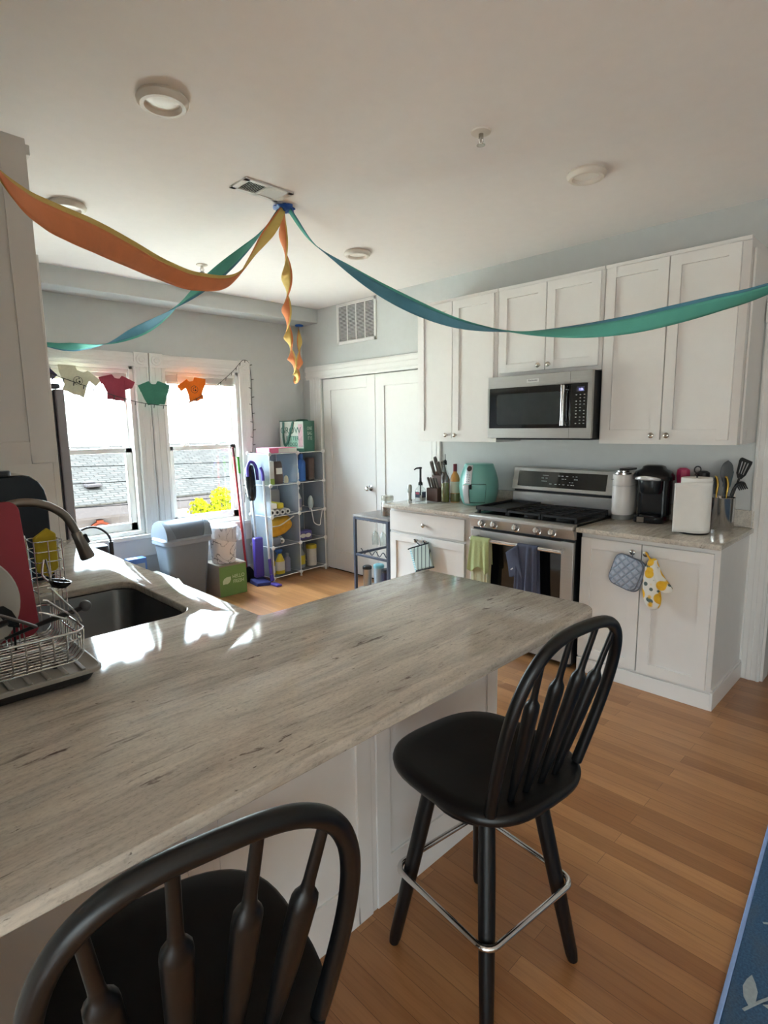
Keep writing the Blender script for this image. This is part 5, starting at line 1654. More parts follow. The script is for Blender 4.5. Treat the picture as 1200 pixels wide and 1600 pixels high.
MB().obox(b_, d * 0.016, Y * 0.007, Vector((0.004, 0, 0.0012))).build('spray_button', M_BLACK, ho, 0.002)
MB().tube([(0.30, 2.055, z0 + 0.07), (0.30, 2.02, z0 + 0.075), (0.30, 1.96, z0 + 0.10)], [0.010, 0.008, 0.006], 12).build('lever', M_FAUCET, fc)

M_NAVYG = mat('navy_gloss', '#15222f', 0.16, var=0.05)
t = thing('countertop_appliance', 'dark navy rounded countertop appliance with grey cap under the wall cabinet', 'appliance', (0.47, 2.70, CT + 0.0005))
prof = [(0.345, CT + 0.001), (0.640, CT + 0.001), (0.640, 1.245), (0.632, 1.29), (0.612, 1.325), (0.585, 1.347), (0.56, 1.352), (0.36, 1.352), (0.345, 1.345)]
MB().loft([[(x, 2.60, z) for x, z in prof], [(x, 2.86, z) for x, z in prof]]).build('housing', M_NAVYG, t, 0.008, seg=3)
MB().lathe([(0, 0), (0.034, 0), (0.034, 0.010), (0.030, 0.014), (0, 0.014)], (0.51, 2.72, 1.3525), 28).build('cap', mat('grey_cap', '#5a5d62', 0.35, 0.5), t)

# dish rack
M_TRAYT = mat('tray_grey', '#a5a39d', 0.45, var=0.03)
M_TRAYD = mat('tray_shadow_base', '#2c2e31', 0.5, var=0.03)  # dark colour paints in the shadow under the raised drip tray
dr_ = thing('dish_rack', 'chrome wire dish rack with grey drip tray beside the sink', 'dish rack', (0.25, 1.62, CT + 0.0005))
T0 = CT + 0.0005
def tl(d, z, r=0.03):
    return [(x, y, z) for x, y in rrect(0.385 - 2 * d, 0.385 - 2 * d, r, 6, 0.247, 1.622)]
MB().loft([tl(0.035, T0), tl(0.02, T0 + 0.004), tl(0.012, T0 + 0.022), tl(0.012, T0 + 0.024)]).build('tray_shadow_base', M_TRAYD, dr_)
MB().loft([tl(0.010, T0 + 0.0245), tl(0.0, T0 + 0.028), tl(0.0, T0 + 0.036), tl(0.005, T0 + 0.038), tl(0.012, T0 + 0.034), tl(0.02, T0 + 0.029)]).build('drip_tray', M_TRAYT, dr_)
for k in range(9):
    x = 0.095 + k * 0.038
    MB().box(x - 0.005, x + 0.005, 1.455, 1.79, T0 + 0.0292, T0 + 0.0345).build('tray_rib', M_TRAYT, dr_, 0.002)
bz, rz = 0.958, 1.036
bx0, bx1, by0, by1 = 0.085, 0.405, 1.495, 1.775
RW = 0.0022
def wire(nm, pts, r=RW, closed=False, n=7):
    return MB().tube(pts, r, n, closed=closed).build(nm, M_CHROME, dr_)
wire('rim_wire', [(x, y, rz) for x, y in rrect(bx1 - bx0 + 0.03, by1 - by0 + 0.03, 0.035, 6, (bx0 + bx1) / 2, (by0 + by1) / 2)], 0.003, True)
wire('rim_wire', [(x, y, rz - 0.022) for x, y in rrect(bx1 - bx0 + 0.018, by1 - by0 + 0.018, 0.03, 6, (bx0 + bx1) / 2, (by0 + by1) / 2)], RW, True)
n_ = 15
for k in range(n_):
    y = by0 + (by1 - by0) * k / (n_ - 1)
    wire('cross_wire', [(bx0 - 0.012, y, rz), (bx0 - 0.008, y, bz + 0.018), (bx0 + 0.006, y, bz + 0.003), (bx0 + 0.02, y, bz), (bx1 - 0.02, y, bz), (bx1 - 0.006, y, bz + 0.003), (bx1 + 0.008, y, bz + 0.018), (bx1 + 0.012, y, rz)])
for k in range(10):
    x = bx0 + 0.03 + (bx1 - bx0 - 0.06) * k / 9
    wire('long_wire', [(x, by0 - 0.012, rz), (x, by0 - 0.008, bz + 0.016), (x, by0 + 0.01, bz - 0.004), (x, by1 - 0.01, bz - 0.004), (x, by1 + 0.008, bz + 0.016), (x, by1 + 0.012, rz)])
for x in (bx0 + 0.06, bx1 - 0.05):
    for y in (by0 + 0.03, by1 - 0.03):
        MB().cyl((x, y, T0 + 0.0288), (x, y, bz), 0.007, n=12).build('foot', M_BLACK, dr_)
for k in range(6):
    x = 0.17 + k * 0.03
    wire('plate_prong', [(x, 1.70, bz), (x, 1.70, bz + 0.06), (x + 0.006, 1.705, bz + 0.068), (x + 0.012, 1.71, bz + 0.06), (x + 0.012, 1.71, bz)])
# stack of bent wires of the cup holder sticking out to the sink
for k in range(3):
    wire('cup_holder_wire', [(0.352 - 0.012 * k, 1.515, 1.150 - 0.028 * k), (0.36 - 0.012 * k, 1.515, 1.148 - 0.028 * k), (0.420 - 0.008 * k, 1.54, 1.062 - 0.006 * k), (0.428 - 0.006 * k, 1.545, 1.040 - 0.002 * k)], 0.0024)
# utensil caddy at the back of the rack with mesh wires
for k in range(6):
    z = 1.06 + 0.03 * k
    wire('caddy_wire', [(x, y, z) for x, y in rrect(0.072, 0.085, 0.012, 3, 0.437, 1.865)], 0.0016, True, 6)
for x, y in ((0.401, 1.8225), (0.473, 1.8225), (0.401, 1.9075), (0.473, 1.9075), (0.437, 1.8225), (0.473, 1.865)):
    wire('caddy_wire', [(x, y, CT + 0.001), (x, y, 1.212)], 0.0018)

M_PLATE = mat('plate_white', '#b9b5ad', 0.2, var=0.02)
t = thing('dinner_plate', 'white dinner plate standing in the dish rack in front of the red board', 'plate', (0.195, 1.69, 0.962))
MB().lathe([(0, 0.0), (0.075, 0.0), (0.085, 0.006), (0.130, 0.018), (0.1325, 0.020), (0.129, 0.023), (0.084, 0.011), (0.074, 0.006), (0, 0.006)], (0.195, 1.695, 1.097), 48, (0.10, -1, 0.12)).build('plate', M_PLATE, t)
M_RBOARD = mat('red_board', '#9c2c3c', 0.45, var=0.04)
t = thing('cutting_board', 'dark red cutting board standing upright in the dish rack', 'cutting board', (0.24, 1.765, 0.962))
mb = MB()
mb.prism(rrect(0.285, 0.372, 0.03, 8), (0.228, 1.752, 1.150), Vector((1, 0, 0.04)), Vector((-0.045, 0.06, 1)), (0, 0.009, 0))
mb.build('board', M_RBOARD, t, 0.002)
# black-handled things lying on the rack
def utensil(name, label, cat, pts, rs, m, flat=0.55, up=(0, 0, 1)):
    t = thing(name, label, cat, pts[0])
    MB().tube(pts, rs, 14, flat=flat, up=up).build('handle', m, t)
    return t
t = utensil('ladle', 'long black utensil handle lying across the dish rack rim towards the sink', 'utensil', catmull([(0.27, 1.60, 1.022), (0.33, 1.60, 1.036), (0.385, 1.60, 1.047), (0.43, 1.598, 1.055), (0.452, 1.596, 1.063)], 4), [0.006 + 0.006 * min(1, i / 8) for i in range(17)], M_BLACK)
MB().ball((0.455, 1.596, 1.063), 0.0155, (1, 1, 1)).build('end_knob', mat('worn_grey_knob', '#4a4b4e', 0.4), t)
MB().tube([(0.27, 1.60, 1.022), (0.20, 1.60, 1.005), (0.14, 1.60, 0.99)], [0.006, 0.012, 0.02], 12, flat=0.3).build('bowl', M_STEEL, t)
t = utensil('spatula', 'black spatula head sticking up behind the plate in the dish rack', 'utensil', [(0.30, 1.655, 0.97), (0.302, 1.655, 1.035)], 0.005, M_BLACK)
mb = MB()
mb.prism([(-0.012, 0), (0.012, 0), (0.018, 0.02), (0.016, 0.05), (0.004, 0.062), (-0.014, 0.056), (-0.018, 0.03)], (0.302, 1.652, 1.030), Vector((1, 0, -0.35)), Vector((-0.35, 0, 1)), (0, 0.005, 0))
mb.build('blade', M_BLACK, t, 0.001)
t = utensil('saucepan_handle', 'grey curved pan handle sloping down in front of the plate', 'pan', catmull([(0.19, 1.56, 1.115), (0.235, 1.565, 1.105), (0.29, 1.575, 1.072), (0.335, 1.585, 1.040)], 5), 0.0075, mat('pan_handle_grey', '#6d6a66', 0.35, 0.6))
MB().lathe([(0, 0), (0.075, 0.002), (0.078, 0.04), (0.075, 0.04), (0.072, 0.006), (0, 0.005)], (0.135, 1.585, 1.03), 32, (0.3, -0.5, 0.8)).build('pan_bowl', M_STEEL, t)
t = utensil('chef_knife', 'black knife handle at the left picture edge above the dish rack', 'knife', [(0.16, 1.50, 1.068), (0.21, 1.50, 1.080), (0.262, 1.502, 1.092)], [0.010, 0.013, 0.012], M_BLACK)
MB().prism([(0, -0.012), (0, 0.012), (-0.12, 0.010), (-0.14, -0.006)], (0.16, 1.50, 1.066), Vector((1, 0, 0.24)), Z, (0, 0.002, 0)).build('blade', M_STEEL, t)
t = thing('ladle', 'small black ladle bowl hanging on the utensil caddy beside the sink', 'utensil', (0.45, 1.80, 1.10))
MB().lathe([(0, -0.022), (0.018, -0.018), (0.028, -0.006), (0.030, 0.002), (0.027, 0.002), (0.016, -0.013), (0, -0.017)], (0.452, 1.795, 1.094), 22, (0.25, 0, 1)).build('bowl', M_BLACKG, t)
MB().tube(catmull([(0.430, 1.795, 1.092), (0.41, 1.80, 1.12), (0.425, 1.815, 1.16), (0.437, 1.82, 1.06), (0.437, 1.821, 0.97)], 4), 0.003, 8).build('stem', M_CHROME, t)
t = thing('yellow_sponge', 'yellow folded sponge cloth tucked in the wire caddy behind the red board', 'sponge', (0.44, 1.868, 1.10))
mb = MB()
mb.prism([(-0.030, -0.05), (0.002, -0.072), (0.030, -0.048), (0.031, 0.055), (0.008, 0.075), (-0.031, 0.050)], (0.440, 1.858, 1.168), Vector((1, 0.15, 0)), Z, (0, 0.014, 0))
mb.build('sponge', mat('yellow_sponge', '#b5a12a', 0.95, var=0.1, bump=0.4, bscale=160), t, 0.004)
t = thing('dish_soap', 'clear blue dish soap bottle with grey cap behind the red board', 'bottle', (0.385, 1.90, CT + 0.0005))
MB().lathe([(0, 0), (0.029, 0), (0.031, 0.02), (0.030, 0.22), (0.026, 0.28), (0.016, 0.325), (0, 0.325)], (0.385, 1.945, CT + 0.0005), 24, sx=1.0, sy=0.8).build('bottle_body', mat('soap_blue_grey', '#8396a3', 0.2, var=0.08), t)
MB().lathe([(0.0165, 0.318), (0.018, 0.322), (0.015, 0.372), (0.008, 0.385), (0, 0.386)], (0.385, 1.945, CT + 0.0005), 24).build('cap', mat('soap_cap', '#63686c', 0.4), t)
MB().lathe([(0.0275, 0.262), (0.0280, 0.263), (0.0225, 0.300), (0.0220, 0.301)], (0.385, 1.945, CT + 0.0005), 24, sx=1.02, sy=0.82).build('collar_label', M_WHITE, t)

# ------------------------------------------------------------------ left worktop of the stove wall
def ctz():
    return CT + 0.0005
# pepper mill
t = thing('pepper_mill', 'slim steel and glass pepper mill at the left end of the left worktop', 'mill', (3.40, 3.135, ctz()))
MB().lathe([(0, 0), (0.020, 0), (0.021, 0.008), (0.015, 0.02), (0.017, 0.07), (0, 0.07)], (3.40, 3.135, ctz()), 24).build('base', M_STEEL, t)
MB().lathe([(0.0165, 0.0702), (0.0195, 0.075), (0.0195, 0.12), (0.014, 0.135), (0, 0.138)], (3.40, 3.135, ctz()), 24).build('top', mat('mill_top', '#c2c6c2', 0.25, 0.5), t)
# pump dispenser
t = thing('soap_dispenser', 'clear pump bottle with tall black pump and dark label', 'bottle', (3.455, 3.065, ctz()))
x, y, z = 3.455, 3.065, ctz()
MB().loft([[(x + a, y + b, z + h) for a, b in rrect(0.072 * k, 0.072 * k, 0.012 * k, 5)] for h, k in ((0, 0.95), (0.004, 1), (0.085, 1.0), (0.105, 0.8), (0.118, 0.45), (0.135, 0.42))], cap1=True).build('bottle_body', M_CLEAR, t)
MB().loft([[(x + a, y + b, z + h) for a, b in rrect(0.066, 0.066, 0.012, 5)] for h in (0.004, 0.05)]).build('soap', mat('pale_soap', '#cfd4d6', 0.2), t)
MB().obox((x - 0.0368, y, z + 0.055), (0.0003, 0, 0), (0, 0.024, 0), (0, 0, 0.024)).obox((x, y - 0.0368, z + 0.055), (0.024, 0, 0), (0, 0.0003, 0), (0, 0, 0.024)).build('label', mat('dark_label', '#3a3f55', 0.6), t, smooth=False)
MB().obox((x - 0.0372, y, z + 0.066), (0.0003, 0, 0), (0, 0.018, 0), (0, 0, 0.008)).build('label_print', mat('red_print', '#b24a5a', 0.6), t, smooth=False)
mb = MB()
mb.cyl((x, y, z + 0.02), (x, y, z + 0.135), 0.006).lathe([(0, 0.130), (0.018, 0.130), (0.018, 0.150), (0.010, 0.160), (0.0085, 0.20), (0.0085, 0.262), (0.013, 0.266), (0.012, 0.278), (0, 0.280)], (x, y, z), 20)
mb.tube([(x, y, z + 0.272), (x - 0.035, y + 0.012, z + 0.270), (x - 0.055, y + 0.019, z + 0.258)], [0.007, 0.006, 0.0045], 10)
mb.build('pump', M_BLACK, t)
t = thing('glass_stopper', 'small clear glass cruet beside the pump bottle', 'cruet', (3.52, 3.125, ctz()))
MB().lathe([(0, 0), (0.026, 0), (0.028, 0.02), (0.018, 0.045), (0.009, 0.055), (0.013, 0.068), (0.008, 0.08), (0, 0.08)], (3.53, 3.115, ctz()), 24).build('cruet', M_CLEAR, t)
t = thing('plastic_wrap', 'crumpled clear plastic wrap between pump bottle and knife block', 'wrap', (3.68, 3.09, ctz()))
mb = MB()
def crump(u, v):
    a, b = 2 * PI * u, PI * (v - 0.5) * 0.98
    w = 1 + 0.25 * math.sin(5 * a + 2) * math.cos(3 * b) + 0.12 * math.sin(11 * a + 7 * b)
    return (3.68 + 0.045 * math.cos(b) * math.cos(a) * w, 3.09 + 0.05 * math.cos(b) * math.sin(a) * w, ctz() + 0.034 + 0.033 * math.sin(b))
mb.grid(crump, 30, 14, closed_u=True)
mb.build('film', film('clear_film', '#dfe6ea', 0.35, 0.15), t, ang=180)
# knife block
M_WALN = mat('walnut_block', '#5b4238', 0.5, var=0.12, scale=9, stretch=(1, 1, 9))
M_HANDLE = mat('knife_handle', '#7d7672', 0.4, 0.2, var=0.06)
t = thing('knife_block', 'dark wooden knife block full of grey-handled knives', 'knife block', (3.585, 2.985, ctz()), math.radians(-88))
mb = MB()
side = [(-0.085, 0.0), (0.085, 0.0), (0.085, 0.17), (0.035, 0.235), (-0.012, 0.205), (-0.012, 0.108), (-0.085, 0.108)]
mb.loft([[(-0.056, a, b) for a, b in side], [(0.056, a, b) for a, b in side]])
mb.build('block', M_WALN, t, 0.003, local=True)
mb = MB()
dirn = Vector((0, -0.42, 1)).normalized()
heights = [(-0.036, 0.000, 0.210, 0.125), (-0.008, 0.022, 0.222, 0.150), (0.018, 0.012, 0.216, 0.115), (0.042, 0.045, 0.220, 0.120)]
for k, (xx, yy, zz, L) in enumerate(heights):
    a = Vector((xx, yy, zz - 0.004))
    kn_ = MB()
    kn_.tube([a, a + dirn * 0.02, a + dirn * 0.05, a + dirn * (L - 0.02), a + dirn * L], [0.013, 0.015, 0.016, 0.019, 0.016], 12, flat=0.66, up=(1, 0, 0))
    kn_.build('knife_handle', M_HANDLE, t, local=True)
for k in range(4):
    a = Vector((-0.040 + 0.026 * k, -0.050, 0.106))
    MB().tube([a, a + dirn * 0.02, a + dirn * 0.085, a + dirn * 0.095], [0.008, 0.010, 0.0115, 0.009], 10, flat=0.75, up=(1, 0, 0)).build('steak_knife_handle', M_HANDLE, t, local=True)
# oil and wine bottles
M_OIL = mat('olive_oil', '#7a7232', 0.15, var=0.08)
t = thing('oil_bottle', 'tall oil bottle with black pourer spout beside the knife block', 'bottle', (3.530, 2.868, ctz()))
x, y, z = 3.530, 2.868, ctz()
MB().lathe([(0.0, 0), (0.031, 0), (0.033, 0.01), (0.033, 0.20), (0.026, 0.235), (0.014, 0.265), (0.0135, 0.31), (0.012, 0.31)], (x, y, z), 28).build('bottle_glass', M_CLEAR, t)
MB().lathe([(0, 0.004), (0.030, 0.004), (0.0315, 0.012), (0.0315, 0.155), (0, 0.155)], (x, y, z), 28).build('oil', M_OIL, t)
MB().lathe([(0, 0.30), (0.0150, 0.30), (0.0155, 0.306), (0.013, 0.310), (0.015, 0.316), (0.012, 0.322), (0.014, 0.328), (0.009, 0.336), (0.003, 0.342), (0.0025, 0.385), (0, 0.385)], (x, y, z), 18).build('pourer', M_BLACK, t)
t = thing('wine_bottle', 'rose wine bottle with dark red capsule and pale label', 'bottle', (3.590, 2.815, ctz()))
x, y, z = 3.590, 2.815, ctz()
MB().lathe([(0.0, 0), (0.036, 0), (0.038, 0.008), (0.038, 0.185), (0.030, 0.215), (0.016, 0.238), (0.0145, 0.26), (0.0145, 0.30), (0, 0.30)], (x, y, z), 28).build('bottle_body', mat('rose_wine', '#c98d4e', 0.08, var=0.04), t)
MB().lathe([(0.0148, 0.245), (0.0158, 0.247), (0.0158, 0.304), (0.014, 0.306), (0, 0.306)], (x, y, z), 22).build('capsule', mat('maroon_foil', '#6d1f33', 0.35), t)
MB().lathe([(0.0383, 0.075), (0.0386, 0.076), (0.0386, 0.165), (0.0383, 0.166)], (x, y, z), 28).build('label', mat('wine_label', '#c9c8b4', 0.7, var=0.05), t)
MB().lathe([(0.0383, 0.005), (0.0385, 0.006), (0.0385, 0.07), (0.0383, 0.071)], (x, y, z), 28).build('lower_glass', mat('green_glass', '#77744a', 0.08), t)

# air fryer
M_MINT = mat('mint_plastic', '#7ab8af', 0.28, var=0.02)
M_SILVP = mat('silver_plastic', '#c6c4c6', 0.3, 0.4, var=0.02)
af = thing('air_fryer', 'mint green air fryer with silver control strip on the left worktop', 'air fryer', (3.585, 2.565, ctz()), math.radians(0))
fx, fy, fz = 3.600, 2.590, ctz()
prof = [(0.0, 0.0), (0.105, 0.0), (0.118, 0.006), (0.131, 0.03), (0.146, 0.09), (0.151, 0.14), (0.147, 0.19), (0.133, 0.245), (0.114, 0.300), (0.109, 0.313), (0.104, 0.317), (0.0, 0.318)]
def fryer_r(z):
    for (r0_, z0_), (r1_, z1_) in zip(prof, prof[1:]):
        if z0_ <= z <= z1_ and z1_ > z0_:
            return r0_ + (r1_ - r0_) * (z - z0_) / (z1_ - z0_)
    return prof[-1][0]
MB().lathe(prof, (fx, fy, fz), 64).build('body', M_MINT, af, ang=55)
def skin(a0, a1, z0_, z1_, off, nu=16, nv=14, edge=0.0):
    mb = MB()
    def fn(u, v):
        z = z0_ + (z1_ - z0_) * v
        a = a0 + (a1 - a0) * u
        r = fryer_r(z) + off
        return (fx + r * math.cos(a), fy + r * math.sin(a), fz + z)
    return mb.grid(fn, nu, nv)
fdir = math.radians(181)    # front faces the room, turned towards the window
skin(fdir - 0.22, fdir + 0.22, 0.166, 0.311, 0.0025).build('control_strip', M_SILVP, af, solid=0.003)
skin(fdir - 0.145, fdir + 0.145, 0.020, 0.165, 0.020).build('drawer_handle', M_SILVP, af, solid=0.012)
dd = skin(fdir - 0.14, fdir + 0.95, 0.030, 0.168, 0.003, 26)
dd.build('drawer', M_MINT, af, solid=0.004)
skin(fdir + 0.15, fdir + 0.26, 0.132, 0.168, 0.0075, 6, 5).build('release_button', M_BLACK, af, solid=0.006)
skin(fdir - 0.16, fdir + 0.97, 0.026, 0.172, 0.0006, 26).build('drawer_gap', M_DARKGAP, af, solid=0.001)
r = fryer_r(0.285)
c = Vector((fx + (r + 0.004) * math.cos(fdir), fy + (r + 0.004) * math.sin(fdir), fz + 0.283))
MB().lathe([(0, 0), (0.021, 0), (0.020, 0.006), (0, 0.007)], c, 26, (math.cos(fdir), math.sin(fdir), 0.42)).build('dial', mat('dial_brown', '#3a2420', 0.3), af)
mb = MB()
for k in range(4):
    z_ = 0.19 + 0.016 * k
    rr_ = fryer_r(z_) + 0.0045
    for s_ in (-0.07, 0.07):
        a = fdir + s_
        mb.obox((fx + rr_ * math.cos(a), fy + rr_ * math.sin(a), fz + z_), Vector((-math.sin(a), math.cos(a), 0)) * 0.005, Vector((0, 0, 0.0025)), Vector((math.cos(a), math.sin(a), 0)) * 0.0008)
mb.build('strip_marks', mat('grey_marks', '#77757a', 0.5), af, smooth=False)
MB().tube(catmull([(3.74, 2.60, ctz() + 0.006), (3.70, 2.74, ctz() + 0.006), (3.745, 2.80, ctz() + 0.02), (3.765, 2.78, ctz() + 0.10), (3.785, 2.77, ctz() + 0.16)], 6), 0.004, 8).build('power_cord', M_BLACK, af)

# ------------------------------------------------------------------ towels, mitts, potholders
def drape(name, label, y0, y1, zf, zb, m, seed, fold=0.004, hx_=RX0 - 0.038, hz_=0.763, taper=0.0, R0=0.0175):
    """cloth hung over the oven handle"""
    rn = random.Random(seed)
    f = [(rn.uniform(4, 9), rn.uniform(0, 6), rn.uniform(0.5, 1)) for _ in range(4)]
    t = thing(name, label, 'towel', (hx_, (y0 + y1) / 2, zf))
    def path(v):
        # v from 0 (front hem) over the rail to 1 (back hem)
        lf, lb = hz_ - zf, hz_ - zb
        arc = PI * R0
        s = v * (lf + arc + lb)
        if s < lf:
            return hx_ - R0, zf + s, -1, (lf - s) / lf
        if s < lf + arc:
            a = (s - lf) / R0
            return hx_ - R0 * math.cos(a), hz_ + R0 * math.sin(a), 0, 0
        return hx_ + R0, hz_ - (s - lf - arc), 1, (s - lf - arc) / lb
    def fn(u, v):
        x, z, sd, k = path(v)
        y = y0 + (y1 - y0) * u
        w = sum(c * math.sin(a * PI * u + b + 0.8 * k) for a, b, c in f)
        mid = (y0 + y1) / 2
        y = mid + (y - mid) * (1 - taper * (1 - k)) + 0.01 * k * math.sin(5 * u + seed)
        amp = fold * (0.35 + 1.6 * k)
        if sd < 0:
            x -= amp * (w + 2.2)
            z += 0.02 * k * k * math.sin(3.0 * u * PI + seed)
        elif sd > 0:
            x += min(0.004, amp * 0.4 * (w + 2))
        return (x, y, z)
    mb = MB().grid(fn, 44, 60)
    mb.build('cloth', m, t, solid=0.003, ang=180)
    return t
M_YTOW = mat('lime_towel', '#b3bd88', 0.95, var=0.05, scale=80, bump=0.35, bscale=260)
M_BTOW = mat('slate_towel', '#4e5367', 0.95, var=0.06, scale=80, bump=0.35, bscale=260)
M_CTOW = mat('cream_towel', '#b5b393', 0.95, var=0.05, scale=80, bump=0.3, bscale=260)
t = drape('hand_towel', 'lime green towel folded over the left end of the oven handle', 2.115, 2.278, 0.560, 0.60, M_YTOW, 3, 0.0035, taper=0.10)
drape('hand_towel', 'pale cream towel hanging below the lime green one on the oven handle', 2.12, 2.262, 0.395, 0.42, M_CTOW, 8, 0.0010, R0=0.0150)
t = drape('hand_towel', 'slate blue towel hanging in the middle of the oven handle', 1.765, 1.915, 0.375, 0.45, M_BTOW, 5, 0.0055, taper=0.05)
mb = MB()
mb.grid(lambda u, v: (RX0 - 0.062 - 0.012 * math.sin(3 * u + 2 * v), 1.90 + 0.085 * u * (1 - 0.25 * v) - 0.05 * v * (1 - u), 0.772 - 0.06 * u - 0.215 * v + 0.075 * u * v + 0.02 * math.sin(u * 5) * v), 16, 16)
mb.build('loose_corner', M_BTOW, t, solid=0.003, ang=180)
MB().obox((RX0 - 0.077, 1.93, 0.615), (0.0006, 0, 0), (0, 0.008, -0.006), (0, 0.002, 0.003)).build('care_tag', M_WHITE, t, smooth=False)

# striped padded holder on the left cabinet knobs
M_STR = striped('striped_cloth', '#b6c6bf', '#23303a', 26.0, 1, 0.80)
M_BLKC = mat('black_cloth', '#1c2226', 0.9, var=0.1)
M_AQUA = striped('aqua_check', '#8fd0d6', '#e6eef0', 60.0, 2, 0.5)
t = thing('striped_potholder', 'striped padded potholder hanging from the left cabinet door knobs', 'potholder', (3.165, 2.79, 0.44))
mb = MB()
quad = [(2.905, 0.590), (2.722, 0.655), (2.672, 0.482), (2.845, 0.420)]
def pad(x, o):
    return [(x, y, z) for y, z in quad]
mb.loft([pad(3.165, 0), [(3.152, y + (2.786 - y) * 0.06, z + (0.54 - z) * 0.06) for y, z in quad]])
mb.build('pad', M_STR, t, 0.006)
mb = MB()
mb.loft([[(3.178, y + 0.022, z - 0.016) for y, z in quad], [(3.1665, y + 0.022, z - 0.016) for y, z in quad]])
mb.build('back_pad', M_AQUA, t, 0.004)
mb = MB()
mb.tube([(3.156, 2.930, 0.578), (3.156, 2.900, 0.592), (3.156, 2.722, 0.657)], 0.005, 8)
mb.tube([(3.157, 2.848, 0.418), (3.157, 2.670, 0.480)], 0.006, 8)
mb.build('binding', M_BLKC, t)
for kn_y, yy, zz in ((2.872, 2.79, 0.628), (2.782, 2.735, 0.648)):
    MB().tube(catmull([(3.168, kn_y + 0.007, 0.660), (3.166, kn_y, 0.663), (3.166, kn_y - 0.009, 0.652), (3.162, (kn_y + yy) / 2 - 0.01, 0.630), (3.158, yy, zz)], 5), 0.0038, 8).build('hanging_loop', M_BLKC, t)

# quilted grey potholder pair on the right cabinet knob
def quilt(name):
    k = N(name)
    v = k.coord((1, 1, 1), (math.radians(45), 0, 0))
    hs = []
    for ax in (1, 2):
        w = k.n('TexWave', wave_type='BANDS', bands_direction='Y' if ax == 1 else 'Z', Scale=9.0, Distortion=0.0)
        k.l(v, w.inputs['Vector'])
        hs.append(w.outputs['Fac'])
    m = k.n('Math', operation='MINIMUM')
    k.l(hs[0], m.inputs[0])
    k.l(hs[1], m.inputs[1])
    k.l(k.ramp(m.outputs[0], [(0.0, lin('#8f9db0')), (0.12, lin('#a9b4c4')), (1.0, lin('#aeb8c8'))]), k.b.inputs['Base Color'])
    k.b.inputs['Roughness'].default_value = 0.7
    k.bump(k.ramp(m.outputs[0], [(0.0, (0, 0, 0)), (0.35, (1, 1, 1))]), 0.9, 0.006)
    MATS[name] = k.m
    return k.m
M_QUILT = quilt('quilted_silver')
M_PIPE = mat('grey_piping', '#6f7682', 0.8)
t = thing('quilted_potholder', 'grey quilted square potholder hanging from the left knob of the right base cabinet', 'potholder', (3.155, 1.245, 0.58))
ang = math.radians(17)
ca, sa = math.cos(ang), math.sin(ang)
def rot2(p, cx=1.250, cz=0.695):
    return [(cx + a * ca - b * sa, cz + a * sa + b * ca) for a, b in p]
sq = rot2(rrect(0.158, 0.182, 0.042, 6))
for x_, nm in ((3.162, 'back_pad'), (3.145, 'front_pad')):
    mb = MB()
    off = 0.012 if nm == 'back_pad' else 0.0
    def lp(k, xx):
        return [(xx, 1.250 - off + (y - 1.250) * k, 0.695 - off * 0.6 + (z - 0.695) * k) for y, z in sq]
    mb.loft([lp(0.96, x_ + 0.006), lp(1.0, x_ + 0.003), lp(1.0, x_ - 0.003), lp(0.96, x_ - 0.006), lp(0.6, x_ - 0.008), lp(0.2, x_ - 0.0085)])
    mb.build(nm, M_QUILT, t, ang=70)
    MB().tube([(x_, 1.250 - off + (y - 1.250) * 1.015, 0.695 - off * 0.6 + (z - 0.695) * 1.015) for y, z in sq], 0.0045, 8, closed=True).build('piping', M_PIPE, t)
MB().tube(catmull([(3.178, 1.236, 0.818), (3.17, 1.226, 0.812), (3.160, 1.222, 0.795), (3.152, 1.218, 0.775)], 5), 0.003, 8).build('hanging_loop', M_PIPE, t)

# lemon oven mitt on the right knob
M_LEMON = lemon_print('lemon_cloth')
t = thing('oven_mitt', 'lemon print oven mitt hanging from the right knob of the right base cabinet', 'oven mitt', (3.15, 1.10, 0.51))
out = [(1.130, 0.788), (1.150, 0.745), (1.157, 0.680), (1.158, 0.610), (1.148, 0.560), (1.130, 0.522), (1.105, 0.506), (1.080, 0.510), (1.063, 0.530), (1.058, 0.565), (1.064, 0.600), (1.068, 0.625), (1.050, 0.622), (1.028, 0.615), (1.008, 0.622), (1.003, 0.640), (1.015, 0.660), (1.045, 0.695), (1.068, 0.730), (1.085, 0.770), (1.098, 0.795)]
oc = catmull([(0, y, z) for y, z in out + out[:1]], 4)[:-1]
cy = sum(p.y for p in oc) / len(oc)
cz_ = sum(p.z for p in oc) / len(oc)
mb = MB()
mb.loft([[(x_, p.y * k + (1 - k) * cy, p.z * k + (1 - k) * cz_) for p in oc] for x_, k in ((3.172, 0.90), (3.166, 0.98), (3.158, 1.0), (3.150, 0.98), (3.142, 0.90), (3.138, 0.76))])
mb.build('mitt', M_LEMON, t, ang=80)
mb = MB()
mb.tube(catmull([(3.166, 1.168, 0.815), (3.160, 1.158, 0.820), (3.160, 1.146, 0.812), (3.156, 1.128, 0.79), (3.156, 1.110, 0.786)], 5), 0.005, 8)
mb.build('hanging_loop', M_LEMON, t)

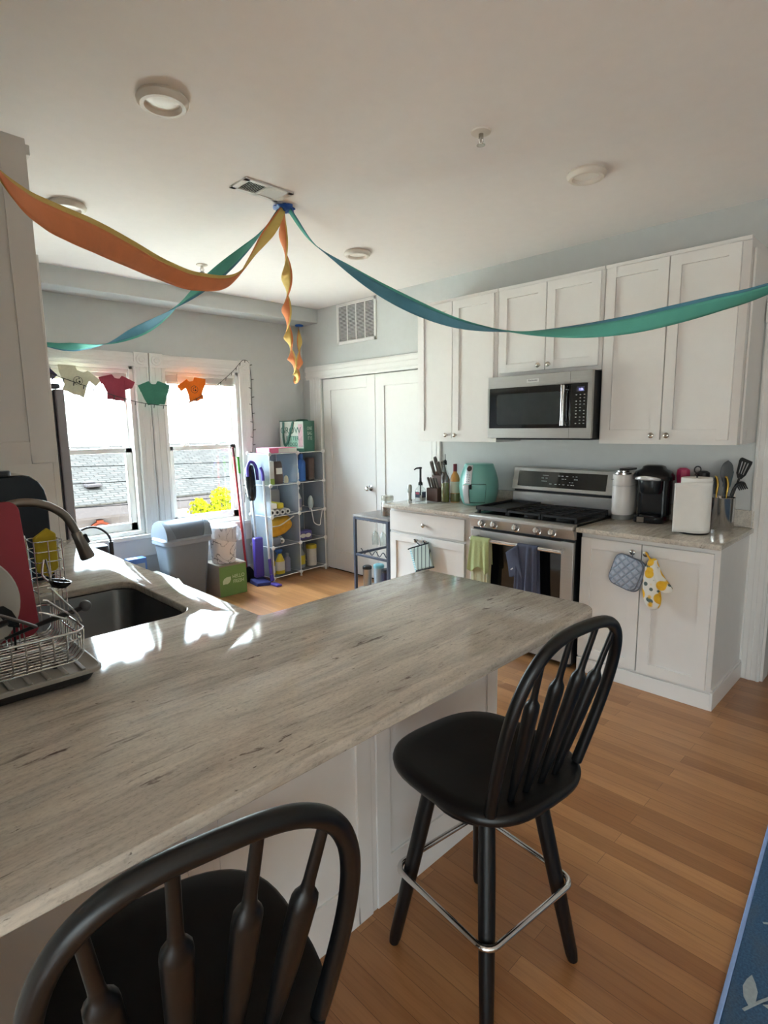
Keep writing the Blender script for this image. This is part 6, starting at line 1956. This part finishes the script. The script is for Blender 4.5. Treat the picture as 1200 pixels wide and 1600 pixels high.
# ------------------------------------------------------------------ right worktop
t = thing('coffee_grinder', 'white coffee grinder with steel base and rim next to the stove', 'coffee grinder', (3.66, 1.472, ctz()))
x, y, z = 3.632, 1.492, ctz()
M_GRW = mat('grinder_white', '#d9d3cf', 0.3, var=0.02)
mb = MB()
def gl(k, h):
    # round nose towards the room, deep body towards the wall
    p = [(x + 0.060 * k * math.cos(a), y + 0.060 * k * math.sin(a)) for a in [PI * 0.35 + PI * 1.1 * i / 20 for i in range(21)]]
    p += [(x + 0.11 * k, y - 0.052 * k), (x + 0.14 * k, y - 0.035 * k), (x + 0.14 * k, y + 0.035 * k), (x + 0.11 * k, y + 0.052 * k)]
    return [(a, b, z + h) for a, b in p]
mb.loft([gl(0.99, 0.030), gl(1, 0.034), gl(1, 0.214), gl(0.99, 0.216), gl(0.99, 0.218), gl(1.0, 0.220), gl(1.0, 0.283), gl(0.98, 0.287)])
mb.build('housing', M_GRW, t)
MB().loft([gl(0.985, 0.0), gl(0.985, 0.0295)]).build('steel_base', mat('grinder_base', '#8b8986', 0.5, 0.3), t)
MB().loft([gl(1.002, 0.2155), gl(1.002, 0.2165)]).build('seam', M_BLACK, t)
mb = MB()
mb.cyl((x, y, z + 0.288), (x, y, z + 0.300), 0.052, n=28).cyl((x, y, z + 0.300), (x, y, z + 0.312), 0.040, n=28)
mb.build('steel_rim', M_CHROME, t, 0.002)
MB().box(x - 0.02, x + 0.12, y - 0.040, y + 0.018, z + 0.3125, z + 0.325).build('lid_lever', M_BLACK, t, 0.004)
mk = Vector((x - 0.0435, y + 0.0435, z + 0.255))
MB().obox(mk + Vector((0.0008, -0.0008, 0)), Vector((0.707, -0.707, 0)) * 0.014 * -1, Z * 0.0025, Vector((0.707, 0.707, 0)) * 0.0006).build('name_mark', M_GREY, t, smooth=False)
# single-cup coffee maker
M_KBLK = mat('coffee_black', '#14171b', 0.22, var=0.08)
t = thing('coffee_maker', 'black single-cup coffee maker with silver trim band', 'coffee maker', (3.655, 1.312, ctz()), math.radians(4))
z = 0.0
def kl(w, d, r, h, oy=0.0):
    return [(a + oy, b, h) for a, b in rrect(d, w, r, 6)]
MB().loft([kl(0.175, 0.205, 0.05, 0.0, -0.0), kl(0.18, 0.21, 0.05, 0.006), kl(0.18, 0.21, 0.05, 0.035), kl(0.17, 0.20, 0.05, 0.042)]).build('base', M_KBLK, t, local=True)
MB().loft([kl(0.185, 0.12, 0.04, 0.0425, 0.05), kl(0.185, 0.12, 0.04, 0.27, 0.05)]).build('column', M_KBLK, t, local=True)
MB().loft([kl(0.115, 0.12, 0.055, 0.18, -0.045), kl(0.135, 0.14, 0.06, 0.20, -0.045), kl(0.135, 0.145, 0.06, 0.262, -0.045)]).build('brew_head', M_KBLK, t, local=True)
mb = MB()
mb.loft([[(a - 0.0, b * 1.0, h) for a, b in rrect(0.215, 0.235, 0.10, 8)] for h in (0.262, 0.285)] + [[(a * 0.9 + 0.005, b * 0.88, 0.312) for a, b in rrect(0.215, 0.235, 0.10, 8)], [(a * 0.66 + 0.005, b * 0.6, 0.328) for a, b in rrect(0.215, 0.235, 0.10, 8)], [(a * 0.58 + 0.005, b * 0.52, 0.345) for a, b in rrect(0.215, 0.235, 0.10, 8)], [(a * 0.40 + 0.005, b * 0.36, 0.352) for a, b in rrect(0.215, 0.235, 0.10, 8)]])
mb.build('lid', M_KBLK, t, local=True, ang=60)
band = [(-0.045 + 0.092 * math.cos(a), 0.086 * math.sin(a)) for a in [PI * 0.68 + PI * 0.64 * i / 20 for i in range(21)]]
mb = MB()
mb.grid(lambda u, v: (band[int(round(u * 20))][0] - 0.02, band[int(round(u * 20))][1], 0.268 + 0.026 * v * math.sin(PI * (0.12 + 0.76 * u))), 21, 4)
mb.build('silver_band', M_SILVP, t, local=True, solid=0.003)
mw_ = OM[t.name]
dv = (mw_.to_3x3() @ Vector((0, -1, 0))).normalized()
lettering('KEURIG', M_WHITE, t, mw_ @ Vector((-0.1585, 0, 0.285)), dv, Z, 0.012, squeeze=1.1)
MB().loft([kl(0.10, 0.10, 0.03, 0.0425, -0.05), kl(0.10, 0.10, 0.03, 0.048, -0.05)]).build('drip_grid', M_BLACK, t, local=True)
MB().obox((-0.104, 0.035, 0.020), (0.002, 0, 0), (0, 0.02, 0), (0, 0, 0.016)).build('badge', M_STEEL, t, local=True)
# pink cup behind
t = thing('pink_cup', 'small pink faceted cup behind the paper towels', 'cup', (3.725, 1.165, ctz()))
MB().lathe([(0, 0), (0.03, 0), (0.034, 0.25), (0.040, 0.29), (0.036, 0.325), (0.020, 0.336), (0, 0.336)], (3.725, 1.165, ctz()), 8).build('tumbler', mat('pink_plastic', '#c23a67', 0.4), t, smooth=False)
t = thing('black_tumbler', 'black lidded bottle behind the paper towel holder', 'bottle', (3.73, 1.05, ctz()))
MB().lathe([(0, 0), (0.038, 0), (0.038, 0.26), (0.030, 0.28), (0, 0.28)], (3.73, 1.055, ctz()), 24).build('bottle_body', M_KBLK, t)
MB().lathe([(0.0, 0.2802), (0.030, 0.2802), (0.036, 0.29), (0.034, 0.312), (0.02, 0.322), (0, 0.322)], (3.73, 1.055, ctz()), 24).build('cap', M_BLACK, t)
# paper towels
t = thing('paper_towel_holder', 'black wire paper towel holder with a ring on top', 'towel holder', (3.40, 1.0, ctz()))
x, y, z = 3.412, 0.995, ctz()
MB().lathe([(0, 0), (0.074, 0), (0.076, 0.004), (0.072, 0.008), (0, 0.008)], (x, y, z), 36).build('base', M_BLACK, t)
mb = MB()
mb.cyl((x, y, z + 0.008), (x, y, z + 0.318), 0.005)
dv = Vector((0.70, -0.71, 0))
mb.tube([Vector((x, y, z + 0.352)) + dv * 0.018 * math.cos(a) + Z * 0.018 * math.sin(a) for a in [2 * PI * i / 24 for i in range(24)]], 0.0035, 8, closed=True)
mb.tube(catmull([Vector((x, y, z + 0.318)), Vector((x, y, z + 0.326)) - dv * 0.012, Vector((x, y, z + 0.333)), Vector((x, y, z + 0.334)) + dv * 0.006], 5), 0.0035, 8)
mb.build('rod', M_BLACK, t)
pt_ = thing('paper_towel_roll', 'white paper towel roll with a loose sheet standing on its holder', 'paper towel', (x, y, z + 0.009))
MB().lathe([(0.020, 0), (0.076, 0), (0.0775, 0.004), (0.0775, 0.296), (0.076, 0.300), (0.020, 0.300), (0.020, 0)], (x, y, z + 0.009), 44).build('roll', M_PAPER, pt_)
lt = (-dv)
fw = Vector((-0.71, -0.70, 0))
mb = MB()
def sheet(u, v):
    # starts tangent on the roll's near side and hangs away to the left
    L_ = u * 0.215
    ar = 0.0785
    a0 = 0.10
    s0 = 0.10
    if L_ < s0:
        th = 0.95 - L_ / ar
        p = fw * ar * math.cos(th) - lt * ar * math.sin(th)
    else:
        k = (L_ - s0)
        th = 0.95 - s0 / ar
        base_ = fw * ar * math.cos(th) - lt * ar * math.sin(th)
        tg = fw * math.sin(th) + lt * math.cos(th)
        p = base_ + tg * k + fw * (-0.10 * k * k / 0.12)
    return Vector((x, y, z + 0.009 + 0.004 + 0.280 * v - 0.016 * max(0, L_ - s0) * 6 * v)) + p + fw * 0.001
mb.grid(sheet, 26, 12)
mb.build('loose_sheet', M_PAPER, pt_, solid=0.001, ang=120)
# utensil crock
t = thing('utensil_crock', 'tall shiny steel crock full of kitchen utensils at the right end', 'utensil holder', (3.672, 0.925, ctz()))
x, y, z = 3.668, 0.925, ctz()
MB().lathe([(0, 0), (0.061, 0), (0.063, 0.004), (0.063, 0.176), (0.0645, 0.179), (0.062, 0.181), (0.060, 0.178), (0.060, 0.006), (0, 0.006)], (x, y, z), 40).build('crock', mat('crock_steel', '#d2d2d2', 0.18, 1.0, var=0.02), t)
M_GOLD = mat('gold_handle', '#b08d3e', 0.28, 0.9)
M_GRAYS = mat('grey_silicone', '#54585a', 0.55)
rt = Vector((0.71, -0.70, 0))
fwd = Vector((-0.70, -0.71, 0))
def inb(a, b, dz=0.008):
    return Vector((x, y, z + dz)) + rt * a + fwd * b
def tool(name, label, parts, cat='utensil'):
    t = thing(name, label, cat, parts[0][1][0], group=None)
    for nm, pts, rs, m, fl, up in parts:
        MB().tube(pts, rs, 14, flat=fl, up=up).build(nm, m, t)
    return t
tool('serving_spoon', 'big grey spoon standing tallest in the steel crock', [('handle', [inb(-0.005, 0.0), inb(0.004, 0.0, 0.26)], 0.006, M_GRAYS, 1, None), ('bowl', catmull([inb(0.004, 0, 0.25), inb(0.006, 0, 0.285), inb(0.009, 0, 0.33), inb(0.011, 0, 0.37), inb(0.012, 0, 0.392)], 4), [0.007, 0.010, 0.016, 0.022, 0.027, 0.031, 0.034, 0.0355, 0.036, 0.0355, 0.034, 0.031, 0.027, 0.022, 0.016, 0.009, 0.002], M_GRAYS, 0.30, tuple(fwd))])
tl_ = thing('slotted_turner', 'black slotted turner leaning right out of the steel crock', 'utensil', inb(0.02, 0.01))
ax = (inb(0.105, -0.01, 0.335) - inb(0.0, -0.005, 0.01)).normalized()
MB().tube([inb(0.0, -0.005, 0.01), inb(0.0, -0.005, 0.01) + ax * 0.30], 0.006, 12).build('handle', M_BLACK, tl_)
b0 = inb(0.0, -0.005, 0.01) + ax * 0.29
ppx = (rt - ax * rt.dot(ax)).normalized()
mb = MB()
for a0, a1 in ((-0.040, -0.024), (-0.015, -0.006), (0.003, 0.012), (0.022, 0.038)):
    mb.prism([(a0 * 0.72, 0.025), (a1 * 0.72, 0.025), (a1, 0.098), (a0, 0.098)], b0, ppx, ax, fwd * 0.003)
mb.prism([(-0.012, 0), (0.012, 0), (0.027, 0.026), (-0.029, 0.026)], b0, ppx, ax, fwd * 0.003)
mb.prism([(-0.040, 0.097), (0.038, 0.097), (0.036, 0.112), (-0.030, 0.118), (-0.038, 0.110)], b0, ppx, ax, fwd * 0.003)
mb.build('blade', M_BLACK, tl_)
tl_ = thing('pasta_fork', 'black toothed pasta fork drooping right out of the steel crock', 'utensil', inb(0.03, 0.02))
MB().tube(catmull([inb(-0.01, 0.015, 0.01), inb(0.02, 0.018, 0.15), inb(0.045, 0.02, 0.235), inb(0.075, 0.022, 0.262), inb(0.10, 0.022, 0.262)], 5), [0.006] * 12 + [0.010] * 9, 12, flat=0.7).build('handle', M_BLACK, tl_)
for k in range(5):
    a = inb(0.058 + 0.011 * k, 0.022, 0.256 + 0.002 * k)
    MB().tube([a, a + rt * 0.012 - Z * 0.022, a + rt * 0.020 - Z * 0.034], [0.0045, 0.004, 0.003], 8).build('tooth', M_BLACK, tl_)
tl_ = thing('spatula', 'blue-grey silicone spatula between the spoon and the turner', 'utensil', inb(0.02, -0.03))
MB().tube([inb(0.01, -0.03, 0.01), inb(0.032, -0.034, 0.25)], 0.005, 10).build('handle', M_GRAYS, tl_)
MB().prism([(-0.022, 0), (0.022, 0), (0.028, 0.09), (0.018, 0.108), (-0.026, 0.10)], inb(0.032, -0.034, 0.235), (rt + Z * -0.1).normalized(), (Z + rt * 0.1).normalized(), fwd * 0.006).build('blade', mat('slate_silicone', '#4d6266', 0.55), tl_, 0.002)
for k, (aa, bb, hh, lb) in enumerate(((-0.048, 0.012, 0.305, 'gold-handled black utensil leaning left in the crock beside the paper towels'), (-0.004, 0.036, 0.305, 'gold-handled black utensil standing at the front of the steel crock'))):
    tl_ = thing('gold_handled_utensil', lb, 'utensil', inb(aa, bb))
    MB().tube(catmull([inb(aa * 0.9, bb, 0.01), inb(aa, bb, 0.20), inb(aa + 0.004, bb, 0.25), inb(aa - 0.004, bb, 0.29), inb(aa - 0.014, bb, hh)], 5), [0.004] * 6 + [0.0065] * 13 + [0.005, 0.003], 10).build('handle', M_GOLD, tl_)
    MB().tube(catmull([inb(aa - 0.008, bb - 0.004, 0.20), inb(aa - 0.012, bb - 0.004, 0.25), inb(aa - 0.016, bb - 0.004, 0.295)], 5), 0.009, 10, flat=0.4, up=tuple(fwd)).build('black_side', M_BLACK, tl_)

# ------------------------------------------------------------------ drinks cart between pantry door and base cabinet
M_CARTM = mat('cart_metal', '#4b4f5c', 0.45, 0.4, var=0.03)
M_CARTW = mat('cart_wood', '#8f8a86', 0.6, var=0.12, scale=8, stretch=(1, 10, 1))
ct = thing('drinks_cart', 'narrow dark metal drinks cart with a grey wood top by the pantry', 'cart', (3.43, 3.42, 0))
x0, x1, y0, y1 = 3.215, 3.655, 3.205, 3.635
MB().box(x0, x1, y0, y1, 0.757, 0.775).build('top_board', M_CARTW, ct, 0.003)
MB().box(x0, x1, y0, y1, 0.100, 0.116).build('lower_board', M_CARTW, ct, 0.003)
for xx in (x0 + 0.012, x1 - 0.012):
    for yy in (y0 + 0.012, y1 - 0.012):
        MB().box(xx - 0.012, xx + 0.012, yy - 0.012, yy + 0.012, 0.0, 0.7565).build('leg', M_CARTM, ct, 0.003)
for zz in (0.745, 0.425, 0.09):
    for xx in (x0 + 0.012, x1 - 0.012):
        MB().box(xx - 0.009, xx + 0.009, y0 + 0.0245, y1 - 0.0245, zz - 0.011, zz + 0.009).build('rail', M_CARTM, ct, 0.002)
    for yy in (y0 + 0.012, y1 - 0.012):
        MB().box(x0 + 0.0245, x1 - 0.0245, yy - 0.009, yy + 0.009, zz - 0.011, zz + 0.009).build('rail', M_CARTM, ct, 0.002)
# wavy bottle wires and glass hangers
for xx in (x0 + 0.06, x1 - 0.06):
    pts = [(xx, y0 + 0.03 + (y1 - y0 - 0.06) * k / 60, 0.448 + 0.020 * math.cos(2 * PI * 4 * k / 60)) for k in range(61)]
    MB().tube(pts, 0.004, 8).build('bottle_wire', M_CARTM, ct)
for k in range(4):
    yy = y0 + 0.07 + 0.095 * k
    MB().tube([(x0 + 0.03, yy - 0.022, 0.757), (x0 + 0.03, yy - 0.022, 0.728), (x1 - 0.03, yy - 0.022, 0.728), (x1 - 0.03, yy - 0.022, 0.757)], 0.003, 8).build('glass_hanger', M_CARTM, ct)
    MB().tube([(x0 + 0.03, yy + 0.022, 0.757), (x0 + 0.03, yy + 0.022, 0.728), (x1 - 0.03, yy + 0.022, 0.728), (x1 - 0.03, yy + 0.022, 0.757)], 0.003, 8).build('glass_hanger', M_CARTM, ct)
gp = [(0, 0), (0.031, 0.001), (0.0325, 0.003), (0.012, 0.010), (0.004, 0.016), (0.0035, 0.085), (0.008, 0.096), (0.022, 0.118), (0.030, 0.150), (0.031, 0.180), (0.027, 0.222), (0.0262, 0.222), (0.030, 0.180), (0.029, 0.150), (0.021, 0.120), (0, 0.100)]
for k, (xx, yy, wh) in enumerate(((3.32, y0 + 0.165, 'nearest the base cabinet'), (3.32, y0 + 0.26, 'second from the base cabinet'), (3.50, y0 + 0.26, 'behind the second glass'))):
    g_ = thing('wine_glass', 'clear wine glass hanging upside down in the cart, %s' % wh, 'glass', (xx, yy, 0.73), group='wine glasses hanging in the cart')
    MB().lathe([(r_, -h_) for r_, h_ in gp], (xx, yy, 0.7355), 24).build('glass', M_CLEAR, g_)
z = 0.1165
def tumbler(x, y, r, h, m, lidm, lb, nm='tumbler'):
    t = thing(nm, lb, 'tumbler', (x, y, z))
    MB().lathe([(0, 0), (r * 0.86, 0), (r * 0.9, 0.004), (r, h * 0.86), (0, h * 0.86)], (x, y, z), 26).build('cup', m, t)
    MB().lathe([(0, h * 0.862), (r * 1.03, h * 0.862), (r * 1.03, h * 0.96), (r * 0.8, h), (0, h)], (x, y, z), 26).build('lid', lidm, t)
tumbler(3.30, 3.555, 0.040, 0.20, M_STEEL, M_BLACK, 'steel travel tumbler with black lid on the lower board of the cart')
tumbler(3.34, 3.450, 0.046, 0.225, mat('clear_blue_cup', '#a9bccb', 0.15, var=0.05), mat('aqua_lid', '#7fc3cf', 0.4), 'pale blue tumbler with aqua lid on the lower board of the cart')
tumbler(3.33, 3.345, 0.043, 0.20, mat('navy_cup', '#232a44', 0.25), M_BLACK, 'navy tumbler on the lower board of the cart')
tumbler(3.48, 3.29, 0.050, 0.26, M_BLACK, M_BLACK, 'black bottle at the back of the lower board of the cart')
j = thing('glass_jar', 'glass jar with brown contents and clear lid on the cart top', 'jar', (3.335, 3.330, 0.7755))
x, y, z = 3.335, 3.330, 0.7755
MB().lathe([(0, 0), (0.050, 0), (0.053, 0.006), (0.053, 0.115), (0.046, 0.130), (0.046, 0.135), (0.044, 0.135), (0.044, 0.128), (0.050, 0.112), (0.050, 0.008), (0, 0.006)], (x, y, z), 30).build('jar_glass', M_CLEAR, j)
MB().lathe([(0, 0.009), (0.048, 0.009), (0.0485, 0.02), (0.0485, 0.082), (0.03, 0.09), (0, 0.086)], (x, y, z), 24).build('contents', mat('brown_nuts', '#7a5238', 0.8, var=0.5, scale=60, bump=1.0, bscale=90), j)
MB().lathe([(0, 0.1355), (0.050, 0.1355), (0.052, 0.14), (0.052, 0.168), (0.048, 0.174), (0, 0.174)], (x, y, z), 30).build('lid', mat('jar_lid', '#b4b3a2', 0.15, var=0.1, alpha=0.6), j)
t = thing('glass_bowl', 'small clear glass bowl on the cart top beside the jar', 'bowl', (3.47, 3.45, 0.7755))
MB().lathe([(0, 0), (0.03, 0), (0.05, 0.03), (0.054, 0.05), (0.051, 0.05), (0.046, 0.03), (0.028, 0.004), (0, 0.004)], (3.50, 3.44, 0.7755), 28).build('bowl', M_CLEAR, t)
